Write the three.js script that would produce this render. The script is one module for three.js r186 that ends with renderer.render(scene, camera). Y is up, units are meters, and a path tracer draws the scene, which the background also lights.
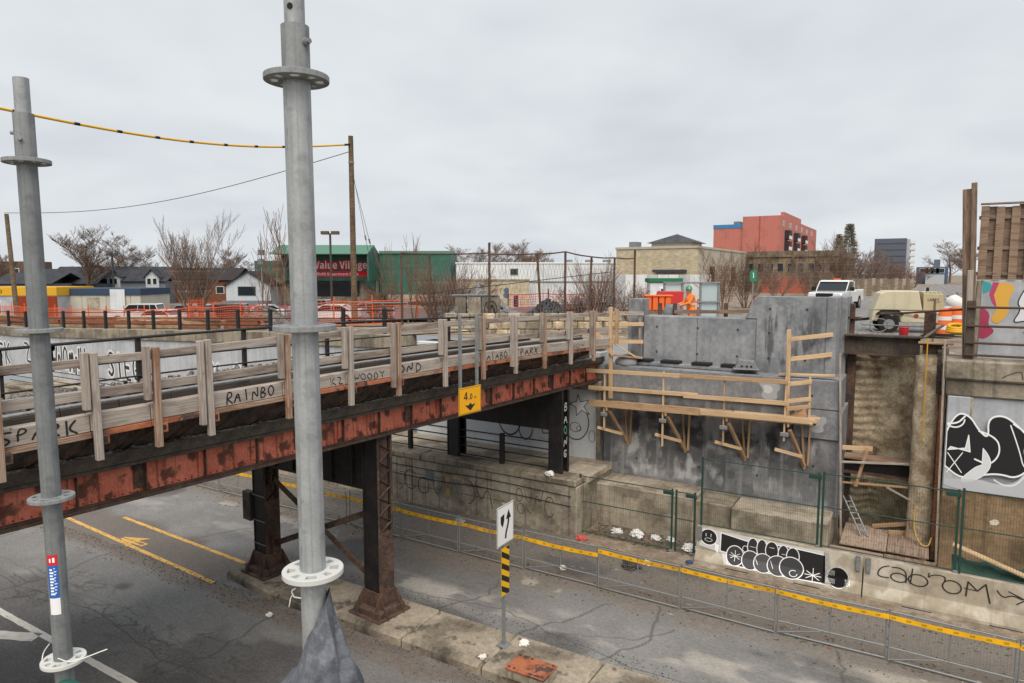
import * as THREE from 'three';
import { mergeGeometries } from 'three/addons/utils/BufferGeometryUtils.js';
import { MarchingCubes } from 'three/addons/objects/MarchingCubes.js';

// ---------- camera, sky, sun, exposure ----------
// world: x runs along the road (to the right), z = -(distance across the road), y = 0 is the road surface
const scene = new THREE.Scene();
const CAM_H = 7.73, YAW = 31 * Math.PI / 180, PITCH = Math.atan(66.5 / 683);
const camera = new THREE.PerspectiveCamera(53.13, 1024 / 683, 0.1, 6000);
camera.position.set(0, CAM_H, 0);
camera.rotation.set(-PITCH, YAW, 0, 'YXZ');
scene.add(camera);
const renderer = new THREE.WebGLRenderer({ antialias: true });
renderer.setSize(1024, 683);
renderer.toneMapping = THREE.LinearToneMapping;
renderer.toneMappingExposure = 2.2;
renderer.shadowMap.enabled = true;

// ---------- noise ----------
function rngOf(seed) { let s = (seed * 2654435761) >>> 0 || 1; return () => { s ^= s << 13; s >>>= 0; s ^= s >>> 17; s ^= s << 5; s >>>= 0; return s / 4294967296; }; }
const HASH = (() => { const r = rngOf(77), a = new Float32Array(65536); for (let i = 0; i < 65536; i++) a[i] = r(); return a; })();
function vnoise(x, y, px, py, seed) {
  const xi = Math.floor(x), yi = Math.floor(y), fx = x - xi, fy = y - yi;
  const sx = fx * fx * (3 - 2 * fx), sy = fy * fy * (3 - 2 * fy);
  const x0 = ((xi % px) + px) % px, x1 = (x0 + 1) % px, y0 = ((yi % py) + py) % py, y1 = (y0 + 1) % py;
  const h = (a, b) => HASH[(a * 7919 + b * 104729 + seed * 31337) & 65535];
  const a = h(x0, y0), b = h(x1, y0), c = h(x0, y1), d = h(x1, y1);
  return a + (b - a) * sx + (c - a) * sy + (a - b - c + d) * sx * sy;
}
function fbm(u, v, fx, fy, oct, seed = 1) {
  let s = 0, a = 0.5, n = 0;
  for (let i = 0; i < oct; i++) { s += a * vnoise(u * fx, v * fy, fx, fy, seed + i); n += a; a *= 0.5; fx *= 2; fy *= 2; }
  return s / n;
}
const clamp = (x, a = 0, b = 1) => Math.min(b, Math.max(a, x));
const sstep = (a, b, x) => { const t = clamp((x - a) / (b - a)); return t * t * (3 - 2 * t); };
const mix = (a, b, t) => a + (b - a) * t;
const mix3 = (a, b, t) => [mix(a[0], b[0], t), mix(a[1], b[1], t), mix(a[2], b[2], t)];

// ---------- sky: one even overcast layer with soft long cloud rolls ----------
{
  const W = 1024, H = 512, d = new Float32Array(W * H * 4);
  for (let j = 0; j < H; j++) for (let i = 0; i < W; i++) {
    const u = i / W, v = j / H, el = (v - 0.5) * Math.PI;         // row 0 is straight down
    const sn = Math.max(0.03, Math.sin(Math.max(el, 0.0)));
    // clouds on a plane overhead: stretched rows towards the horizon
    const az = u * Math.PI * 2, r = 1 / (sn + 0.12);
    const px = Math.cos(az) * r, py = Math.sin(az) * r;
    const c = fbm((px * 0.9 + 40) / 64, (py * 0.9 + 40) / 64, 64, 64, 5, 11), c2 = fbm((px * 2.1 + 30) / 64, (py * 2.1 + 30) / 64, 128, 128, 4, 29);
    const m = clamp((c - 0.5) * 0.3 + (c2 - 0.5) * 0.12, -0.12, 0.12);
    let k = 1 + m; if (el < 0) k = 0.5;
    const o = (j * W + i) * 4;
    d[o] = 0.330 * k * (1 + m * 0.1); d[o + 1] = 0.348 * k; d[o + 2] = 0.364 * k * (1 - m * 0.2); d[o + 3] = 1;
  }
  const t = new THREE.DataTexture(d, W, H, THREE.RGBAFormat, THREE.FloatType);
  t.mapping = THREE.EquirectangularReflectionMapping; t.magFilter = t.minFilter = THREE.LinearFilter; t.wrapS = THREE.RepeatWrapping; t.needsUpdate = true;
  scene.background = t; scene.environment = t;
}
const sun = new THREE.DirectionalLight(0xfff4e6, 1.5);
sun.position.set(14, 46, 12); sun.target.position.set(-6, 0, -18);
sun.castShadow = true; sun.shadow.radius = 90; sun.shadow.mapSize.set(2048, 2048);
Object.assign(sun.shadow.camera, { left: -60, right: 60, top: 60, bottom: -60, near: 1, far: 200 });
scene.add(sun, sun.target);

// ---------- textures ----------
function dataTex(w, h, fn, o = {}) {
  const d = new Uint8Array(w * h * 4);
  for (let j = 0; j < h; j++) for (let i = 0; i < w; i++) {
    const c = fn(i / w, j / h, i, j), k = (j * w + i) * 4;
    d[k] = clamp(c[0], 0, 255); d[k + 1] = clamp(c[1], 0, 255); d[k + 2] = clamp(c[2], 0, 255); d[k + 3] = c[3] === undefined ? 255 : c[3];
  }
  return finish(new THREE.DataTexture(d, w, h, THREE.RGBAFormat), o);
}
function finish(t, o = {}) {
  if (o.srgb !== false) t.colorSpace = THREE.SRGBColorSpace;
  t.magFilter = THREE.LinearFilter; t.minFilter = THREE.LinearMipmapLinearFilter; t.generateMipmaps = true;
  t.wrapS = t.wrapT = o.clampTo ? THREE.ClampToEdgeWrapping : THREE.RepeatWrapping;
  if (o.metres) t.repeat.set(1 / o.metres[0], 1 / o.metres[1]);
  t.needsUpdate = true; return t;
}
function canvasTex(w, h, draw, o = {}) {
  const c = document.createElement('canvas'); c.width = w; c.height = h;
  draw(c.getContext('2d'), w, h);
  const t = new THREE.CanvasTexture(c); finish(t, { clampTo: true, ...o }); return t;
}
const grey = (f) => (u, v, i, j) => { const g = f(u, v, i, j) * 255; return [g, g, g]; };
const std = (o) => new THREE.MeshStandardMaterial({ roughness: 0.9, metalness: 0, ...o });
// a mottled surface: base colour, blotches of second colour, grain, optional streaks that run down
function mottled(size, metres, base, second, o = {}) {
  const { f = 4, amount = 0.6, grain = 14, streak = 0, streakCol = second, seed = 1, lo = 0.42, hi = 0.68, third, thirdAmt = 0 } = o;
  const r = rngOf(seed + 5);
  return dataTex(size, size, (u, v) => {
    const n = fbm(u, v, f, f, 6, seed), n2 = fbm(u, v, f * 3, f * 3, 4, seed + 9);
    let c = mix3(base, second, sstep(lo, hi, n * 0.7 + n2 * 0.3) * amount);
    if (third) c = mix3(c, third, sstep(0.55, 0.7, fbm(u, v, f * 2, f * 2, 5, seed + 33)) * thirdAmt);
    if (streak) c = mix3(c, streakCol, sstep(0.5, 0.78, fbm(u, v, f * 8, Math.max(1, f >> 2), 4, seed + 20)) * streak);
    const g = (r() - 0.5) * grain * 1.3 + (n2 - 0.5) * grain * 1.8 + (fbm(u, v, f * 12, f * 12, 3, seed + 51) - 0.5) * grain * 1.8;
    return [c[0] + g, c[1] + g, c[2] + g];
  }, { metres: [metres, metres] });
}
function bumpTex(size, metres, f, oct, seed, rough = 0.3) {
  const r = rngOf(seed);
  return dataTex(size, size, grey((u, v) => fbm(u, v, f, f, oct, seed) * (1 - rough) + r() * rough), { srgb: false, metres: [metres, metres] });
}
// timber: long grain along u
function timber(base, dark, o = {}) {
  const { seed = 3, weather = 0.5, knots = 6 } = o, r = rngOf(seed), K = [];
  for (let i = 0; i < knots; i++) K.push([r(), r(), 0.006 + r() * 0.012]);
  return dataTex(512, 256, (u, v) => {
    let w = v; for (const [ku, kv, ks] of K) { const du = (u - ku), dv = (v - kv); w += 0.02 * Math.exp(-(du * du) / (ks * 0.25) - (dv * dv) / (ks * 0.15)) * Math.sign(dv); }
    const g = fbm(u, w, 3, 48, 4, seed), g2 = fbm(u, w, 12, 128, 3, seed + 4), b = fbm(u, v, 5, 5, 4, seed + 8);
    let c = mix3(base, dark, sstep(0.4, 0.75, g * 0.6 + g2 * 0.4) * 0.75 + 0.0);
    c = mix3(c, dark, sstep(0.5, 0.75, b) * weather);
    for (const [ku, kv, ks] of K) { const q = Math.hypot((u - ku) * 2, v - kv) / ks; if (q < 1.2) c = mix3(c, [dark[0] * 0.55, dark[1] * 0.5, dark[2] * 0.45], sstep(1.2, 0.6, q) * 0.8); }
    const k = (r() - 0.5) * 12; return [c[0] + k, c[1] + k, c[2] + k];
  }, { metres: [1.6, 0.4] });
}
const T = {
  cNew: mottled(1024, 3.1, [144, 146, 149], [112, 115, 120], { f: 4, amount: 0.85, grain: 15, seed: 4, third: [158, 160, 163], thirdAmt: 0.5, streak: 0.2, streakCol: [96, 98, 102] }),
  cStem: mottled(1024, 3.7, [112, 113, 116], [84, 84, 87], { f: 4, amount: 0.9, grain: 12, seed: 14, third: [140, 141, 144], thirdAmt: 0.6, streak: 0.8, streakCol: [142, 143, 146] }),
  cOld: mottled(1024, 3.3, [150, 140, 124], [98, 90, 78], { f: 4, amount: 0.9, grain: 18, seed: 24, third: [112, 112, 84], thirdAmt: 0.45, streak: 0.4, streakCol: [74, 68, 60] }),
  cTan: mottled(1024, 2.9, [168, 158, 142], [122, 112, 98], { f: 5, amount: 0.9, grain: 16, seed: 34, streak: 0.25, streakCol: [110, 101, 88], third: [186, 176, 156], thirdAmt: 0.4 }),
  cGrime: mottled(1024, 3.3, [166, 157, 142], [108, 100, 90], { f: 5, amount: 0.9, grain: 18, seed: 44, third: [112, 110, 84], thirdAmt: 0.4, streak: 0.45, streakCol: [84, 76, 68] }),
  cKerb: mottled(512, 2.1, [156, 146, 130], [104, 96, 84], { f: 4, amount: 0.9, grain: 20, seed: 45, third: [70, 65, 60], thirdAmt: 0.6 }),
  barrier: mottled(1024, 2.9, [186, 178, 164], [150, 139, 120], { f: 4, amount: 0.8, grain: 9, seed: 54, third: [120, 110, 92], thirdAmt: 0.35, streak: 0.25, streakCol: [132, 120, 98] }),
  paleWall: mottled(512, 4, [182, 185, 190], [150, 154, 160], { f: 4, amount: 0.7, grain: 8, seed: 64, streak: 0.3, streakCol: [140, 142, 146] }),
  red: mottled(1024, 2.2, [206, 118, 94], [174, 90, 68], { f: 6, amount: 0.8, grain: 16, seed: 74, third: [74, 46, 36], thirdAmt: 0.8, streak: 0.6, streakCol: [100, 54, 40], lo: 0.42 }),
  rust: mottled(512, 1.3, [94, 74, 63], [60, 49, 45], { f: 6, amount: 0.9, grain: 20, seed: 84, third: [116, 80, 60], thirdAmt: 0.45 }),
  rustLight: mottled(512, 1.1, [168, 102, 70], [122, 72, 52], { f: 5, amount: 0.8, grain: 14, seed: 85, third: [66, 56, 54], thirdAmt: 0.9 }),
  grimeSteel: mottled(512, 1.7, [92, 85, 77], [56, 51, 47], { f: 4, amount: 0.9, grain: 14, seed: 94, third: [84, 72, 58], thirdAmt: 0.6, streak: 0.3, streakCol: [78, 56, 44] }),
  black: mottled(512, 1.3, [34, 33, 34], [22, 21, 22], { f: 4, amount: 0.8, grain: 7, seed: 104, third: [60, 46, 38], thirdAmt: 0.5 }),
  galv: mottled(512, 0.42, [156, 160, 163], [138, 142, 145], { f: 8, amount: 0.8, grain: 8, seed: 114, third: [106, 108, 111], thirdAmt: 0.3, streak: 0.3, streakCol: [112, 112, 110] }),
  soil: mottled(1024, 2.4, [214, 198, 170], [150, 130, 104], { f: 7, amount: 0.95, grain: 34, seed: 124, third: [196, 182, 158], thirdAmt: 0.5 }),
  dirt: mottled(1024, 5.2, [134, 120, 104], [96, 84, 72], { f: 5, amount: 0.9, grain: 26, seed: 134, third: [152, 146, 136], thirdAmt: 0.6 }),
  gravel: mottled(512, 2.1, [140, 138, 136], [82, 80, 80], { f: 24, amount: 1, grain: 46, seed: 144 }),
  brick: dataTex(512, 512, (u, v) => { const row = Math.floor(v * 24), o = (row & 1) * 0.5, bx = (u * 8 + o) % 1, by = (v * 24) % 1; const id = HASH[(row * 131 + Math.floor(u * 8 + o) * 17) & 65535]; const m = bx < 0.03 || by < 0.1; const n = fbm(u, v, 6, 6, 5, 5) * 30 - 15; return m ? [150 + n, 142 + n, 126 + n] : [172 + id * 22 + n, 160 + id * 20 + n, 134 + id * 20 + n]; }, { metres: [3.2, 3.0] }),
  plaster: mottled(512, 5, [208, 212, 215], [186, 190, 194], { f: 4, amount: 0.6, grain: 6, seed: 154, streak: 0.25, streakCol: [176, 176, 174] }),
  roofing: mottled(512, 3, [70, 72, 78], [50, 52, 58], { f: 6, amount: 0.8, grain: 16, seed: 164 }),
  greenMetal: dataTex(512, 256, (u, v) => { const r = (u * 16) % 1, k = r < 0.16 ? 0.8 : r < 0.3 ? 1.1 : 1; const n = fbm(u, v, 5, 5, 4, 6) * 26 - 13; return [50 * k + n, 94 * k + n, 80 * k + n]; }, { metres: [4, 4] }),
  woodGrey: timber([172, 162, 153], [124, 112, 103], { seed: 3, weather: 0.5 }),
  woodGrey2: timber([156, 144, 135], [106, 92, 83], { seed: 13, weather: 0.6 }),
  woodRusty: timber([164, 142, 124], [116, 80, 60], { seed: 23, weather: 0.7 }),
  lumber: timber([204, 176, 140], [166, 134, 98], { seed: 33, weather: 0.4 }),
  lumber2: timber([184, 154, 120], [138, 106, 78], { seed: 43, weather: 0.5 }),
  brown: timber([152, 128, 108], [100, 80, 66], { seed: 53, weather: 0.6, knots: 9 }),
  brown2: timber([134, 114, 98], [88, 72, 62], { seed: 63, weather: 0.6, knots: 9 }),
  creosote: timber([78, 70, 64], [46, 41, 39], { seed: 73, weather: 0.5 }),
  lagging: timber([150, 96, 66], [104, 62, 42], { seed: 83, weather: 0.5 }),
  bark: mottled(256, 0.8, [168, 150, 138], [126, 110, 100], { f: 6, amount: 0.8, grain: 20, seed: 174 }),
  cloth: mottled(512, 0.5, [92, 96, 104], [66, 69, 76], { f: 4, amount: 0.8, grain: 14, seed: 184, third: [122, 128, 138], thirdAmt: 0.45 }),
};
const Bp = { fine: bumpTex(512, 0.6, 16, 5, 8, 0.35), mid: bumpTex(512, 2.0, 8, 6, 18, 0.25), rock: bumpTex(512, 1.6, 6, 7, 28, 0.15), wood: timber([255, 255, 255], [90, 90, 90], { seed: 91, weather: 0, knots: 0 }) };
Bp.wood.colorSpace = THREE.NoColorSpace;
const M = {
  cNew: std({ map: T.cNew, bumpMap: Bp.mid, bumpScale: 0.003 }), cStem: std({ map: T.cStem, bumpMap: Bp.mid, bumpScale: 0.004 }),
  cOld: std({ map: T.cOld, bumpMap: Bp.mid, bumpScale: 0.012 }), cTan: std({ map: T.cTan, bumpMap: Bp.mid, bumpScale: 0.008 }), cGrime: std({ map: T.cGrime, bumpMap: Bp.mid, bumpScale: 0.014 }),
  cKerb: std({ map: T.cKerb, bumpMap: Bp.mid, bumpScale: 0.012 }), barrier: std({ map: T.barrier, bumpMap: Bp.fine, bumpScale: 0.002 }), paleWall: std({ map: T.paleWall, bumpMap: Bp.mid, bumpScale: 0.004 }),
  red: std({ map: T.red, roughness: 0.75, bumpMap: Bp.fine, bumpScale: 0.002 }), rust: std({ map: T.rust, roughness: 0.92, bumpMap: Bp.fine, bumpScale: 0.003 }), rustLight: std({ map: T.rustLight, bumpMap: Bp.fine, bumpScale: 0.003 }),
  grimeSteel: std({ map: T.grimeSteel, roughness: 0.9, bumpMap: Bp.fine, bumpScale: 0.008 }), black: std({ map: T.black, roughness: 0.6, bumpMap: Bp.fine, bumpScale: 0.001 }),
  galv: std({ map: T.galv, roughness: 0.5, metalness: 0.15, bumpMap: Bp.fine, bumpScale: 0.0004 }), galvDull: std({ map: T.galv, color: 0xdcdcdc, roughness: 0.7, metalness: 0.1 }),
  soil: std({ map: T.soil, bumpMap: Bp.rock, bumpScale: 0.1 }), dirt: std({ map: T.dirt, bumpMap: Bp.rock, bumpScale: 0.03 }), gravel: std({ map: T.gravel, bumpMap: Bp.rock, bumpScale: 0.05 }),
  brick: std({ map: T.brick }), plaster: std({ map: T.plaster }), roofing: std({ map: T.roofing }), greenMetal: std({ map: T.greenMetal, roughness: 0.6 }),
  woodGrey: std({ map: T.woodGrey, bumpMap: Bp.wood, bumpScale: 0.003 }), woodGrey2: std({ map: T.woodGrey2, bumpMap: Bp.wood, bumpScale: 0.003 }), woodRusty: std({ map: T.woodRusty, bumpMap: Bp.wood, bumpScale: 0.003 }),
  lumber: std({ map: T.lumber, bumpMap: Bp.wood, bumpScale: 0.001 }), lumber2: std({ map: T.lumber2, bumpMap: Bp.wood, bumpScale: 0.001 }), brown: std({ map: T.brown, bumpMap: Bp.wood, bumpScale: 0.003 }), brown2: std({ map: T.brown2, bumpMap: Bp.wood, bumpScale: 0.003 }),
  creosote: std({ map: T.creosote, bumpMap: Bp.wood, bumpScale: 0.003 }), lagging: std({ map: T.lagging, bumpMap: Bp.wood, bumpScale: 0.002 }),
  bark: std({ map: T.bark, roughness: 1 }), cloth: std({ map: T.cloth, roughness: 0.85 }),
  rail: std({ color: 0x4a3c34, roughness: 0.5, metalness: 0.7 }), railTop: std({ color: 0xa9a6a2, roughness: 0.35, metalness: 0.9 }),
  rubber: std({ color: 0x1c1c1d, roughness: 0.95 }), darkPipe: std({ color: 0x26292c, roughness: 0.6, metalness: 0.3 }), rustPipe: std({ map: T.rust, roughness: 0.85, metalness: 0.2 }),
  greenWire: std({ color: 0x1f4038, roughness: 0.6 }), zinc: std({ color: 0x8a8e90, roughness: 0.5, metalness: 0.3 }), white: std({ color: 0xd8d8d6, roughness: 0.6 }),
  glass: new THREE.MeshPhysicalMaterial({ color: 0x20282e, roughness: 0.08, metalness: 0, specularIntensity: 1 }), yellow: std({ color: 0xd2a01a, roughness: 0.6 }),
  orangeNet: std({ color: 0xd8653c, roughness: 0.7 }), redNet: std({ color: 0xd23a3c, roughness: 0.7 }), orange: std({ color: 0xe0662a, roughness: 0.7 }), redPlastic: std({ color: 0xc02c2c, roughness: 0.5 }),
  trimWhite: std({ color: 0xd9dbdc, roughness: 0.7 }), navy: std({ color: 0x2c4058, roughness: 0.7 }), brownBrick: std({ map: T.brick, color: 0x9a6a58 }),
};

// ---------- geometry helpers ----------
const V = (x, y, b) => new THREE.Vector3(x, y, -b);
// uv in metres, projected along the main direction of each face; long pieces run their grain along u
function uvBox(g) {
  if (g.index) g = g.toNonIndexed();
  const p = g.attributes.position, n = p.count, uv = new Float32Array(n * 2), a = new THREE.Vector3(), b = new THREE.Vector3(), c = new THREE.Vector3();
  g.computeBoundingBox(); const s = g.boundingBox.getSize(new THREE.Vector3()), long = s.y > s.x && s.y > s.z ? 1 : 0;
  for (let i = 0; i < n; i += 3) {
    a.fromBufferAttribute(p, i); b.fromBufferAttribute(p, i + 1); c.fromBufferAttribute(p, i + 2);
    const nx = Math.abs((b.y - a.y) * (c.z - a.z) - (b.z - a.z) * (c.y - a.y)), ny = Math.abs((b.z - a.z) * (c.x - a.x) - (b.x - a.x) * (c.z - a.z)), nz = Math.abs((b.x - a.x) * (c.y - a.y) - (b.y - a.y) * (c.x - a.x));
    for (let k = 0; k < 3; k++) {
      const q = [a, b, c][k]; let u, v;
      if (nx >= ny && nx >= nz) { u = q.z; v = q.y; } else if (ny >= nz) { u = q.x; v = q.z; if (s.z > s.x) { u = q.z; v = q.x; } } else { u = q.x; v = q.y; }
      uv[(i + k) * 2] = u; uv[(i + k) * 2 + 1] = v;
    }
  }
  g.setAttribute('uv', new THREE.BufferAttribute(uv, 2)); return g;
}
// local uv for a piece of timber: grain along its length, its own place in the texture
function grainUV(g, axis, seed = 0) {
  if (g.index) g = g.toNonIndexed();
  const p = g.attributes.position, n = p.count, uv = new Float32Array(n * 2), ou = (seed * 0.377) % 7, ov = (seed * 0.173) % 5;
  for (let i = 0; i < n; i++) { const q = [p.getX(i), p.getY(i), p.getZ(i)], o = [0, 1, 2].filter((k) => k !== axis); uv[i * 2] = q[axis] + ou; uv[i * 2 + 1] = q[o[0]] + q[o[1]] + ov; }
  g.setAttribute('uv', new THREE.BufferAttribute(uv, 2)); return g;
}
// box with chamfered edges, 44 triangles, centred
function cbox(w, h, d, c = 0.006) {
  c = Math.min(c, w * 0.3, h * 0.3, d * 0.3);
  const X = w / 2, Y = h / 2, Z = d / 2, pos = [];
  const corner = (sx, sy, sz) => [[sx * X, sy * (Y - c), sz * (Z - c)], [sx * (X - c), sy * Y, sz * (Z - c)], [sx * (X - c), sy * (Y - c), sz * Z]];
  const K = {}; for (const sx of [-1, 1]) for (const sy of [-1, 1]) for (const sz of [-1, 1]) K[[sx, sy, sz]] = corner(sx, sy, sz);
  const ctr = new THREE.Vector3(), A = new THREE.Vector3(), Bv = new THREE.Vector3();
  const tri = (p, q, r) => { A.set(q[0] - p[0], q[1] - p[1], q[2] - p[2]); Bv.set(r[0] - p[0], r[1] - p[1], r[2] - p[2]); A.cross(Bv); ctr.set(p[0] + q[0] + r[0], p[1] + q[1] + r[1], p[2] + q[2] + r[2]); if (A.dot(ctr) < 0) pos.push(...p, ...r, ...q); else pos.push(...p, ...q, ...r); };
  const quad = (p, q, r, s) => { tri(p, q, r); tri(p, r, s); };
  for (const s of [-1, 1]) {
    quad(K[[s, -1, -1]][0], K[[s, 1, -1]][0], K[[s, 1, 1]][0], K[[s, -1, 1]][0]);
    quad(K[[-1, s, -1]][1], K[[1, s, -1]][1], K[[1, s, 1]][1], K[[-1, s, 1]][1]);
    quad(K[[-1, -1, s]][2], K[[1, -1, s]][2], K[[1, 1, s]][2], K[[-1, 1, s]][2]);
  }
  for (const s of [-1, 1]) for (const t of [-1, 1]) {
    quad(K[[-1, s, t]][1], K[[1, s, t]][1], K[[1, s, t]][2], K[[-1, s, t]][2]);
    quad(K[[s, -1, t]][0], K[[s, 1, t]][0], K[[s, 1, t]][2], K[[s, -1, t]][2]);
    quad(K[[s, t, -1]][0], K[[s, t, 1]][0], K[[s, t, 1]][1], K[[s, t, -1]][1]);
  }
  for (const k in K) tri(...K[k]);
  const g = new THREE.BufferGeometry(); g.setAttribute('position', new THREE.Float32BufferAttribute(pos, 3)); g.computeVertexNormals(); return g;
}
// box by its limits (x, y, across)
function bx(x0, x1, y0, y1, b0, b1, c = 0.008) { const g = cbox(Math.abs(x1 - x0), Math.abs(y1 - y0), Math.abs(b1 - b0), c); g.translate((x0 + x1) / 2, (y0 + y1) / 2, -(b0 + b1) / 2); return uvBox(g); }
let pieceN = 0;
// timber / bar from p to q: width across, height
function bar(p, q, w, h, c = 0.004, up) {
  const d = q.clone().sub(p), L = d.length(); d.normalize();
  let g = grainUV(cbox(L, h, w, c), 0, ++pieceN);
  const u = up ? up.clone() : Math.abs(d.y) > 0.95 ? new THREE.Vector3(0, 0, 1) : new THREE.Vector3(0, 1, 0);
  const zz = new THREE.Vector3().crossVectors(d, u).normalize(), yy = new THREE.Vector3().crossVectors(zz, d);
  g.applyMatrix4(new THREE.Matrix4().makeBasis(d, yy, zz).setPosition((p.x + q.x) / 2, (p.y + q.y) / 2, (p.z + q.z) / 2));
  return g;
}
function rod(p, q, r, seg = 6, r2 = r) {
  const d = q.clone().sub(p), L = d.length();
  const g = new THREE.CylinderGeometry(r2, r, L, seg, 1).toNonIndexed();
  g.applyMatrix4(new THREE.Matrix4().compose(p.clone().add(q).multiplyScalar(0.5), new THREE.Quaternion().setFromUnitVectors(new THREE.Vector3(0, 1, 0), d.normalize()), new THREE.Vector3(1, 1, 1)));
  return g;
}
function tubeThrough(pts, r, seg = 40, sides = 6) { return new THREE.TubeGeometry(new THREE.CatmullRomCurve3(pts), seg, r, sides).toNonIndexed(); }
// outline in (x, y) pushed along z
function prism(pts, depth, z0 = 0, bevel = 0) {
  const s = new THREE.Shape(pts.map(([x, y]) => new THREE.Vector2(x, y)));
  const g = new THREE.ExtrudeGeometry(s, { depth, bevelEnabled: bevel > 0, bevelThickness: bevel, bevelSize: bevel, bevelOffset: -bevel, bevelSegments: 2, curveSegments: 6 });
  g.translate(0, 0, z0); return uvBox(g);
}
function merge(list) {
  list = (Array.isArray(list) ? list : [list]).map((g) => { g = g.index ? g.toNonIndexed() : g; if (!g.attributes.uv) uvBox(g); for (const k of Object.keys(g.attributes)) if (!['position', 'normal', 'uv', 'color'].includes(k)) g.deleteAttribute(k); return g; });
  return list.length === 1 ? list[0] : mergeGeometries(list);
}
const used = {};
function numbered(n) { if (used[n] === undefined) { used[n] = 0; return n; } used[n]++; return n + '_' + String(used[n]).padStart(3, '0'); }
function obj(name, geos, m, parent = scene) {
  const o = new THREE.Mesh(merge(geos), m); o.name = parent === scene ? numbered(name) : name; o.castShadow = o.receiveShadow = true; parent.add(o); return o;
}
function tag(o, label, category, group) { o.userData.label = label; o.userData.category = category; if (group) o.userData.group = group; return o; }
function struct(name, geos, m, label) { const o = obj(name, geos, m); o.userData.kind = 'structure'; if (label) o.userData.label = label; return o; }
function thing(name, label, category, pos = [0, 0, 0], turn = 0, group) {
  const o = new THREE.Group(); o.name = numbered(name); scene.add(o); o.position.set(pos[0], pos[1], -pos[2]); o.rotation.y = turn; return tag(o, label, category, group);
}
function dup(root, pos, turn, label, scale) {
  const r = root.clone(); r.name = numbered(root.name.replace(/_\d+$/, '')); r.userData = { ...root.userData, label }; r.position.set(pos[0], pos[1], -pos[2]); r.rotation.y = turn; if (scale) r.scale.setScalar(scale); scene.add(r); return r;
}
const stuff = (o) => { o.userData.kind = 'stuff'; return o; };
// flat print on a vertical face: (x, y, across) of its lower left corner, its width direction, width and height
function print(name, tex, parent, p, dir, w, h, o = {}) {
  const g = new THREE.PlaneGeometry(w, h), n = new THREE.Vector3().crossVectors(dir, new THREE.Vector3(0, 1, 0)).normalize();
  g.translate(w / 2, h / 2, 0); g.applyMatrix4(new THREE.Matrix4().makeBasis(dir, new THREE.Vector3(0, 1, 0), n).setPosition(p));
  const m = new THREE.Mesh(g, std({ map: tex, transparent: true, roughness: 0.85, ...o })); m.name = name; parent.add(m); m.receiveShadow = true; return m;
}
// survey: where the line of sight through a column/row of the 1024 x 683 frame meets a plane of the site
function sight(u, v) {
  const x = (u - 512) / 683, y = -(v - 341.5) / 683, c = Math.cos(PITCH), s = Math.sin(PITCH), yy = y * c - s, zz = -c - y * s;
  return { x: x * Math.cos(YAW) + zz * Math.sin(YAW), y: yy, b: x * Math.sin(YAW) - zz * Math.cos(YAW) };
}
function onB(u, v, b) { const d = sight(u, v), t = b / d.b; return [d.x * t, CAM_H + d.y * t]; }              // plane across = b -> x, y
function onX(u, v, x) { const d = sight(u, v), t = x / d.x; return [d.b * t, CAM_H + d.y * t]; }              // plane x -> b, y
function onY(u, v, y) { const d = sight(u, v), t = (y - CAM_H) / d.y; return [d.x * t, d.b * t]; }            // level y -> x, b
function spot(u, depth) { const x = (u - 512) / 683 * depth; return [x * Math.cos(YAW) - depth * Math.sin(YAW), x * Math.sin(YAW) + depth * Math.cos(YAW)]; }   // x, b at a depth in front of the camera
const high = (v, depth) => CAM_H - (v - 275) / 683 * depth;
const gradeY = (x, b = 60) => 5.4 - clamp((-18 - x) / 30) * 0.95 - clamp((-22 - x) / 22) * clamp((b - 23) / 9) * 1.05;                                                       // upper level, falling away to the left

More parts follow.
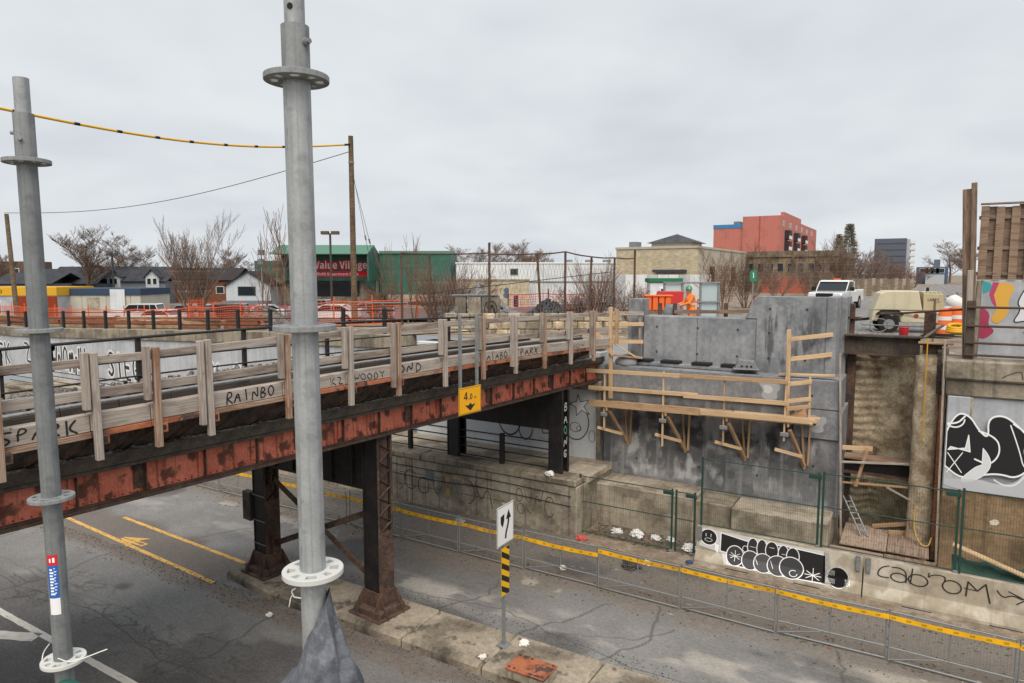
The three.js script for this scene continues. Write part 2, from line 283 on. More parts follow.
// ---------- road ----------
const ROAD = { x0: -66, x1: 14, b0: 2, b1: 18 };
const roadTex = canvasTex(2048, 1024, (ctx, W, H) => {
  const im = ctx.createImageData(W, H), d = im.data, r = rngOf(5);
  for (let j = 0; j < H; j++) for (let i = 0; i < W; i++) {
    const u = i / W, v = 1 - j / H, x = mix(ROAD.x0, ROAD.x1, u), b = mix(ROAD.b0, ROAD.b1, v);
    const n = fbm(u, v, 20, 4, 5, 3), n2 = fbm(u, v, 90, 18, 4, 13), lon = fbm(u, v, 5, 22, 4, 23), sp = r();
    let c = [122, 121, 120];
    c = mix3(c, [92, 90, 89], sstep(0.42, 0.72, n) * 0.6);
    c = mix3(c, [132, 130, 127], sstep(0.5, 0.78, lon) * 0.6);
    // resurfaced lane with a ragged edge, older patchy strip next to the white line
    const edge = 8.1 + (n - 0.5) * 1.6;
    c = mix3(c, [90, 87, 86], sstep(edge + 0.15, edge - 0.15, b) * 0.55);
    // dirt and sand collected towards the temporary fence and along the island
    const sand = sstep(13.8, 15.0, b + (n2 - 0.5) * 1.9 + (n - 0.5) * 1.6);
    c = mix3(c, mix3([122, 110, 98], [96, 88, 80], n2), sand * 0.72);
    const med = sstep(0.5, 0.1, Math.abs(b - 10.2 + (n2 - 0.5) * 0.7)); c = mix3(c, [96, 84, 74], med * 0.6);
    const eb = (n2 - 0.5) * 0.8, med2 = sstep(10.3, 10.7, b + eb) * sstep(12.1, 11.6, b + eb) * sstep(-14.6, -15.6, x + eb); c = mix3(c, mix3([112, 102, 94], [84, 76, 70], n2), med2 * 0.7);
    // worn pale streak where the old surface shows in the far lane
    const ws = sstep(0.44, 0.6, fbm(u, v, 60, 26, 4, 41)) * sstep(0.62, 0.15, Math.abs(b - 13.05 + (n - 0.5) * 0.9)); c = mix3(c, [168, 163, 155], ws * 0.75 * (x > -11 ? 1 : 0.55));
    const ws2 = sstep(0.56, 0.64, n2) * sstep(0.45, 0.1, Math.abs(b - 14.3 - (n - 0.5) * 0.7)); c = mix3(c, [176, 170, 158], ws2 * 0.55);
    const oil = sstep(0.64, 0.76, fbm(u, v, 26, 8, 4, 51)); c = mix3(c, [70, 69, 69], oil * 0.6);
    const g = (sp - 0.5) * 26 + (n2 - 0.5) * 26, k = (j * W + i) * 4;
    d[k] = clamp(c[0] + g, 0, 255); d[k + 1] = clamp(c[1] + g, 0, 255); d[k + 2] = clamp(c[2] + g, 0, 255); d[k + 3] = 255;
  }
  ctx.putImageData(im, 0, 0);
  const P = (x, b) => [(x - ROAD.x0) / (ROAD.x1 - ROAD.x0) * W, (1 - (b - ROAD.b0) / (ROAD.b1 - ROAD.b0)) * H];
  const crack = (pts, w, col) => {
    ctx.strokeStyle = col; ctx.lineWidth = w; ctx.lineJoin = 'round'; ctx.beginPath();
    let first = true;
    for (let i = 0; i < pts.length - 1; i++) for (let s = 0; s < 8; s++) {
      const t = s / 8, x = mix(pts[i][0], pts[i + 1][0], t) + (r() - 0.5) * 0.14, b = mix(pts[i][1], pts[i + 1][1], t) + (r() - 0.5) * 0.12, [px, py] = P(x, b);
      first ? ctx.moveTo(px, py) : ctx.lineTo(px, py); first = false;
    }
    ctx.stroke();
  };
  const D = 'rgba(58,56,55,0.62)', L = 'rgba(66,64,62,0.4)';
  // transverse joints across the near lanes and the far lane
  for (const x of [-38, -31, -23.5, -19.4, -12.6]) crack([[x, 6.4], [x + 0.5, 8.2], [x + 0.2, 10.3]], 1.2, D);
  for (const x of [-29, -18, -9.4, -5.3, -1.5, 4]) crack([[x, 12], [x + 0.7, 13.4], [x + 0.3, 15.2]], 1.1, D);
  crack([[-10.4, 12.5], [-8, 12.9], [-6.4, 12.5], [-4.4, 12.2], [-1, 12.4], [4, 12.1]], 1.3, D);
  crack([[-7.2, 12.2], [-6.4, 13.4], [-5.9, 14.6]], 1.1, D); crack([[-6.4, 12.6], [-4.9, 13.2], [-4.2, 14.2]], 1, D);
  // alligator cracking near the white line
  for (let k = 0; k < 90; k++) { const x = -20 + r() * 13, b = 7.3 + r() * 1.2 + (r() < 0.3 ? 0.5 : 0); crack([[x, b], [x + (r() - 0.3) * 1.3, b + (r() - 0.5) * 0.6], [x + (r() - 0.2) * 1.6, b + (r() - 0.5) * 0.9]], 0.7 + r() * 1.0, k % 3 ? L : D); }
  crack([[-24, 7.9], [-19, 7.7], [-16, 8.0], [-13, 7.6], [-9, 7.9], [-5, 7.5]], 1.5, D); crack([[-22, 8.4], [-18, 8.2], [-14, 8.5]], 1.4, L);
  for (let k = 0; k < 40; k++) { const x = -40 + r() * 46, b = 6 + r() * 9; crack([[x, b], [x + (r() - 0.5) * 2, b + (r() - 0.5)]], 0.9, L); }
  for (let k = 0; k < 260; k++) { const [px, py] = P(-30 + r() * 36, 14 + r() * 3.4); ctx.fillStyle = r() < 0.3 ? 'rgba(190,184,172,0.7)' : r() < 0.6 ? 'rgba(60,54,50,0.6)' : 'rgba(140,120,100,0.6)'; ctx.fillRect(px, py, 1 + r() * 2.5, 1 + r() * 3); }
}, {});
roadTex.wrapS = THREE.MirroredRepeatWrapping; roadTex.wrapT = THREE.ClampToEdgeWrapping;
const roadBump = bumpTex(512, 1, 32, 4, 38, 0.5);
{
  const x0 = -140, x1 = 60, b0 = 1.2, b1 = 19.2, g = new THREE.PlaneGeometry(x1 - x0, b1 - b0, 60, 10), p = g.attributes.position, uv = g.attributes.uv;
  for (let i = 0; i < p.count; i++) { const x = p.getX(i) + (x0 + x1) / 2, b = p.getY(i) + (b0 + b1) / 2; p.setXYZ(i, x, 0, -b); uv.setXY(i, (x - ROAD.x0) / (ROAD.x1 - ROAD.x0), (b - ROAD.b0) / (ROAD.b1 - ROAD.b0)); }
  g.computeVertexNormals();
  const o = new THREE.Mesh(g, std({ map: roadTex, roughness: 0.88 })); o.name = 'road'; o.userData.kind = 'structure'; o.receiveShadow = true; scene.add(o);
}
// painted markings, worn through to the asphalt
function paintTex(rgb, seed, keep) { return dataTex(256, 64, (u, v) => { const n = fbm(u, v, 24, 6, 5, seed), e = Math.min(v, 1 - v) * 8; const a = clamp((n + keep - 0.5) * 6) * clamp(e * 2 + (n - 0.4) * 2); const g = (n - 0.5) * 40; return [rgb[0] + g, rgb[1] + g, rgb[2] + g, a * 255]; }, {}); }
const paintWhite = std({ map: paintTex([214, 210, 200], 3, 0.42), transparent: true, roughness: 0.8 }), paintYellow = std({ map: paintTex([206, 162, 88], 5, 0.3), transparent: true, roughness: 0.8 });
function marking(name, p, q, w, m, y = 0.005) {
  const dx = q[0] - p[0], db = q[1] - p[1], L = Math.hypot(dx, db), n = [-db / L * w / 2, dx / L * w / 2], N = Math.max(2, Math.ceil(L / 2)), pos = [], uv = [], idx = [];
  for (let i = 0; i <= N; i++) { const t = i / N, x = p[0] + dx * t, b = p[1] + db * t; for (const s of [-1, 1]) { pos.push(x + s * n[0], y, -(b + s * n[1])); uv.push(t * L / 4, s < 0 ? 0 : 1); } if (i < N) { const a = i * 2; idx.push(a, a + 2, a + 1, a + 1, a + 2, a + 3); } }
  const g = new THREE.BufferGeometry(); g.setAttribute('position', new THREE.Float32BufferAttribute(pos, 3)); g.setAttribute('uv', new THREE.Float32BufferAttribute(uv, 2)); g.setIndex(idx); g.computeVertexNormals();
  const nn = g.attributes.normal; for (let i = 0; i < nn.count; i++) nn.setXYZ(i, 0, 1, 0);
  const o = new THREE.Mesh(g, m); o.name = numbered(name); o.userData.kind = 'structure'; o.receiveShadow = true; scene.add(o); return o;
}
marking('lane_edge_line', [-60, 7.2], [-14.6, 6.82], 0.16, paintWhite); marking('lane_edge_line', [-14.6, 6.82], [8, 6.7], 0.16, paintWhite);
marking('hatch_line', [-19, 5.3], [-15.9, 6.72], 0.34, paintWhite); marking('hatch_line', [-14.6, 5.2], [-12.2, 6.6], 0.34, paintWhite); marking('hatch_line', [-24, 5.3], [-20.6, 6.8], 0.34, paintWhite);
marking('hatch_edge_line', [-40, 5.75], [-8, 5.35], 0.14, paintWhite);
marking('centre_line', [-60, 12.6], [-23.3, 10.86], 0.13, paintYellow); marking('centre_line', [-23.3, 10.86], [-15.0, 10.32], 0.13, paintYellow);
marking('centre_line', [-60, 13.6], [-24.2, 12.0], 0.13, paintYellow); marking('centre_line', [-21.6, 11.8], [-15.2, 11.5], 0.13, paintYellow);
{ // faded arrow head between the centre lines
  const s = new THREE.Shape([[0, 0], [1.0, 0.38], [0.8, 0.12], [1.3, 0.1], [1.3, -0.1], [0.8, -0.12], [0.95, -0.34]].map(([x, y]) => new THREE.Vector2(x, y))), g = new THREE.ShapeGeometry(s); g.rotateX(-Math.PI / 2); g.translate(-20.1, 0.006, -10.82); g.rotateY(0);
  struct('painted_arrow', g, paintYellow);
}
// traffic island: kerbed slab, cast in lengths
{
  const isl = new THREE.Group(); isl.name = 'traffic_island'; isl.userData.kind = 'structure'; isl.userData.label = 'low concrete traffic island carrying the bridge columns'; scene.add(isl);
  const r = rngOf(15);
  for (let x = -15.0; x < 6; x += 2.0) {
    const g = cbox(1.985, 0.4, 1.42, 0.05); g.translate(x + 1, 0.0, -11.14);
    const p = g.attributes.position; for (let i = 0; i < p.count; i++) { const n = vnoise(p.getX(i) * 3, p.getZ(i) * 3, 999, 999, 3) - 0.5; p.setY(i, p.getY(i) + n * 0.03); if (p.getX(i) < -14.9) p.setZ(i, mix(p.getZ(i), -11.14, 0.35)); }
    g.computeVertexNormals(); const m = obj('slab', uvBox(g), M.cKerb, isl); m.rotation.set(0, 0, 0); m.position.y = (r() - 0.5) * 0.015;
  }
}

// ---------- upper level ----------
{
  const parts = [];
  const strip = (x0, x1, b0, b1, nx, nb) => {
    const pos = [], idx = [], uv = [];
    for (let j = 0; j <= nb; j++) for (let i = 0; i <= nx; i++) {
      const x = mix(x0, x1, i / nx), b = b0 + (b1 - b0) * Math.pow(j / nb, 2.4);
      const n = fbm((x + 400) / 800, (b + 400) / 800, 160, 160, 4, 7) - 0.5, f = sstep(21, 25, b);
      pos.push(x, gradeY(x, b) + n * 0.25 * f - (b < 140 ? 0 : 0.4), -b); uv.push(x, b);
      if (i < nx && j < nb) { const a = j * (nx + 1) + i; idx.push(a, a + 1, a + nx + 1, a + 1, a + nx + 2, a + nx + 1); }
    }
    const g = new THREE.BufferGeometry(); g.setAttribute('position', new THREE.Float32BufferAttribute(pos, 3)); g.setAttribute('uv', new THREE.Float32BufferAttribute(uv, 2)); g.setIndex(idx); g.computeVertexNormals(); parts.push(g.toNonIndexed());
  };
  strip(-110, -9.0, 20.75, 130, 90, 60); strip(-9.0, -2.0, 21.9, 130, 10, 60); strip(-2.0, 0.5, 22.7, 130, 5, 60); strip(0.5, 90, 21.4, 130, 60, 60);
  strip(-3000, -110, 20.75, 130, 8, 4); strip(90, 3000, 21.4, 130, 8, 4); strip(-3000, 3000, 130, 4000, 24, 12);
  struct('ground', parts, M.dirt, 'bare brown dirt and gravel at the upper level');
}
// gravel haul road beside the tracks, where the white pickup stands
{
  const pos = [], uv = [], idx = [], N = 40;
  for (let i = 0; i <= N; i++) { const b = 26 + 150 * (i / N) ** 1.6, c = -7.4 + b * 0.09, w = 4.8; for (const s of [-1, 1]) { const x = c + s * w; pos.push(x, gradeY(x) + 0.14, -b); uv.push(x, b); } if (i < N) { const a = i * 2; idx.push(a, a + 1, a + 2, a + 1, a + 3, a + 2); } }
  const g = new THREE.BufferGeometry(); g.setAttribute('position', new THREE.Float32BufferAttribute(pos, 3)); g.setAttribute('uv', new THREE.Float32BufferAttribute(uv, 2)); g.setIndex(idx); g.computeVertexNormals();
  struct('gravel_road', g.toNonIndexed(), M.gravel, 'grey gravel haul road running away beside the tracks');
}
// near bank on which the photographer's scaffold stands (below the frame)
struct('near_embankment', [bx(-60, 40, -0.2, 5.55, -30, 1.3, 0.02)], M.cOld, 'concrete bank on the near side of the road');
// parking lot asphalt on the left
{ const g = new THREE.PlaneGeometry(70, 40, 20, 6); g.rotateX(-Math.PI / 2); g.translate(-55, 0, -48); const p = g.attributes.position; for (let i = 0; i < p.count; i++) p.setY(i, gradeY(p.getX(i), -p.getZ(i)) + 0.16); struct('parking_lot', uvBox(g), std({ map: T.gravel, color: 0xb0b0b2 }), 'grey asphalt of the parking lot beyond the snow fence'); }

// ---------- lettering helpers ----------
const STICK = { S: [[[90, 12], [50, 2], [12, 22], [50, 48], [88, 72], [50, 98], [8, 86]]], P: [[[20, 100], [20, 4], [70, 4], [88, 28], [64, 52], [20, 54]]], A: [[[6, 100], [50, 2], [94, 100]], [[24, 64], [78, 62]]], R: [[[18, 100], [18, 4], [70, 4], [86, 28], [62, 50], [20, 54], [90, 100]]], K: [[[18, 2], [18, 100]], [[88, 4], [20, 56], [90, 100]]], I: [[[50, 2], [50, 98]]], N: [[[12, 100], [14, 2], [86, 98], [88, 0]]], B: [[[16, 100], [16, 4], [68, 6], [80, 26], [56, 48], [20, 50], [76, 56], [88, 78], [60, 98], [16, 98]]], O: [[[50, 2], [14, 20], [6, 56], [34, 96], [74, 92], [94, 54], [80, 14], [46, 2]]], W: [[[4, 4], [28, 98], [50, 36], [72, 98], [96, 2]]], D: [[[16, 98], [18, 2], [66, 10], [92, 48], [70, 90], [16, 98]]], Y: [[[6, 4], [48, 50], [92, 2]], [[48, 50], [44, 100]]], Z: [[[8, 6], [90, 4], [10, 94], [94, 96]]], X: [[[8, 2], [92, 98]], [[90, 2], [10, 98]]], M: [[[6, 100], [18, 4], [50, 64], [80, 4], [94, 100]]], E: [[[86, 4], [16, 6], [14, 96], [90, 96]], [[16, 50], [70, 48]]], U: [[[10, 2], [16, 80], [50, 98], [84, 80], [90, 2]]], G: [[[88, 18], [50, 2], [10, 40], [24, 90], [80, 92], [86, 56], [54, 56]]], L: [[[16, 2], [14, 96], [90, 92]]], T: [[[4, 6], [96, 4]], [[50, 6], [46, 100]]], F: [[[88, 4], [16, 6], [14, 100]], [[16, 48], [70, 46]]], C: [[[90, 16], [50, 2], [10, 44], [30, 94], [90, 88]]] };
function scrawl(text, w, h, o = {}) {
  const { color = '#1c1c1e', lw = 9, seed = 1, alpha = 0.9, under } = o;
  return canvasTex(w, h, (c) => {
    const r = rngOf(seed + 3), n = text.length, step = (w * 0.96) / n; c.clearRect(0, 0, w, h); c.lineJoin = c.lineCap = 'round';
    for (const pass of under ? [[under, lw * 2.4, 1], [color, lw, alpha]] : [[color, lw, alpha]]) {
      const q = rngOf(seed + 9); c.strokeStyle = pass[0]; c.globalAlpha = pass[2];
      for (let i = 0; i < n; i++) { const ox = w * 0.02 + step * i, oy = h * (0.1 + (q() - 0.5) * 0.1), gw = step * (0.74 + q() * 0.14), gh = h * (0.72 + q() * 0.12), sk = (q() - 0.6) * 0.25; for (const s of STICK[text[i]] || STICK.O) { c.lineWidth = pass[1] * (0.85 + q() * 0.3); c.beginPath(); const P = s.map(([x, y]) => [ox + gw * (x / 100 + sk * (0.5 - y / 100)) + (q() - 0.5) * step * 0.06, oy + gh * y / 100 + (q() - 0.5) * h * 0.05]); c.moveTo(...P[0]); for (let k = 1; k < P.length - 1; k++) c.quadraticCurveTo(P[k][0], P[k][1], (P[k][0] + P[k + 1][0]) / 2, (P[k][1] + P[k + 1][1]) / 2); c.lineTo(...P[P.length - 1]); c.stroke(); } }
    } void r;
  });
}
// hand style from strokes given in a 0..100 x 0..100 box
function strokes(w, h, list) {
  return canvasTex(w, h, (c) => {
    c.clearRect(0, 0, w, h); c.lineJoin = c.lineCap = 'round';
    for (const s of list) {
      c.beginPath(); const p = s.p; c.moveTo(p[0][0] * w / 100, p[0][1] * h / 100);
      if (s.line) for (let i = 1; i < p.length; i++) c.lineTo(p[i][0] * w / 100, p[i][1] * h / 100);
      else { for (let i = 1; i < p.length - 1; i++) { const mx = (p[i][0] + p[i + 1][0]) / 2, my = (p[i][1] + p[i + 1][1]) / 2; c.quadraticCurveTo(p[i][0] * w / 100, p[i][1] * h / 100, mx * w / 100, my * h / 100); } const q = p[p.length - 1]; c.lineTo(q[0] * w / 100, q[1] * h / 100); }
      if (s.fill) { c.closePath(); c.fillStyle = s.fill; c.fill(); }
      if (s.w) { c.strokeStyle = s.c || '#f2f2f2'; c.lineWidth = s.w; c.stroke(); }
      if (s.text) { c.font = s.text[1] + 'px sans-serif'; c.fillStyle = s.c; c.fillText(s.text[0], p[0][0] * w / 100, p[0][1] * h / 100); }
    }
  });
}
const ring = (cx, cy, rx, ry, a0 = 0, a1 = 360, n = 22) => Array.from({ length: n + 1 }, (_, i) => { const a = (a0 + (a1 - a0) * i / n) * Math.PI / 180; return [cx + rx * Math.cos(a), cy + ry * Math.sin(a)]; });
const EX = new THREE.Vector3(1, 0, 0);

// ---------- old raised sidewalk along the far side (left), its wall, railing and the old abutment ----------
const SW = 17.7, OLD_END = -8.42;
{
  const w = thing('sidewalk_wall', 'stained old concrete retaining wall of the raised sidewalk under the bridge', 'wall');
  // cast in lengths with open joints, slightly rising to the right
  for (const [a, b] of [[-44, -36.02], [-36, -28.02], [-28, -20.02], [-20, -14.62], [-14.6, OLD_END]]) obj('wall_panel', bx(a, b, -0.1, 1.52, SW, SW + 0.5, 0.03), M.cGrime, w);
  for (const [a, b] of [[-44, -32.02], [-32, -20.02], [-20, -14.22], [-14.2, OLD_END - 0.02]]) obj('coping', bx(a, b, 1.525, 1.74, SW - 0.05, SW + 0.7, 0.04), M.cOld, w);
  obj('end_return', bx(OLD_END - 0.4, OLD_END, -0.1, 1.5, SW + 0.52, 20.4, 0.03), M.cOld, w);
  obj('broken_slab_edge', bx(-9.4, OLD_END + 0.05, 1.44, 1.7, SW + 0.72, 20.3, 0.05), M.cTan, w);
  // tags drawn on the wall
  const tg = strokes(1024, 256, [
    { p: ring(16, 45, 6, 26, 40, 320), w: 6, c: '#3c3a38' }, { p: ring(28, 55, 5, 22), w: 6, c: '#3c3a38' }, { p: [[36, 20], [38, 80], [44, 60], [46, 20]], w: 6, c: '#3a3836' }, { p: [[50, 80], [55, 15], [61, 82]], w: 6, c: '#3a3836' }, { p: ring(68, 50, 5, 30, -90, 90), w: 6, c: '#3a3836' },
    { p: [[6, 30], [12, 22], [10, 70], [5, 78]], w: 5, c: '#484542' }, { p: [[74, 20], [78, 80], [84, 22], [88, 80]], w: 6, c: '#3c3a38' }, { p: [[2, 62], [98, 55]], w: 3, c: '#474441', line: 1 }, { p: [[10, 25], [90, 30]], w: 3, c: '#474441', line: 1 },
    { p: ring(50, 25, 2.2, 12), fill: '#a8803c' }, { p: ring(50, 62, 2.2, 12), fill: '#a8803c' }, { p: [[30, 12], [38, 10], [38, 40], [30, 40]], fill: 'rgba(120,132,146,0.55)', line: 1 }, { p: [[40, 20], [62, 22], [62, 78], [42, 74]], fill: 'rgba(150,146,138,0.35)', line: 1 }]);
  print('wall_tag', tg, w, V(-15.4, 0.12, SW - 0.006), EX, 4.6, 1.25);
  const tg2 = strokes(512, 256, [{ p: ring(14, 35, 7, 20), w: 6, c: '#46423e' }, { p: [[26, 15], [30, 50], [40, 52], [42, 14]], w: 6, c: '#46423e' }, { p: [[48, 60], [52, 15], [60, 55], [66, 12]], w: 6, c: '#46423e' }, { p: ring(80, 55, 10, 30, 30, 330), w: 7, c: '#403c38' }, { p: ring(18, 75, 8, 15), w: 5, c: '#4a4642' }, { p: [[30, 70], [40, 92], [46, 66]], w: 5, c: '#4a4642' }, { p: [[68, 80], [74, 96], [80, 80]], w: 5, c: '#4a4642' }]);
  print('wall_tag', tg2, w, V(-10.6, 0.3, SW - 0.006), EX, 1.6, 1.05);

  for (const [y, d] of [[1.28, 0.02], [0.98, 0.05]]) obj('cable', tubeThrough([V(-16.5, y, SW - 0.03), V(-14, y - d, SW - 0.03), V(-11.5, y + 0.02, SW - 0.03), V(-8.6, y - 0.05, SW - 0.03)], 0.012, 40, 5), M.rubber, w);
  // sidewalk surface
  struct('sidewalk', bx(-44, -9.2, 1.3, 1.6, SW + 0.7, 20.55, 0.02), M.cTan, 'raised tan concrete sidewalk passing under the bridge');
  // black pipe railing of the sidewalk
  const rl = thing('sidewalk_railing', 'black steel railing along the raised sidewalk under the bridge', 'railing');
  for (const x of [-40, -36.2, -32.4, -28.6, -24.8, -21, -18.8, -15.0, -11.26]) obj('post', bx(x - 0.07, x + 0.07, 1.6, 2.72, 18.06, 18.2, 0.01), M.black, rl);
  for (const y of [1.86, 2.14, 2.42, 2.66]) obj('rail', rod(V(-44, y, 18.13), V(-9.4, y, 18.13), 0.022, 8), M.black, rl);
}
{
  // old abutment face behind the sidewalk
  const a = thing('old_abutment', 'old graffitied concrete abutment wall behind the raised sidewalk', 'abutment');
  obj('wall', bx(-16.6, -8.95, 1.5, 5.2, 20.55, 21.6, 0.02), std({ map: T.plaster, bumpMap: Bp.mid, bumpScale: 0.004 }), a);
  obj('plinth', bx(-9.05, -8.9, 1.5, 4.6, 20.45, 20.56, 0.02), M.cOld, a);
  obj('bridge_seat', bx(-16.6, -8.85, 3.95, 4.28, 20.3, 20.54, 0.03), M.cGrime, a);
  const g1 = strokes(768, 768, [
    { p: [[4, 60], [18, 20], [42, 22], [50, 50], [36, 78], [10, 82]], fill: '#c9ccd2', w: 12, c: '#17181c' }, { p: [[50, 28], [68, 22], [86, 36], [90, 62], [76, 86], [54, 84], [46, 60]], fill: '#c4c8ce', w: 12, c: '#17181c' },
    { p: [[70, 8], [74, 20], [88, 16], [80, 28], [90, 40], [76, 34], [68, 44], [67, 30], [56, 24], [68, 20]], fill: '#e8eaee', w: 8, c: '#17181c', line: 1 }, { p: ring(66, 64, 9, 8), w: 7, c: '#17181c' }, { p: ring(72, 66, 4, 4), w: 6, c: '#17181c' }, { p: [[28, 50], [40, 56], [54, 44]], w: 9, c: '#17181c' }, { p: ring(94, 76, 5, 10), w: 6, c: '#24252a' }, { p: [[4, 90], [30, 95], [60, 92]], w: 5, c: '#a85a8a' }]);
  print('mural', g1, a, V(-11.3, 1.9, 20.54), EX, 2.2, 2.0);
  const g2 = strokes(1024, 256, [{ p: [[0, 10], [100, 14], [100, 90], [0, 86]], fill: 'rgba(206,210,216,0.9)', line: 1 }, { p: [[30, 12], [31, 60]], w: 9, c: '#c03a68' }, { p: [[40, 14], [41, 40]], w: 7, c: '#c03a68' }, { p: [[46, 14], [50, 44], [54, 16]], w: 7, c: '#b8366a' }, { p: [[12, 12], [13, 70]], w: 6, c: '#5aa0c0' }, { p: [[20, 14], [21, 66]], w: 5, c: '#5aa0c0' }, { p: ring(80, 45, 10, 36), w: 9, c: '#16171b' }, { p: ring(94, 60, 6, 26), w: 8, c: '#16171b' }, { p: [[60, 14], [66, 80], [72, 14]], w: 6, c: '#7a828c' }]);
  print('paint_runs', g2, a, V(-16.2, 1.72, 20.54), EX, 4.7, 1.7);
}

// ---------- far wing wall on the left, beyond the bridge, with its pipe fence ----------
{
  const w = thing('wing_wall', 'long pale graffitied retaining wall seen through the bridge railing', 'retaining wall');
  const topY = (x) => gradeY(x, 20) + 0.03;
  let k = 0;
  for (let x = -17; x > -64; x -= 5.2, k++) {
    const x1 = x, x0 = x - 5.19, t0 = topY(x0), t1 = topY(x1);
    obj('wall_panel', prism([[x0, 1.4], [x1, 1.4], [x1, t1 - 0.55], [x0, t0 - 0.55]], 0.5, -20.95), M.paleWall, w);
    obj('coping', prism([[x0, t0 - 0.54], [x1, t1 - 0.54], [x1, t1], [x0, t0]], 0.62, -21.0, 0.02), M.cOld, w);
  }
  const tags = [[-29.2, 'KARMA', 3, '#6c7076'], [-44.2, 'WNOMNU', 4, '#17181b'], [-38.2, 'SIEGE', 6, '#202226'], [-47.5, 'ZOLT', 8, '#3a3c40'], [-23.4, 'FYNS', 9, '#44605c'], [-53, 'RASK', 10, '#26282c']];
  for (const [x, s, seed, col] of tags) print('wall_tag', scrawl(s, 512, 192, { color: col, seed, lw: 19, under: '#d4d6d9' }), w, V(x, 2.0, 20.44), EX, 4.0, 1.7);
  print('wall_tag', strokes(256, 128, [{ p: [[5, 40], [30, 20], [70, 25], [95, 50], [70, 80], [25, 75]], fill: '#c8394c' }]), w, V(-24.6, 3.2, 20.438), EX, 1.0, 0.5);
  const f = thing('wall_top_fence', 'dark pipe fence standing on the long pale wing wall', 'fence');
  for (let x = -18.4; x > -62; x -= 2.25) { const y = topY(x); obj('post', bx(x - 0.07, x + 0.07, y - 0.02, y + 1.0, 20.66, 20.8, 0.015), M.darkPipe, f); }
  for (const dy of [0.25, 0.58, 0.9]) obj('rail', tubeThrough(Array.from({ length: 12 }, (_, i) => { const x = mix(-18, -62, i / 11); return V(x, topY(x) + dy, 20.86); }), 0.022, 40, 5), M.darkPipe, f);
  const tim = thing('timber_stack', 'orange brown timbers laid behind the dark pipe fence', 'timber');
  const r = rngOf(61);
  for (let x = -27; x > -60; x -= 3.1) for (let j = 0; j < 3; j++) { const y = gradeY(x, 22) + 0.13 + j * 0.2, xx = x + (r() - 0.5) * 0.5; obj('timber', bar(V(xx, y, 21.7 + (r() - 0.5) * 0.3 + j * 0.05), V(xx - 2.9, gradeY(xx - 2.9, 22) + 0.13 + j * 0.2, 21.7 + (r() - 0.5) * 0.3 + j * 0.05), 0.2, 0.18, 0.01), r() < 0.5 ? M.lagging : M.lumber2, tim); }
}

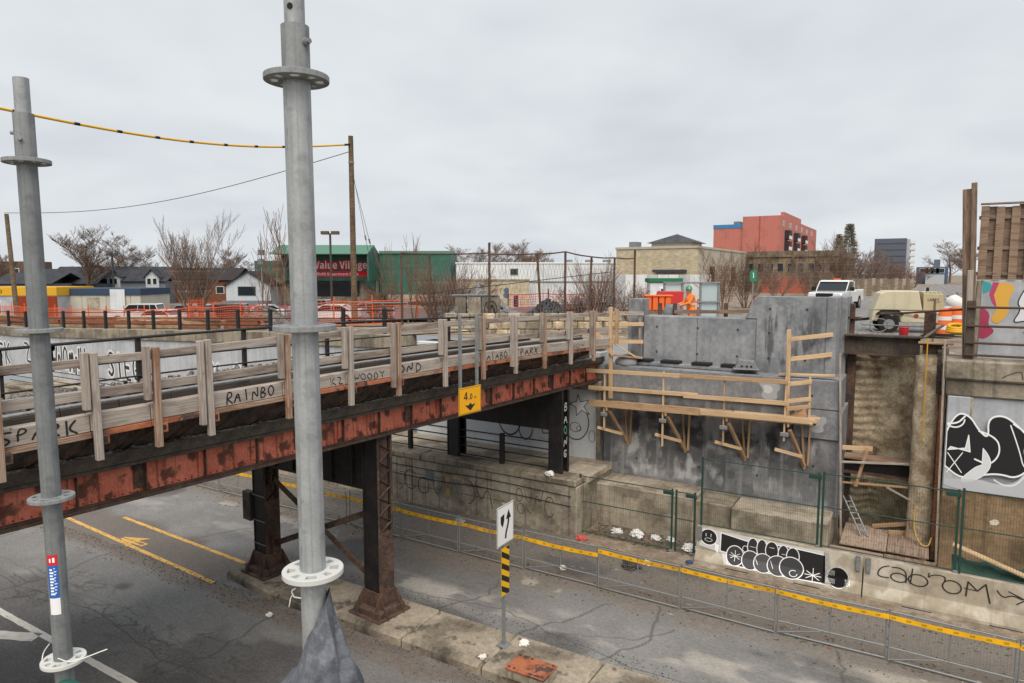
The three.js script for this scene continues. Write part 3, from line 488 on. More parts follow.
// ---------- new concrete abutment under construction ----------
const AB = 20.3;
{
  const a = thing('new_abutment', 'new grey concrete bridge abutment with stepped back wall', 'abutment');
  obj('footing', bx(-8.9, -5.4, -0.2, 1.3, 19.15, 22, 0.03), M.cTan, a);
  obj('footing', bx(-5.38, -4.36, -0.2, 1.22, 19.28, 22, 0.03), M.cOld, a);
  obj('footing', bx(-4.34, -1.84, -0.2, 1.2, 19.2, 22, 0.03), M.cTan, a);
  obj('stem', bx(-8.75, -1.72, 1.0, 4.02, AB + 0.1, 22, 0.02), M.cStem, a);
  obj('bearing_shelf', bx(-8.72, -1.8, 4.03, 4.86, AB, 22, 0.025), M.cNew, a);
  obj('shelf_step', bx(-8.3, -4.12, 4.87, 4.98, AB + 0.32, 21.0, 0.02), M.cNew, a);
  obj('back_wall', bx(-7.66, -4.17, 4.8, 6.44, 20.95, 21.55, 0.025), M.cNew, a);
  obj('tall_wall', prism([[-4.165, 4.8], [-2.3, 4.8], [-2.3, 7.1], [-4.18, 7.1], [-4.5, 6.455], [-4.165, 6.455]], 0.67, -21.6), M.cNew, a);
  obj('cheek_wall', bx(-2.295, -2.02, 4.8, 7.12, 20.9, 22.0, 0.025), M.cNew, a);
  obj('return_wall', bx(-2.26, -1.86, 2.2, 7.1, 22.01, 23.4, 0.02), M.cNew, a);
  obj('end_pillar', bx(-8.14, -7.67, 4.8, 6.98, 20.85, 21.5, 0.025), M.cStem, a);
  obj('cap_block', bx(-2.95, -1.76, 3.2, 4.02, AB + 0.02, AB + 0.098, 0.015), M.cNew, a);
  // cone holes left by the form ties
  const hole = new THREE.CircleGeometry(0.035, 10), hm = std({ color: 0x3a3c3e });
  for (const [x, y, b] of [[-7.2, 6.1, 20.94], [-5.9, 6.1, 20.94], [-4.7, 6.1, 20.94], [-7.2, 5.3, 20.94], [-5.9, 5.3, 20.94], [-4.7, 5.3, 20.94], [-3.8, 6.75, 20.92], [-2.8, 6.75, 20.92], [-3.8, 6.05, 20.92], [-2.8, 6.0, 20.92], [-3.8, 5.3, 20.92], [-2.8, 5.3, 20.92], [-2.5, 4.4, 20.29], [-7.6, 2.9, 20.39], [-5.6, 2.9, 20.39], [-3.9, 2.9, 20.39], [-7.6, 1.9, 20.39], [-5.6, 1.9, 20.39], [-3.9, 1.9, 20.39], [-2.4, 3.6, 20.31], [-2.4, 2.4, 20.39], [-6.6, 3.6, 20.39], [-4.8, 3.6, 20.39]]) { const g = hole.clone(); g.translate(x, y, -(b - 0.004)); obj('tie_hole', g, hm, a); }
  for (const [x0, x1] of [[-7.92, -7.28], [-6.96, -6.36], [-5.98, -5.42], [-5.1, -4.62]]) obj('bearing_recess', bx(x0, x1, 4.985, 5.07, 20.6, 20.94, 0.01), M.rubber, a);
  // vertical pour joints and pale patches of laitance
  for (const x of [-5.92]) obj('pour_joint', bx(x - 0.006, x + 0.006, 4.99, 6.42, 20.944, 20.95, 0.001), hm, a);
  const pale = strokes(512, 512, [{ p: [[12, 18], [34, 10], [60, 22], [78, 14], [88, 40], [70, 58], [80, 82], [46, 92], [22, 76], [30, 50]], fill: 'rgba(206,208,210,0.5)' }, { p: [[30, 30], [50, 26], [64, 44], [50, 66], [34, 58]], fill: 'rgba(218,220,222,0.5)' }]);
  // lime bloom washed down the stem and darker runs of water
  const bloom = (seed, rgb, amt) => dataTex(512, 256, (u, v) => { const n = fbm(u, v, 22, 3, 5, seed), p = fbm(u, v, 6, 5, 5, seed + 7), e = sstep(0, 0.15, u) * sstep(1, 0.85, u) * sstep(0, 0.12, v) * sstep(1, 0.7, v); return [rgb[0], rgb[1], rgb[2], 255 * amt * sstep(0.46, 0.66, n * 0.55 + p * 0.45) * e]; }, { clampTo: true });
  print('lime_bloom', bloom(3, [205, 206, 208], 0.75), a, V(-8.6, 1.3, AB + 0.094), EX, 4.2, 1.7); print('lime_bloom', bloom(13, [196, 197, 200], 0.6), a, V(-4.9, 1.3, AB + 0.094), EX, 3.0, 2.2); print('water_run', bloom(23, [52, 52, 54], 0.6), a, V(-8.6, 2.3, AB + 0.09), EX, 6.6, 1.7); print('lime_bloom', bloom(33, [182, 184, 187], 0.45), a, V(-7.6, 5.1, 20.944), EX, 3.4, 1.3); print('water_run', bloom(43, [80, 82, 86], 0.5), a, V(-4.1, 5.0, 20.922), EX, 1.8, 2.0);
  print('laitance_patch', pale, a, V(-4.05, 4.1, AB - 0.004), EX, 0.85, 0.7); print('laitance_patch', pale, a, V(-2.7, 3.3, AB + 0.016), EX, 0.7, 0.65);
}
// steel bearing blocks lying on the shelf
{
  const t = thing('bearing_block', 'grey steel bearing block with bolt holes at the right of the shelf', 'bearing', [-4.35, 4.99, 20.55], 0.25);
  obj('block', prism([[-0.32, 0], [0.32, 0], [0.24, 0.24], [-0.22, 0.3]], 0.36, -0.18, 0.02), M.galvDull, t); for (const x of [-0.12, 0.02, 0.14]) obj('bolt', rod(new THREE.Vector3(x, 0.1, 0.17), new THREE.Vector3(x, 0.1, 0.22), 0.03, 8), M.rubber, t); obj('plate', bx(-0.36, 0.36, -0.005, 0.03, -0.24, 0.24, 0.005), M.zinc, t);
  const c = thing('wrapped_bearing', 'grey tarp wrapped bearing at the left end of the shelf', 'bearing', [-8.05, 4.87, 20.5]);
  const g = new THREE.SphereGeometry(0.34, 18, 10); const p = g.attributes.position; for (let i = 0; i < p.count; i++) { const n = vnoise(p.getX(i) * 9 + 5, p.getZ(i) * 9 + p.getY(i) * 7 + 5, 99, 99, 2); p.setXYZ(i, p.getX(i) * (0.9 + n * 0.3), Math.max(-0.01, p.getY(i) * (0.65 + n * 0.3) + 0.08), p.getZ(i) * 0.7); } g.computeVertexNormals(); obj('tarp', g, std({ color: 0x8e9298, roughness: 0.8 }), c);
}

// ---------- timber work platform hung on the abutment ----------
{
  const t = thing('work_platform', 'tan timber work platform with guard rails hung on the new abutment', 'platform');
  const F = 19.35, L = (n) => (n % 3 ? M.lumber : M.lumber2); let k = 0;
  const y = (x) => 3.68 + (x + 8.7) * 0.018;
  for (let i = 0; i < 4; i++) { const b = F + 0.06 + i * 0.235; for (const [x0, x1] of [[-8.75 + (i % 2) * 0.15, -5.2 + i * 0.2], [-5.16 + i * 0.2, -2.35 + (i % 2) * 0.1]]) obj('plank', bar(V(x0, y(x0) + (i % 2) * 0.006, b), V(x1, y(x1) + (i % 2) * 0.006, b), 0.225, 0.05), L(k++), t); }
  for (const [x0, x1, dy, dx] of [[-8.9, -5.6, 1.09, 0], [-5.9, -3.0, 1.1, 0], [-8.82, -5.4, 0.56, 0], [-5.8, -2.95, 0.52, 0], [-8.8, -5.2, 0.1, 0], [-5.3, -2.4, 0.09, 0]]) obj('guard_rail', bar(V(x0, y(x0) + dy, F - 0.03 - (x0 > -6 ? 0.042 : 0)), V(x1, y(x1) + dy, F - 0.03 - (x0 > -6 ? 0.042 : 0)), 0.04, dy < 0.2 ? 0.16 : 0.12), L(k++), t);
  for (const [x, y0, y1] of [[-8.3, 3.0, 4.8], [-6.43, 2.66, 4.9], [-4.66, 3.0, 4.92], [-3.04, 3.25, 5.0]]) {
    obj('guard_post', bar(V(x, y0, F + 0.03), V(x, y1, F + 0.03), 0.04, 0.09), L(k++), t);
    obj('bracket_strut', bar(V(x + 0.12, 3.55, F + 0.1), V(x + 0.42, 2.35, AB + 0.05), 0.09, 0.09), M.lumber2, t);
    obj('bracket_strut', bar(V(x + 0.3, 3.6, AB + 0.03), V(x + 0.42, 2.3, AB + 0.03), 0.05, 0.09), M.lumber2, t);
    obj('bracket_strut', bar(V(x + 0.52, 3.62, AB + 0.03), V(x + 0.5, 2.4, AB + 0.03), 0.05, 0.09), L(k++), t);
    obj('joist', bar(V(x + 0.1, y(x) - 0.08, F - 0.06), V(x + 0.1, y(x) - 0.08, AB + 0.06), 0.05, 0.1), M.lumber2, t);
    obj('diagonal', bar(V(x - 0.22, 3.0, F + 0.0), V(x + 0.4, 2.75, F + 0.55), 0.04, 0.09), M.lumber, t);
    obj('clamp', bx(x - 0.1, x + 0.12, 3.38, 3.5, F - 0.06, F + 0.0, 0.02), M.galvDull, t);
  }
  // taller post and returns at the right-hand end
  obj('corner_post', bar(V(-3.1, 3.75, AB - 0.12), V(-3.14, 6.22, AB - 0.12), 0.1, 0.13), M.lumber, t);
  for (const yy of [5.98, 5.42]) obj('end_rail', bar(V(-3.1, yy - 0.03, AB - 0.03), V(-2.1, yy + 0.1, 20.85), 0.04, 0.12), M.lumber, t);
  obj('toe_board', bar(V(-3.4, 4.93, AB + 0.1), V(-1.95, 4.98, AB + 0.16), 0.2, 0.05), M.lumber, t);
  obj('corner_post', bar(V(-2.52, 3.78, F + 0.75), V(-2.54, 4.95, F + 0.75), 0.05, 0.1), M.lumber, t);
  for (const dy of [1.02, 0.55, 0.34]) obj('end_rail', bar(V(-3.02, 3.78 + dy, F + 0.1), V(-2.5, 3.8 + dy, F + 0.72), 0.04, 0.11), L(k++), t);
  obj('gusset', prism([[-3.0, 3.86], [-2.55, 3.86], [-2.6, 4.15]], 0.04, -(F + 0.55)), M.lumber2, t);
}

// ---------- railway bridge: local x = outward from the near girder, z = -(distance along the bridge) ----------
{
  const B = thing('railway_bridge', 'rusty red girder railway bridge with grey timber railing crossing the road', 'bridge', [-10.9, 0, 0], -Math.atan(0.09));
  const camber = (t) => -0.0019 * (t - 11.3) * (t - 11.3);
  const t0 = -3, t1 = 20.6, r = rngOf(31);
  // girders
  for (const [o, s] of [[0, 1], [-3.95, -1]]) {
    const w = obj('girder_web', bx(o - 0.02, o, 4.33, 4.84, t0, t1, 0.002), M.red, B);
    obj('bottom_flange', bx(o - 0.19, o + 0.15, 4.28, 4.328, t0, t1, 0.004), M.rust, w);
    obj('flange_angle', bx(o + 0.002, o + 0.1, 4.332, 4.35, t0, t1, 0.004), M.rust, w); obj('flange_angle', bx(o + 0.001, o + 0.018, 4.352, 4.42, t0, t1, 0.003), M.red, w);
    obj('top_flange', bx(o - 0.22, o + 0.2, 4.845, 4.9, t0, t1, 0.004), M.grimeSteel, w);
    if (o === 0) for (let t = t0 + 0.2, k = 0; t < t1; t += 0.98, k++) { const st = obj('stiffener', bx(o + 0.002, o + 0.1, 4.355, 4.843, t, t + 0.016, 0.003), M.rust, B); obj('stiffener_angle', bx(o + 0.019, o + 0.033, 4.425, 4.8, t - 0.09 - (k % 3 ? 0 : 0.06), t - 0.001, 0.003), k % 3 ? M.red : M.rust, st); }
  }
  // rivet rows of the near girder: many small heads in one piece
  { const g = [], s = new THREE.IcosahedronGeometry(0.016, 0); for (let t = t0; t < t1; t += 0.11) for (const y of [4.385, 4.815]) { const q = s.clone(); q.translate(0.02, y, -t); g.push(q); } stuff(obj('rivets', g, M.rust, B)); }
  // grimy ledge, floor edge and floor plate
  obj('ledge_plate', bx(-0.25, 0.24, 4.905, 5.02, t0, t1, 0.02), M.grimeSteel, B);
  obj('cover_angle', bx(0.245, 0.262, 4.93, 5.1, t0, t1, 0.003), M.grimeSteel, B);
  obj('floor_side', bx(-0.34, -0.3, 5.022, 5.6, t0, t1, 0.004), M.grimeSteel, B);
  obj('floor_plate', bx(-4.3, -0.345, 4.95, 5.2, t0, t1, 0.01), M.grimeSteel, B);
  { const g = [], rr = rngOf(8), s = new THREE.IcosahedronGeometry(0.045, 0); for (let i = 0; i < 900; i++) { const q = s.clone(), k = 0.4 + rr() * 0.9; q.scale(k, k * 0.6, k); q.rotateY(rr() * 6); q.translate(-0.2 + rr() * 0.42, 5.025, -mix(t0, t1, rr())); g.push(q); } stuff(obj('loose_stones', g, M.gravel, B)); }
  // outriggers that carry the walkway
  const posts = [0.2, 1.5, 2.75, 3.8, 4.92, 5.72, 6.52, 7.92, 9.28, 10.5, 11.9, 13.22, 14.5, 15.8, 17.12, 18.4];
  posts.forEach((t, k) => {
    const y = 5.66 + camber(t);
    obj('outrigger', [bar(new THREE.Vector3(-0.28, y - 0.06, -t - 0.1), new THREE.Vector3(0.98, y - 0.06, -t - 0.1), 0.1, 0.1, 0.005)], M.rust, B);
    obj('outrigger_brace', bar(new THREE.Vector3(-0.24, 5.06, -t - 0.12), new THREE.Vector3(0.8, y - 0.1, -t - 0.1), 0.08, 0.1), M.rust, B);
    obj('outrigger_brace', bar(new THREE.Vector3(-0.24, 5.06, -t - 0.75), new THREE.Vector3(0.7, y - 0.1, -t - 0.75), 0.07, 0.09), M.rust, B);
    obj('bracket_end', bx(0.985, 1.06, y - 0.14, y + 0.0, t + 0.06, t + 0.2, 0.01), M.rustLight, B);
    obj('bracket_hole', bx(1.061, 1.066, y - 0.1, y - 0.03, t + 0.095, t + 0.165, 0.001), M.black, B);
  });
  // fascia timbers, with the channel under them, post by post
  const wood = [M.woodGrey, M.woodGrey2];
  const span = posts.concat([19.6]);
  for (let i = 0; i < span.length - 1; i++) {
    const a = span[i] + 0.004, b = span[i + 1] - 0.004, ya = camber(a), yb = camber(b);
    obj('fascia_timber', bar(new THREE.Vector3(0.9, 5.83 + ya, -a), new THREE.Vector3(0.9, 5.83 + yb, -b), 0.16, 0.24, 0.012), M.woodGrey, B);
    obj('fascia_channel', bar(new THREE.Vector3(0.9, 5.665 + ya, -a), new THREE.Vector3(0.9, 5.665 + yb, -b), 0.2, 0.08, 0.006), i % 3 ? M.rustLight : M.woodRusty, B);
    for (let j = 0; j < 4; j++) obj('walkway_plank', bar(new THREE.Vector3(0.72 - j * 0.19, 5.74 + ya + r() * 0.012, -a), new THREE.Vector3(0.72 - j * 0.19, 5.74 + yb + r() * 0.012, -b), 0.13, 0.05, 0.006), j % 2 ? M.creosote : wood[1], B);
    obj('guard_timber', bar(new THREE.Vector3(-0.06, 5.82 + ya, -a), new THREE.Vector3(-0.06, 5.82 + yb, -b), 0.16, 0.16, 0.01), M.creosote, B); obj('guard_strip', bar(new THREE.Vector3(-0.06, 5.915 + ya, -a), new THREE.Vector3(-0.06, 5.915 + yb, -b), 0.13, 0.028, 0.006), M.galvDull, B);
    // railing boards
    const jt = (r() - 0.5) * 0.03;
    obj('top_rail', bar(new THREE.Vector3(0.95, 6.66 + ya + jt, -a - 0.04), new THREE.Vector3(0.95, 6.66 + yb - jt, -b + 0.04), 0.045, 0.115, 0.006), wood[i % 2], B);
    obj('mid_rail', bar(new THREE.Vector3(0.9, 6.2 + ya + jt, -a + 0.05), new THREE.Vector3(0.9, 6.2 + yb, -b - 0.05), 0.045, 0.13, 0.006), wood[(i + 1) % 2], B);
  }
  posts.forEach((t, i) => {
    const y = camber(t), lean = (r() - 0.5) * 0.04;
    obj('railing_post', bar(new THREE.Vector3(1.05, 5.32 + y, -t - 0.06), new THREE.Vector3(1.05, 6.76 + y + r() * 0.04, -t - 0.06 - lean), 0.09, 0.09, 0.008), i % 2 ? M.woodRusty : M.woodGrey, B);
    obj('post_block', bar(new THREE.Vector3(1.03, (i % 3 ? 6.02 : 5.5) + y, -t + 0.055), new THREE.Vector3(1.03, 6.79 + y, -t + 0.055), 0.1, 0.08, 0.008), wood[i % 2], B);
  });
  // paint tags on the fascia
  const tagAt = (t, txt, len, h, seed, lw, dy = 0) => { const s = Math.sin(Math.atan(0)); const dir = new THREE.Vector3(0, 0, -1); print('fascia_tag', scrawl(txt, 512, 128, { seed, lw, color: '#19191b' }), B, new THREE.Vector3(0.984, 5.72 + camber(t + len / 2) + dy, -t), dir, len, h * 0.82); };
  tagAt(3.85, 'SPARK', 0.95, 0.26, 2, 14); tagAt(6.85, 'RAINBO', 0.95, 0.28, 4, 12); tagAt(8.9, 'KZ', 0.35, 0.22, 6, 14); tagAt(9.45, 'WOODY', 0.85, 0.2, 8, 11); tagAt(10.6, 'DND', 0.75, 0.28, 10, 17); tagAt(13.3, 'RAIABO', 1.05, 0.25, 12, 12); tagAt(14.6, 'SPARX', 1.1, 0.26, 14, 14); tagAt(17.3, 'WOW', 0.8, 0.22, 16, 10);
  // deck: ties, ballast, rails
  for (let t = t0 + 0.2; t < t1 - 0.2; t += 0.56) obj('tie', bx(-3.5, -0.35, 5.3 + camber(t), 5.52 + camber(t), t, t + 0.24, 0.012), M.creosote, B);
  for (const o of [-1.22, -2.7]) {
    obj('rail', [bx(o - 0.065, o + 0.065, 5.46, 5.475, t0, t1, 0.003), bx(o - 0.012, o + 0.012, 5.476, 5.6, t0, t1, 0.002)], M.rail, B); obj('rail_head', bx(o - 0.036, o + 0.036, 5.601, 5.64, t0, t1, 0.008), M.railTop, B);
  }
  for (const o of [-0.62]) obj('guard_rail', [bx(o - 0.05, o + 0.05, 5.46, 5.475, t0, t1, 0.003), bx(o - 0.012, o + 0.012, 5.476, 5.7, t0, t1, 0.002), bx(o - 0.035, o + 0.035, 5.701, 5.74, t0, t1, 0.006)], M.rail, B);
  { // ballast stones
    const rr = rngOf(41), geo = new THREE.IcosahedronGeometry(0.06, 0), N = 5200, im = new THREE.InstancedMesh(geo, M.gravel, N), m = new THREE.Matrix4(), q = new THREE.Quaternion(), e = new THREE.Euler(), c = new THREE.Color();
    for (let i = 0; i < N; i++) { const t = mix(t0, t1, rr()), o = -4.1 + rr() * 3.7, k = 0.5 + rr() * 0.7; e.set(rr() * 6, rr() * 6, rr() * 6); m.compose(new THREE.Vector3(o, 5.4 + rr() * 0.07 + (o < -3 ? 0.06 : 0) + camber(t), -t), q.setFromEuler(e), new THREE.Vector3(k, k * 0.8, k)); im.setMatrixAt(i, m); const g = 0.55 + rr() * 0.6; im.setColorAt(i, c.setRGB(g, g * 0.97, g * 0.94)); }
    im.name = 'ballast'; B.add(im); stuff(im);
    obj('ballast_bed', bx(-4.3, -0.345, 5.205, 5.36, t0, t1, 0.01), M.gravel, B);
  }
  // black pipe railing on the far side of the deck
  for (let t = -2.2; t < 20; t += 2.62) obj('far_railing_post', bx(-4.95, -4.85, 5.2, 6.36 + camber(t), t, t + 0.1, 0.01), M.black, B);
  for (const [y, rad] of [[6.36, 0.035], [5.86, 0.022], [5.5, 0.022]]) obj('far_railing_rail', tubeThrough([-3, 3, 8, 12, 16, 20.4].map((t) => new THREE.Vector3(-4.82, y + camber(t), -t)), rad, 30, 6), M.black, B);
  obj('far_walkway', bx(-5.0, -4.32, 5.1, 5.2, t0, t1, 0.01), M.creosote, B);
  obj('far_fascia', bx(-5.08, -5.01, 4.95, 5.3, t0, t1, 0.01), M.woodGrey2, B);

  // bents: riveted columns, caps, cross bracing
  const local = (x, b) => { const c = Math.cos(Math.atan(0.09)), s = Math.sin(Math.atan(0.09)), dx = x + 10.9; return [dx * c - b * s, dx * s + b * c]; };
  const column = (x, b, y0, y1, full) => {
    const [o, t] = local(x, b), hw = 0.24, c = obj('column', [bx(o - hw, o - hw + 0.03, y0, y1, t - 0.22, t + 0.22, 0.004), bx(o - hw + 0.031, o + hw - 0.031, y0, y1, t - 0.2, t - 0.17, 0.004), bx(o - hw + 0.031, o + hw - 0.031, y0, y1, t + 0.17, t + 0.2, 0.004), bx(o + hw - 0.03, o + hw, y0, y1, t - 0.22, t - 0.12, 0.004), bx(o + hw - 0.03, o + hw, y0, y1, t + 0.12, t + 0.22, 0.004)], M.black, B);
    if (full) {
      const lac = []; for (let y = y0 + 0.9, k = 0; y < y1 - 0.2; y += 0.2, k++) lac.push(bar(new THREE.Vector3(o + hw + 0.006, y, -(t - (k % 2 ? 0.17 : -0.17))), new THREE.Vector3(o + hw + 0.006, y + 0.2, -(t - (k % 2 ? -0.17 : 0.17))), 0.012, 0.06, 0.002, new THREE.Vector3(1, 0, 0)));
      obj('lacing', lac, M.rust, c); obj('lacing_backing', bx(o + hw - 0.05, o + hw - 0.031, y0 + 0.1, y1, t - 0.119, t + 0.119, 0.002), M.rust, c);
      obj('cover_plate', bx(o + hw + 0.0135, o + hw + 0.026, y0 + 0.1, y0 + 1.9, t - 0.2, t + 0.2, 0.003), M.rust, c);
      obj('corner_angle', [bx(o + hw + 0.001, o + hw + 0.014, y0, y1, t - 0.22, t - 0.16, 0.003), bx(o + hw + 0.001, o + hw + 0.014, y0, y1, t + 0.16, t + 0.22, 0.003)], M.rust, c);
      // flared foot
      obj('foot_gusset', [prism([[o - 0.55, y0 + 0.02], [o + 0.55, y0 + 0.02], [o + 0.27, y0 + 0.55], [o - 0.27, y0 + 0.55]], 0.02, -(t - 0.225)), prism([[o - 0.55, y0 + 0.02], [o + 0.55, y0 + 0.02], [o + 0.27, y0 + 0.55], [o - 0.27, y0 + 0.55]], 0.02, -(t + 0.245))], M.rust, c);
      { const g = prism([[-(t + 0.5), y0 + 0.02], [-(t - 0.5), y0 + 0.02], [-(t - 0.24), y0 + 0.55], [-(t + 0.24), y0 + 0.55]], 0.02, 0); g.rotateY(-Math.PI / 2); const g1 = g.clone(); g1.translate(o + hw + 0.05, 0, 0); const g2 = g.clone(); g2.translate(o - hw - 0.012, 0, 0); obj('foot_gusset', [uvBox(g1), uvBox(g2)], M.rust, c); }
      obj('foot_block', [bx(o - 0.42, o + 0.42, y0 + 0.0, y0 + 0.2, t - 0.4, t + 0.4, 0.03), bx(o - 0.5, o + 0.5, y0 - 0.04, y0 + 0.05, t - 0.48, t + 0.48, 0.01)], M.rust, c);
    }
    return c;
  };
  const c1 = column(-10.15, 11.1, 0.2, 4.27, true), c2 = column(-14.05, 11.25, 0.2, 4.27, true);
  column(-9.3, 18.25, 1.74, 4.27, false); column(-13.15, 18.3, 1.74, 4.27, false);
  // warning bands round the back column and a cabinet fixed to it
  { const [o, t] = local(-14.05, 11.25); for (const y of [2.2, 1.55, 3.1, 0.95]) obj('band_clamp', [bx(o - 0.25, o + 0.27, y, y + 0.03, t - 0.232, t - 0.222, 0.002)], M.galvDull, B); obj('cabinet', bx(o - 0.62, o - 0.28, 1.5, 2.25, t - 0.28, t - 0.1, 0.02), M.grimeSteel, B); }
  { // cross beam between the columns, then bracing
    const [oa, ta] = local(-13.75, 11.24), [ob, tb] = local(-10.42, 11.12);
    obj('cross_beam', bar(new THREE.Vector3(oa, 3.62, -ta), new THREE.Vector3(ob, 3.62, -tb), 0.3, 1.28, 0.01), M.black, B);
    for (let i = 0; i < 5; i++) { const k = (i + 0.5) / 5; obj('cross_beam_stiffener', bx(mix(oa, ob, k) - 0.02, mix(oa, ob, k) + 0.02, 3.05, 4.2, mix(ta, tb, k) - 0.2, mix(ta, tb, k) - 0.152, 0.004), M.black, B); }
    const br = (y0, y1, d) => obj('cross_brace', bar(new THREE.Vector3(oa - 0.05, y0, -(ta + d)), new THREE.Vector3(ob + 0.05, y1, -(tb + d)), 0.04, 0.14, 0.006), M.rust, B);
    br(2.75, 0.95, -0.05); br(0.95, 2.45, 0.06);
    for (const [o, t, y] of [[oa - 0.02, ta, 2.75], [ob + 0.02, tb, 0.95], [oa - 0.02, ta, 0.95], [ob + 0.02, tb, 2.4]]) obj('gusset_plate', bx(o - 0.12, o + 0.12, y - 0.22, y + 0.22, t - 0.11, t - 0.09, 0.004), M.rust, B);
    // column on the far bent carries painted letters
    const [oc, tc] = local(-9.3, 18.25); print('column_tag', scrawl('G', 96, 96, { color: '#c9ccce', seed: 3, lw: 15, alpha: 0.75 }), B, new THREE.Vector3(oc + 0.245, 2.2, -(tc - 0.11)), new THREE.Vector3(0, 0, -1), 0.22, 0.32);
    for (const [ch, y, sd] of [['N', 2.55, 5], ['O', 2.9, 6], ['A', 3.25, 7], ['B', 3.6, 8]]) print('column_tag', scrawl(ch, 96, 96, { color: ch === 'O' ? '#58a088' : '#c9ccce', seed: sd, lw: 15, alpha: 0.75 }), B, new THREE.Vector3(oc + 0.245, y, -(tc - 0.11)), new THREE.Vector3(0, 0, -1), 0.22, 0.32);
    const [od, td] = local(-12.9, 18.3); obj('cross_beam', bar(new THREE.Vector3(od, 3.62, -td), new THREE.Vector3(oc - 0.28, 3.62, -tc), 0.26, 1.2, 0.01), M.black, B);
  }
}
// clearance sign hung from the railing by two bars
{
  const s = thing('clearance_sign', 'yellow 4.0 m clearance sign hung on two bars from the bridge railing', 'sign', [-10.9, 0, 0], -Math.atan(0.09));
  for (const t of [12.32, 12.9]) obj('hanger', bar(new THREE.Vector3(1.16, 5.1, -t), new THREE.Vector3(1.16, 6.86, -t), 0.07, 0.05, 0.006), M.galvDull, s);
  obj('plate', bx(1.19, 1.2, 4.64, 5.25, 12.22, 13.0, 0.003), M.yellow, s);
  const face = canvasTex(512, 400, (c, w, h) => {
    c.fillStyle = '#e8a80e'; c.fillRect(0, 0, w, h); c.strokeStyle = '#2a2622'; c.lineWidth = 6; c.strokeRect(10, 10, w - 20, h - 20);
    c.fillStyle = '#23201d'; c.font = 'bold 170px sans-serif'; c.textBaseline = 'alphabetic'; c.fillText('4', 105, 190); c.font = 'bold 120px sans-serif'; c.fillText('.0', 210, 190); c.font = 'bold 60px sans-serif'; c.fillText('m', 345, 190);
    c.beginPath(); c.moveTo(130, 265); c.lineTo(215, 275); c.lineTo(255, 240); c.lineTo(300, 275); c.lineTo(385, 265); c.lineTo(258, 365); c.closePath(); c.fill();
  });
  print('sign_face', face, s, new THREE.Vector3(1.204, 4.65, -12.23), new THREE.Vector3(0, 0, -1), 0.76, 0.59, { transparent: false, roughness: 0.6 });
}
// new timber guard at the end of the deck, beside the abutment
{
  const g = thing('deck_end_guard', 'fresh tan timber guard rail closing the far end of the bridge deck', 'guard rail');
  obj('post', bar(V(-8.42, 3.8, 20.15), V(-8.45, 6.72, 20.15), 0.1, 0.12), M.lumber, g); obj('post', bar(V(-8.26, 5.5, 20.2), V(-8.26, 6.66, 20.2), 0.09, 0.09), M.lumber2, g); obj('post', bar(V(-7.68, 5.5, 20.7), V(-7.68, 6.55, 20.7), 0.06, 0.09), M.woodGrey, g);
  for (const y of [6.52, 6.18, 5.62]) obj('rail', bar(V(-8.6, y, 20.08), V(-7.55, y, 20.66), 0.04, 0.12), y > 6.4 ? M.woodGrey : M.lumber, g);
  obj('brace', bar(V(-8.9, 5.9, 20.02), V(-8.3, 5.2, 20.06), 0.04, 0.14), M.lumber, g); obj('brace', bar(V(-8.25, 5.55, 20.12), V(-7.7, 5.15, 20.4), 0.2, 0.04), M.lumber, g); obj('plank', bar(V(-8.4, 5.2, 20.14), V(-7.5, 5.12, 20.5), 0.2, 0.05), M.lumber2, g);
}

// ---------- excavation between the abutment and the old wall on the right ----------
{
  // soil face: rough, with ridges
  const g = new THREE.PlaneGeometry(2.9, 6.2, 60, 110), p = g.attributes.position;
  for (let i = 0; i < p.count; i++) { const x = p.getX(i), y = p.getY(i); const n = fbm((x + 10) / 20, (y + 10) / 20, 20, 20, 5, 3) - 0.5; const ridge = Math.sin(y * 26 + n * 6) * 0.035 * sstep(0.1, -0.4, x) + Math.abs(Math.sin(x * 2.6 + 0.9)) * 0.34 - 0.2; p.setXYZ(i, x - 0.75, y + 2.6, -22.75 + ridge + n * 0.3); }
  g.computeVertexNormals(); const s = struct('soil_face', uvBox(g), M.soil, 'rough beige soil face at the back of the excavation');
  const f = new THREE.PlaneGeometry(2.9, 6.2, 30, 40), q = f.attributes.position; f.rotateX(-Math.PI / 2); // loose earth
  for (let i = 0; i < q.count; i++) { const n = fbm((q.getX(i) + 10) / 20, (q.getZ(i) + 10) / 20, 30, 30, 4, 9) - 0.5; q.setXYZ(i, q.getX(i) - 0.6, 0.12 + n * 0.35 + sstep(-1, -3, q.getZ(i)) * 0.9, q.getZ(i) - 21.2); }
  f.computeVertexNormals(); struct('pit_floor', uvBox(f), M.dirt, 'loose dirt floor of the excavation');
  struct('verge', [bx(-8.4, 12, -0.05, 0.05, 17.4, 19.3, 0.02)], M.dirt, 'strip of dirt and litter behind the barriers');
}
{
  const pl = thing('plywood_cover', 'pale scuffed plywood sheets covering the floor of the excavation', 'plywood');
  for (const [x0, x1, b0, b1, y] of [[-1.8, -0.55, 18.35, 19.5, 0.54], [-0.53, 0.6, 18.35, 19.5, 0.56], [-1.58, -0.5, 19.52, 21.3, 0.62], [-0.48, 0.45, 19.52, 21.0, 0.63]]) obj('sheet', bx(x0, x1, y, y + 0.03, b0, b1, 0.004), std({ map: x0 < -1 ? T.woodGrey : T.woodGrey2, color: 0xfff0e4 }), pl);
  for (const b of [18.5, 19.2, 20.1, 20.5]) obj('bearer', bx(-1.55, 0.4, 0.06, 0.539, b, b + 0.09, 0.005), M.lumber2, pl);
}
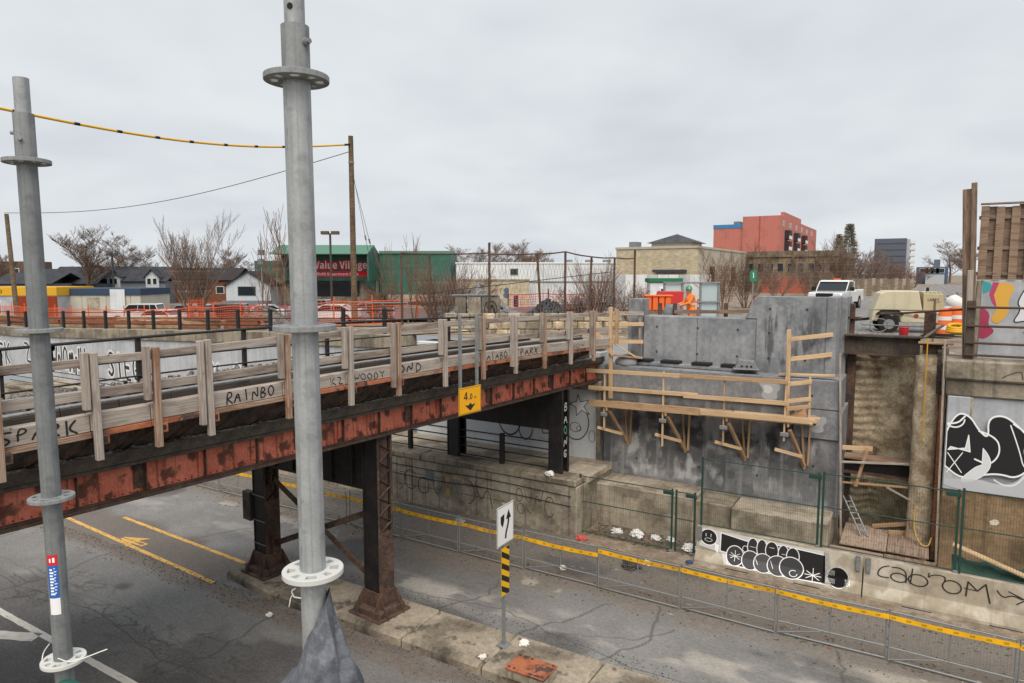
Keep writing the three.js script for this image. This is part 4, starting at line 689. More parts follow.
{
  const t = thing('steel_waler', 'dark brown steel beam bridging the top of the excavation', 'beam');
  obj('web', bx(-1.9, 0.0, 5.5, 5.98, 22.0, 22.03, 0.003), M.grimeSteel, t); obj('top_flange', bx(-1.9, 0.05, 5.981, 6.03, 21.8, 22.2, 0.004), M.grimeSteel, t); obj('bottom_flange', bx(-1.9, 0.0, 5.45, 5.499, 21.82, 22.2, 0.004), M.rust, t);
  const e = thing('end_beam', 'short rusty beam end over the concrete pile', 'beam'); obj('flange', bx(0.0, 0.62, 5.86, 5.9, 21.2, 21.75, 0.004), M.grimeSteel, e); obj('web', bx(0.06, 0.5, 5.62, 5.859, 21.3, 21.34, 0.003), M.rust, e); obj('timber_cap', bx(-0.05, 0.75, 5.905, 5.96, 21.1, 21.3, 0.01), M.lumber2, e);
  const u = thing('steel_strut', 'brown steel strut low across the excavation', 'strut'); obj('web', bx(-1.75, 0.15, 2.12, 2.5, 21.6, 21.62, 0.003), M.black, u); obj('top_flange', bx(-1.75, 0.15, 2.501, 2.56, 21.35, 21.9, 0.004), M.woodRusty, u); obj('bottom_flange', bx(-1.75, 0.15, 2.07, 2.119, 21.4, 21.85, 0.004), M.rust, u);
  const sp = thing('soldier_pile', 'rusty steel soldier pile beside the new abutment', 'pile'); obj('shaft', bx(-1.82, -1.6, 0.2, 5.45, 22.2, 22.5, 0.01), M.rust, sp);
}
{
  const c = thing('concrete_pile', 'rough beige concrete pile with a yellow rod at the right of the excavation', 'pile');
  const g = new THREE.CylinderGeometry(0.3, 0.3, 5.4, 28, 70, true), p = g.attributes.position; for (let i = 0; i < p.count; i++) { const n = fbm((p.getX(i) + 4) / 8, (p.getY(i) + 4) / 8, 24, 24, 4, 7) - 0.5; p.setX(i, p.getX(i) * (1 + n * 0.22) + 0.22); p.setZ(i, p.getZ(i) * (1 + n * 0.22) - 21.0); p.setY(i, p.getY(i) + 2.9); } g.computeVertexNormals();
  obj('shaft', uvBox(g), M.soil, c); obj('yellow_rod', rod(V(0.17, 3.4, 20.62), V(0.16, 6.1, 20.62), 0.016, 6), M.yellow, c);
  const l = thing('timber_lagging', 'reddish brown timber lagging boards beside the concrete pile', 'lagging'); for (let k = 0; k < 17; k++) obj('board', bx(0.5, 0.62, 0.3 + k * 0.255, 0.3 + k * 0.255 + 0.245, 20.5, 21.6, 0.006), M.lagging, l); for (let k = 0; k < 8; k++) obj('fill', bx(0.4, 0.499, 4.66 + k * 0.14, 4.79 + k * 0.14, 20.75, 21.6, 0.01), M.creosote, l);
  const s = thing('edge_stud', 'pale vertical timber stud against the old wall', 'stud'); obj('stud', bar(V(0.62, 0.3, 20.2), V(0.53, 6.1, 20.2), 0.05, 0.1), M.woodGrey, s);
  const s2 = thing('edge_stud', 'pale vertical timber stud at the corner of the new abutment', 'stud'); obj('stud', bar(V(-1.6, 0.3, 20.26), V(-1.84, 5.62, 20.26), 0.05, 0.1), M.woodGrey, s2);
}
{
  const f = thing('form_frame', 'loose wooden form frame above the steel strut', 'frame');
  obj('board', bar(V(-1.85, 2.95, 20.7), V(-1.0, 2.9, 21.2), 0.05, 0.12), M.lumber, f); obj('board', bar(V(-1.9, 2.58, 20.5), V(0.2, 2.62, 21.2), 0.08, 0.05), M.woodGrey, f); obj('board', bar(V(-1.35, 1.9, 20.7), V(-1.1, 2.95, 21.0), 0.04, 0.09), M.lumber2, f); obj('board', bar(V(-1.7, 1.92, 20.9), V(0.1, 1.98, 21.1), 0.1, 0.04), M.lumber2, f); obj('board', bar(V(-0.6, 1.98, 20.8), V(0.1, 1.62, 20.9), 0.1, 0.04), M.woodGrey, f);
  const lad = thing('ladder', 'small aluminium ladder leaning down into the excavation', 'ladder'); const a = [V(-1.66, 1.5, 21.0), V(-1.12, 0.66, 20.3)], b = [V(-1.5, 1.52, 21.05), V(-0.96, 0.66, 20.36)];
  obj('rail', rod(a[0], a[1], 0.025, 6), M.zinc, lad); obj('rail', rod(b[0], b[1], 0.025, 6), M.zinc, lad); for (let k = 1; k < 7; k++) obj('rung', rod(a[0].clone().lerp(a[1], k / 7), b[0].clone().lerp(b[1], k / 7), 0.016, 6), M.zinc, lad);
  const sc = thing('scrap_timber', 'scrap timbers lying at the back of the excavation floor', 'timber'); for (const [x0, y0, b0, x1, y1, b1] of [[-0.9, 0.7, 21.2, 0.1, 1.0, 21.1], [-0.5, 0.7, 20.9, 0.3, 0.72, 21.2], [-0.05, 0.66, 20.85, -0.02, 1.1, 20.9]]) obj('timber', bar(V(x0, y0, b0), V(x1, y1, b1), 0.09, 0.1), M.lumber2, sc);
  const h = thing('hose', 'yellow hose looped beside the concrete pile', 'hose'); obj('hose', tubeThrough([V(0.1, 1.6, 20.55), V(0.12, 1.0, 20.45), V(0.28, 0.72, 20.3), V(0.42, 0.72, 20.25), V(0.5, 0.95, 20.3)], 0.02, 30, 6), std({ color: 0xc9a25a }), h);
}
// ---------- old abutment on the right with its wooden screen ----------
{
  const w = thing('right_abutment', 'old stained concrete abutment with big graffiti at the right edge', 'abutment');
  obj('lower_wall', bx(0.64, 12, -0.1, 2.3, 20.25, 21.4, 0.03), std({ map: T.cOld, color: 0xf6dcc0, bumpMap: Bp.mid, bumpScale: 0.012 }), w);
  obj('upper_wall', bx(0.66, 12, 2.301, 4.72, 20.3, 21.4, 0.02), M.paleWall, w); obj('pilaster', bx(0.66, 1.14, 2.31, 4.71, 20.2, 20.298, 0.02), M.paleWall, w); obj('panel_joint', bx(1.12, 1.2, 3.35, 4.7, 20.22, 20.299, 0.02), M.cGrime, w);
  obj('string_course', bx(0.62, 12, 4.721, 5.13, 20.22, 21.4, 0.03), M.cOld, w); obj('cap', bx(0.55, 12, 5.131, 5.64, 20.1, 21.4, 0.05), M.cOld, w);
  const K = '#17171a', Wt = '#eef0f2';
  const g = strokes(1024, 640, [
    { p: [[0, 30], [6, 6], [18, 8], [26, 26], [34, 34], [32, 10], [44, 4], [56, 16], [64, 28], [76, 6], [92, 8], [100, 30], [100, 78], [84, 66], [72, 54], [58, 78], [44, 74], [30, 78], [14, 86], [0, 72]], fill: '#1d1c1f', w: 14, c: Wt },
    { p: [[0, 20], [8, 20], [14, 10]], w: 14, c: Wt }, { p: ring(6, 14, 8, 10, 0, 200), w: 12, c: Wt }, { p: [[2, 52], [16, 48], [18, 32], [20, 52], [4, 48]], fill: '#d4d7da', w: 8, c: Wt, line: 1 }, { p: [[2, 56], [14, 78]], w: 8, c: Wt }, { p: [[14, 54], [2, 80]], w: 8, c: Wt }, { p: [[26, 26], [40, 30], [44, 50], [36, 66], [24, 60]], w: 13, c: Wt },
    { p: [[30, 46], [40, 60], [30, 84], [10, 92], [24, 70], [30, 66]], fill: '#d6d9dc', w: 6, c: Wt }, { p: [[50, 16], [58, 44], [62, 66], [70, 60], [68, 40]], w: 10, c: Wt }, { p: [[52, 14], [66, 28], [78, 16], [76, 40], [82, 62], [90, 58], [86, 20]], w: 10, c: Wt }, { p: ring(67, 44, 6, 10), fill: '#dfe2e4' },
    { p: [[30, 84], [52, 92], [68, 60], [84, 90], [100, 80], [100, 100], [0, 100], [0, 88]], fill: 'rgba(196,200,206,0.85)' }, { p: [[40, 82], [54, 94], [68, 62], [82, 92], [100, 84]], w: 10, c: '#e6e8ea' }]);
  print('mural', g, w, V(0.68, 2.33, 20.19), EX, 2.6, 2.1);
  const g2 = strokes(1024, 640, [{ p: [[0, 20], [20, 8], [44, 12], [60, 6], [84, 14], [100, 10], [100, 84], [60, 90], [30, 78], [0, 82]], fill: '#201f22', w: 14, c: Wt }, { p: ring(24, 46, 12, 22), w: 11, c: Wt }, { p: [[44, 20], [50, 70], [60, 24], [70, 70], [78, 20]], w: 11, c: Wt }]);
  print('mural', g2, w, V(3.3, 2.33, 20.29), EX, 3.4, 2.1);
  print('mural', strokes(512, 128, [{ p: [[30, 80], [50, 20], [52, 80]], w: 7, c: '#55493c' }, { p: [[60, 80], [66, 20], [80, 30], [64, 50]], w: 7, c: '#55493c' }, { p: [[84, 20], [88, 80], [96, 30]], w: 7, c: '#55493c' }]), w, V(1.2, 5.18, 20.094), EX, 1.8, 0.4);
  // streaks of rust wash on the lower wall are in its own surface; a pale spall
  print('spall', strokes(128, 64, [{ p: [[20, 50], [40, 20], [80, 30], [70, 80], [30, 84]], fill: '#d9d2c2' }]), w, V(1.62, 1.5, 20.244), EX, 0.36, 0.26);
}
{
  const s = thing('wooden_screen', 'tall weathered brown board fence above the right hand abutment', 'fence');
  obj('post', bar(V(1.03, 5.64, 20.74), V(0.82, 9.86, 20.74), 0.2, 0.18, 0.01), M.brown, s); obj('post', bar(V(1.12, 5.64, 20.6), V(0.95, 10.0, 20.6), 0.12, 0.12, 0.01), M.brown2, s); obj('stub_post', bar(V(1.02, 5.64, 20.48), V(0.98, 7.85, 20.48), 0.13, 0.12, 0.01), M.woodGrey, s);
  const r = rngOf(71); let k = 0;
  for (let x = 1.22; x < 5.4; x += 0.155, k++) { const back = k % 2, top = 9.42 + (r() - 0.5) * 0.06; obj('board', bx(x - 0.085 - back * 0.01, x + 0.085 + back * 0.01, 7.62, top, 20.7 + back * 0.075, 20.725 + back * 0.075, 0.004), back ? M.brown2 : M.brown, s); }
  for (const y of [9.1, 8.35, 7.72]) obj('rail', bx(1.1, 5.4, y, y + 0.09, 20.726, 20.774, 0.004), M.brown2, s); obj('cap_board', bx(1.12, 5.4, 9.46, 9.5, 20.66, 20.84, 0.006), M.brown, s);
  const m = thing('painted_panel', 'panel with colourful star graffiti below the wooden board fence', 'panel');
  obj('panel', bx(1.24, 5.4, 5.64, 7.6, 20.74, 20.82, 0.008), M.paleWall, m); obj('panel_edge', bx(1.14, 1.235, 5.64, 7.58, 20.72, 20.82, 0.006), M.cOld, m);
  const g = strokes(768, 768, [{ p: [[0, 0], [12, 2], [14, 14], [2, 20]], fill: '#3f9aa0' }, { p: [[14, 2], [40, 2], [30, 26], [34, 44], [16, 40], [10, 20]], fill: '#b4456a' }, { p: [[22, 2], [46, 2], [34, 30], [38, 46], [24, 70], [12, 60], [22, 44], [16, 22]], fill: '#d8a648' }, { p: [[0, 40], [14, 48], [10, 70], [22, 78], [8, 92], [0, 90]], fill: '#a83c5c' }, { p: [[60, 2], [44, 30], [52, 44], [40, 66], [60, 60], [70, 70], [100, 60], [100, 2]], fill: '#d6d8dc', w: 12, c: '#22242a' }, { p: [[60, 40], [74, 46], [96, 30]], w: 10, c: '#3a3c42' }, { p: [[56, 80], [62, 72], [68, 82], [74, 72], [80, 82], [92, 74]], w: 7, c: '#26282c' }, { p: [[60, 90], [94, 86]], w: 6, c: '#26282c' }]);
  print('mural', g, m, V(1.25, 6.0, 20.734), EX, 1.6, 1.58);
  const rl = thing('cap_railing', 'rusty steel pipe railing along the top of the right hand abutment', 'railing');
  for (const x of [1.04, 4.2, 7.4]) obj('post', bx(x - 0.09, x + 0.09, 5.64, 7.1, 20.28, 20.44, 0.01), M.grimeSteel, rl);
  for (const y of [6.94, 6.48, 6.06, 5.76]) obj('rail', rod(V(0.94, y, 20.24), V(9, y, 20.24), 0.028, 8), M.rustPipe, rl);
  const rl2 = thing('edge_railing', 'rusty pipe railing crossing above the excavation', 'railing');
  obj('rail', rod(V(-1.0, 6.62, 21.9), V(1.0, 6.86, 21.0), 0.03, 8), M.rustPipe, rl2); obj('rail', rod(V(-1.5, 6.3, 22.2), V(0.1, 6.3, 22.1), 0.02, 8), M.galvDull, rl2);
  obj('post', bx(0.06, 0.34, 6.0, 6.72, 21.95, 22.2, 0.02), M.rust, rl2); obj('post', bx(-1.82, -1.68, 5.98, 6.9, 22.3, 22.42, 0.01), M.rust, rl2); obj('brace', bar(V(0.1, 6.02, 21.9), V(0.52, 6.4, 21.7), 0.08, 0.06), M.woodGrey, rl2); obj('cross_piece', bx(-1.9, -1.5, 6.45, 6.52, 22.2, 22.29, 0.005), M.rust, rl2);
}

// ---------- temporary fence along the road ----------
{
  const F = 15.05, H = 1.06, sheet = 2.1;
  const proto = thing('fence_panel', '', 'fence panel', [0, 0, F], 0, 'steel mesh fence panels along the far lane');
  const z = M.zinc, tz = (x, y, d = 0) => new THREE.Vector3(x, y, d);
  obj('post', rod(tz(0.03, 0, 0), tz(0.03, H + 0.03, 0), 0.016, 8), z, proto); obj('post', rod(tz(sheet - 0.03, 0, 0), tz(sheet - 0.03, H, 0), 0.016, 8), z, proto);
  obj('upright', rod(tz(sheet / 2, 0.3, 0), tz(sheet / 2, H - 0.03, 0), 0.014, 6), z, proto);
  obj('top_rail', rod(tz(0.03, H - 0.02, 0), tz(sheet - 0.03, H - 0.02, 0), 0.016, 8), z, proto); obj('mid_rail', rod(tz(0.03, 0.3, 0), tz(sheet - 0.03, 0.3, 0), 0.016, 8), z, proto); obj('bottom_rail', rod(tz(0.03, 0.045, 0), tz(sheet - 0.03, 0.045, 0), 0.019, 8), z, proto);
  obj('brace', rod(tz(0.06, 0.06, 0.02), tz(sheet * 0.42, 0.29, 0.02), 0.013, 6), z, proto);
  const w = []; for (let x = 0.08; x < sheet - 0.05; x += 0.052) w.push(rod(tz(x, 0.3, 0), tz(x, H - 0.03, 0), 0.0021, 3)); for (let y = 0.36; y < H - 0.03; y += 0.052) w.push(rod(tz(0.04, y, 0), tz(sheet - 0.04, y, 0), 0.0021, 3)); stuff(obj('wire_mesh', w, z, proto));
  const where = ['far left, behind the back bridge column', 'left of the bridge columns', 'seen between the bridge columns', 'seen through the cross braces', 'right behind the front bridge column', 'before the left of the stained sidewalk wall', 'before the middle of the stained sidewalk wall', 'just left of the keep right sign', 'just right of the keep right sign', 'before the litter strip', 'before the gap left of the barriers', 'before the left of the black graffiti barrier', 'before the middle of the black graffiti barrier', 'before the joint of the two barriers', 'before the tagged right barrier', 'at the right edge of the road'];
  const r = rngOf(3); let first = true, k = 0;
  for (let x = -27.57; x < 4.5; x += sheet, k++) {
    const lab = 'silver mesh fence panel ' + (where[k] || 'past the right edge');
    if (first) { proto.position.set(x, 0, -F); proto.userData.label = lab; first = false; } else { const c = dup(proto, [x, 0, F + (r() - 0.5) * 0.05], (r() - 0.5) * 0.05, lab); c.rotation.x = (r() - 0.5) * 0.05; }
  }
  // caution tape tied along the top
  const tape = thing('caution_tape', 'yellow caution tape strung along the silver mesh fence', 'tape');
  const tt = canvasTex(1024, 32, (c, w2, h2) => { c.fillStyle = '#f0b60c'; c.fillRect(0, 0, w2, h2); c.fillStyle = '#4a3c18'; c.font = 'bold 19px sans-serif'; c.textBaseline = 'middle'; for (let i = 0; i < 4; i++) c.fillText('CAUTION', 20 + i * 256, 17); }, {}); tt.wrapS = THREE.RepeatWrapping;
  const tm = std({ map: tt, roughness: 0.5 });
  for (let x = -27.57; x < 4.5; x += sheet) {
    const pos = [], uv = [], idx = [], N = 8, h0 = x < -8 ? 0.8 : 0.9, j = (r() - 0.5) * 0.03;
    for (let i = 0; i <= N; i++) { const t = i / N, s = h0 + j - Math.sin(t * Math.PI) * 0.025, f = Math.sin(i * 2.1 + x) * 0.008; for (const e of [0, 1]) { pos.push(x + 0.02 + t * (sheet - 0.01), s + e * 0.1, -(F - 0.03 + f * (e ? 1 : -1))); uv.push(t * 2, e); } if (i < N) { const a = i * 2; idx.push(a, a + 2, a + 1, a + 1, a + 2, a + 3); } }
    const g = new THREE.BufferGeometry(); g.setAttribute('position', new THREE.Float32BufferAttribute(pos, 3)); g.setAttribute('uv', new THREE.Float32BufferAttribute(uv, 2)); g.setIndex(idx); g.computeVertexNormals(); obj('tape_length', g.toNonIndexed(), tm, tape);
  }
}
// ---------- concrete barriers ----------
{
  const prof = [[0, 0], [0, 0.1], [0.03, 0.16], [0.17, 0.34], [0.24, 0.96], [0.38, 0.96], [0.45, 0.34], [0.59, 0.16], [0.62, 0.1], [0.62, 0]];
  const barrier = (label, x0, len) => {
    const t = thing('concrete_barrier', label, 'barrier', [x0, 0.02, 17.72], 0, 'concrete barriers below the green fence');
    const g = new THREE.ExtrudeGeometry(new THREE.Shape(prof.map(([a, b]) => new THREE.Vector2(a, b))), { depth: len - 0.03, bevelEnabled: true, bevelSize: 0.012, bevelThickness: 0.012, bevelOffset: -0.012, bevelSegments: 1 }); g.rotateY(Math.PI / 2); g.translate(0.015, 0, 0);
    // profile runs away from the road
    obj('body', uvBox(g), M.barrier, t);
    for (const x of [len * 0.28, len * 0.7]) obj('drain_slot', bx(x - 0.3, x + 0.3, -0.015, 0.045, -0.012, 0.05, 0.004), M.rubber, t);
    for (const x of [0.1, len - 0.1]) obj('lift_strap', bx(x - 0.05, x + 0.05, 0.6, 0.975, 0.16, 0.215, 0.004), M.galvDull, t);
    return t;
  };
  const a = barrier('concrete barrier covered with black and white graffiti', -4.94, 4.02), b = barrier('plain concrete barrier tagged with black scribble and an arrow', -0.9, 4.02); barrier('plain concrete barrier past the right edge', 3.14, 4.02);
  const Wt = '#f0f1f2', Kf = '#1b1a1c';
  const art = strokes(2048, 512, [
    { p: [[1, 2], [86, 4], [87, 40], [87, 96], [20, 98], [17, 66], [1, 56]], fill: 'rgba(214,216,217,0.8)', line: 1 },
    { p: ring(7.5, 26, 6, 24), fill: Kf, w: 13, c: Wt }, { p: ring(7.5, 34, 2.6, 5), w: 7, c: '#d8d8da' }, { p: [[5.5, 16], [5.5, 24]], w: 8 }, { p: [[9, 16], [9, 24]], w: 8 }, { p: [[12, 40], [15, 44], [14.5, 70], [12.5, 60]], fill: Wt, line: 1 },
    { p: [[16, 6], [33, 16], [60, 10], [84, 14], [85, 92], [60, 96], [22, 94], [22, 62], [16, 60]], fill: Kf, w: 13, c: Wt, line: 1 },
    { p: ring(38, 30, 3.6, 26), fill: '#2a2a2d', w: 11, c: Wt }, { p: ring(44, 30, 3.4, 27), fill: '#2a2a2d', w: 11, c: Wt }, { p: ring(50.5, 30, 4.2, 26), fill: '#242427', w: 11, c: Wt }, { p: ring(58, 32, 3.4, 24), fill: '#2a2a2d', w: 11, c: Wt }, { p: ring(64, 34, 4, 24), fill: '#222225', w: 11, c: Wt }, { p: [[36, 30], [40, 30]], w: 6 }, { p: [[49, 22], [52, 22]], w: 6 }, { p: [[57, 34], [60, 34]], w: 6 },
    { p: ring(26.5, 66, 6, 30), fill: '#3a3a3e', w: 13, c: Wt }, { p: [[23.5, 58], [29.5, 74]], w: 8 }, { p: [[29.5, 58], [23.5, 74]], w: 8 }, { p: [[26.5, 50], [26.5, 82]], w: 8 }, { p: [[22.5, 66], [30.5, 66]], w: 8 }, { p: ring(33, 40, 1.8, 9), w: 8, c: Wt },
    { p: ring(37, 70, 6, 28), fill: '#46464a', w: 12, c: Wt }, { p: ring(45.5, 71, 6.4, 28), fill: '#505054', w: 12, c: Wt }, { p: ring(55, 70, 7, 29), fill: '#48484c', w: 12, c: Wt }, { p: ring(63.5, 68, 7.6, 31), fill: '#3c3c40', w: 13, c: Wt }, { p: ring(65, 82, 2.4, 9, 0, 300), w: 9, c: Wt }, { p: [[40, 62], [42, 78]], w: 8 }, { p: [[50, 60], [52, 80]], w: 8 },
    { p: [[73, 66], [81, 86]], w: 9 }, { p: [[81, 66], [73, 86]], w: 9 }, { p: [[77, 56], [77, 94]], w: 9 }, { p: [[72, 76], [82, 76]], w: 9 }, { p: ring(92, 68, 6.4, 29), fill: '#252427', w: 13, c: Wt }]);
  // paint follows the barrier's stepped face
  const onFace = (tex, t, x0, w, v0 = 0) => { const P = [[0.005, 0.02], [-0.005, 0.11], [0.023, 0.166], [0.163, 0.346], [0.235, 0.94]].slice(v0), L = [0]; for (let i = 1; i < P.length; i++) L.push(L[i - 1] + Math.hypot(P[i][0] - P[i - 1][0], P[i][1] - P[i - 1][1])); const pos = [], uv = [], idx = []; P.forEach(([d, y], i) => { for (const e of [0, 1]) { pos.push(x0 + e * w, y, -d + 0.005); uv.push(e, L[i] / L[L.length - 1]); } if (i) { const q = i * 2; idx.push(q - 2, q - 1, q, q - 1, q + 1, q); } }); const g = new THREE.BufferGeometry(); g.setAttribute('position', new THREE.Float32BufferAttribute(pos, 3)); g.setAttribute('uv', new THREE.Float32BufferAttribute(uv, 2)); g.setIndex(idx); const gg = g.toNonIndexed(); gg.computeVertexNormals(); const m = new THREE.Mesh(gg, std({ map: tex, transparent: true, roughness: 0.8 })); m.name = 'graffiti'; t.add(m); };
  onFace(art, a, 0.05, 3.75, 1);
  const words = canvasTex(512, 160, (c) => { c.fillStyle = '#f2f3f4'; c.font = 'bold 34px sans-serif'; c.fillText('NOON', 60, 112); c.fillText('WOODS', 50, 150); c.font = 'bold 44px sans-serif'; c.fillText('TÉA', 300, 150); });
  onFace(words, a, 3.15, 0.85, 2);
  const k2 = '#26221f', cab = strokes(1536, 384, [
    { p: [[11, 14], [6, 20], [3, 50], [5, 62], [11, 60]], w: 15, c: k2 }, { p: [[13, 16], [18, 12], [23, 24], [23, 66]], w: 15, c: k2 }, { p: ring(18, 52, 5.5, 17), w: 15, c: k2 }, { p: [[27, 8], [26, 66]], w: 15, c: k2 }, { p: ring(31, 48, 6.5, 22), w: 15, c: k2 }, { p: [[38, 12], [37, 34], [40, 14], [49, 12], [48, 36]], w: 14, c: k2 }, { p: ring(53, 48, 6, 24), w: 15, c: k2 }, { p: [[62, 70], [63, 16], [69, 44], [74, 14], [77, 80]], w: 16, c: k2, line: 1 }, { p: [[61, 42], [68, 44]], w: 12, c: k2 }, { p: [[81, 28], [84, 54], [90, 34], [96, 44]], w: 14, c: k2 }, { p: [[88, 24], [98, 44], [93, 64]], w: 14, c: k2, line: 1 }]);
  onFace(cab, b, 0.2, 3.0, 3);
}
// ---------- green mesh fence ----------
{
  const G = M.greenWire, panel = (label, x0, len, y0, h, b) => {
    const t = thing('green_fence_panel', label, 'fence panel', [x0, y0, b], 0, 'green mesh fence panels at the excavation'), P = (x, y) => new THREE.Vector3(x, y, 0);
    for (const x of [0.03, len - 0.03]) obj('post', bx(x - 0.025, x + 0.025, 0, h + 0.04, -0.02, 0.02, 0.004), G, t);
    for (const y of [0.05, h * 0.55, h - 0.02]) obj('rail', rod(P(0.03, y), P(len - 0.03, y), 0.014, 6), G, t);
    const w = []; for (let x = 0.08; x < len - 0.05; x += 0.055) w.push(rod(P(x, 0.05), P(x, h), 0.0024, 3)); for (let y = 0.2; y < h; y += 0.19) w.push(rod(P(0.03, y), P(len - 0.03, y), 0.0024, 3)); stuff(obj('wire_mesh', w, G, t));
    obj('coupler', bx(len - 0.28, len + 0.02, h - 0.13, h - 0.03, -0.045, -0.021, 0.004), G, t); obj('foot_clamp', bx(len - 0.06, len + 0.04, -0.3, 0.06, -0.05, -0.021, 0.005), M.galvDull, t); return t;
  };
  panel('green mesh panel standing on the ground by the litter, left of the barriers', -8.5, 2.86, 0.07, 1.74, 18.05);
  panel('narrow green mesh panel ending at the black graffiti barrier', -5.6, 0.58, 0.07, 1.72, 18.1);
  panel('green mesh panel on top of the black graffiti barrier', -4.88, 2.95, 0.98, 1.86, 18.03);
  panel('green mesh panel over the joint of the barriers, before the plywood', -1.9, 2.85, 0.98, 1.9, 18.05);
  panel('green mesh panel before the right hand abutment', 0.98, 2.9, 0.98, 1.95, 18.03);
}
// ---------- litter, boards ----------
{
  const r = rngOf(19), crumple = (s, seed) => { const g = new THREE.IcosahedronGeometry(s, 3), p = g.attributes.position; for (let i = 0; i < p.count; i++) { const x = p.getX(i), y = p.getY(i), z = p.getZ(i), n = vnoise(x * 12 / s * 0.3 + seed, y * 12 / s * 0.3 + z * 9 + seed, 199, 199, seed); p.setXYZ(i, x * (0.6 + n), Math.max(0, y * (0.4 + n * 0.5) + s * 0.25), z * (0.5 + n * 0.8)); } g.computeVertexNormals(); return g; };
  const bits = [['white torn plastic sheet by the left of the low wall', -7.5, 18.6, 0.2, 0xe2e2e0], ['large crumpled white plastic bag beside the low wall', -6.9, 18.65, 0.26, 0xe6e6e6], ['small crumpled white bag by the low wall', -6.35, 18.7, 0.18, 0xdedede], ['white crumpled bag hanging by the narrow green panel', -5.25, 18.4, 0.26, 0xe8e8e8], ['flat white sheet lying near the low wall', -5.9, 18.8, 0.16, 0xd6d6d4], ['pink red rag at the corner of the sidewalk wall', -8.2, 17.55, 0.18, 0xb8504a], ['white scrap behind the fence near the drain', -6.0, 17.0, 0.14, 0xdadad8], ['dark heap of leaves behind the fence', -6.3, 16.6, 0.3, 0x3c342c], ['pale scrap near the keep right sign', -7.8, 15.6, 0.12, 0xcfcabd], ['white scrap on the sidewalk coping by the column', -9.35, 17.75, 0.2, 0xe4e4e2], ['grey rag with a silver pipe by the sidewalk wall', -12.1, 16.9, 0.22, 0x9aa0a4], ['small white paper on the road by the island', -12.4, 9.9, 0.1, 0xe2e0dc], ['white paper at the foot of the keep right sign', -6.65, 11.55, 0.13, 0xe4e2de], ['pale scrap on the island edge beside the sign', -7.1, 10.7, 0.1, 0xd8d4cc], ['blue scrap by the end of the barrier', -5.0, 17.55, 0.12, 0x3a4a6a]];
  bits.forEach(([lab, x, b, s, c], i) => { const o = obj('litter', crumple(s * 0.75, i + 3), std({ color: c, roughness: 0.8 })); o.position.set(x, b > 17.4 && b < 17.9 && x < -9 ? 1.745 : b > 10.4 && b < 11.85 ? 0.2 : b > 17.5 ? 0.055 : 0.005, -b); o.rotation.y = r() * 6; tag(o, lab, 'litter', 'scraps of litter'); });
  const t = thing('loose_plank', 'pale plank sloping behind the right hand barrier', 'plank'); obj('plank', bar(V(0.9, 1.35, 18.9), V(2.6, 0.85, 18.7), 0.22, 0.04), M.lumber, t);
  const t2 = thing('loose_plank', 'reddish plank lying at the foot of the right hand abutment', 'plank'); obj('plank', bar(V(0.5, 0.5, 19.2), V(2.4, 0.62, 19.3), 0.2, 0.05), M.lagging, t2);
  const tarp = obj('green_tarp', (() => { const g = new THREE.PlaneGeometry(1.5, 0.9, 20, 12), p = g.attributes.position; g.rotateX(-1.0); for (let i = 0; i < p.count; i++) p.setXYZ(i, p.getX(i), p.getY(i) + (vnoise(p.getX(i) * 5 + 9, p.getZ(i) * 5 + 9, 99, 99, 4) - 0.5) * 0.12, p.getZ(i)); g.translate(1.65, 0.75, -18.75); g.computeVertexNormals(); return g; })(), std({ color: 0x2a4a40, roughness: 0.8, side: THREE.DoubleSide })); tag(tarp, 'dark green tarp crumpled behind the right hand barrier', 'tarp');
}
// ---------- keep right sign and hazard marker on the island ----------
{
  const s = thing('keep_right_sign', 'white keep right sign over a striped hazard board on a steel post', 'sign', [-7.0, 0.18, 11.32]);
  obj('post', [bx(-0.03, 0.03, 0.02, 3.0, -0.03, 0.03, 0.004)], M.galvDull, s); obj('base_plate', bx(-0.12, 0.12, 0.015, 0.035, -0.12, 0.12, 0.004), M.galvDull, s);
  obj('plate', bx(0.034, 0.042, 2.16, 2.98, -0.31, 0.32, 0.003), M.trimWhite, s);
  const f = canvasTex(384, 512, (c, w, h) => {
    c.fillStyle = '#e4e6e6'; c.fillRect(0, 0, w, h); c.strokeStyle = '#1c1c1c'; c.lineWidth = 7; c.strokeRect(8, 8, w - 16, h - 16); c.fillStyle = '#141414';
    c.beginPath(); c.moveTo(75, 130); c.lineTo(165, 110); c.lineTo(160, 200); c.quadraticCurveTo(125, 300, 110, 262); c.lineTo(78, 220); c.closePath(); c.fill();
    c.lineWidth = 40; c.strokeStyle = '#141414'; c.beginPath(); c.moveTo(195, 440); c.bezierCurveTo(190, 330, 265, 310, 262, 180); c.stroke(); c.beginPath(); c.moveTo(200, 195); c.lineTo(262, 75); c.lineTo(322, 195); c.closePath(); c.fill();
  });
  print('sign_face', f, s, new THREE.Vector3(0.0455, 2.165, 0.305), new THREE.Vector3(0, 0, -1), 0.62, 0.81, { transparent: false, roughness: 0.5 });
  obj('hazard_board', bx(0.034, 0.042, 1.1, 2.1, -0.15, 0.15, 0.003), M.yellow, s);
  const hz = canvasTex(128, 448, (c, w, h) => { c.fillStyle = '#e8b400'; c.fillRect(0, 0, w, h); c.fillStyle = '#191816'; for (let y = -200; y < h + 200; y += 108) { c.beginPath(); c.moveTo(0, y); c.lineTo(w, y + 78); c.lineTo(w, y + 132); c.lineTo(0, y + 54); c.fill(); } });
  print('hazard_stripes', hz, s, new THREE.Vector3(0.0455, 1.105, 0.146), new THREE.Vector3(0, 0, -1), 0.292, 0.99, { transparent: false, roughness: 0.6 });
}
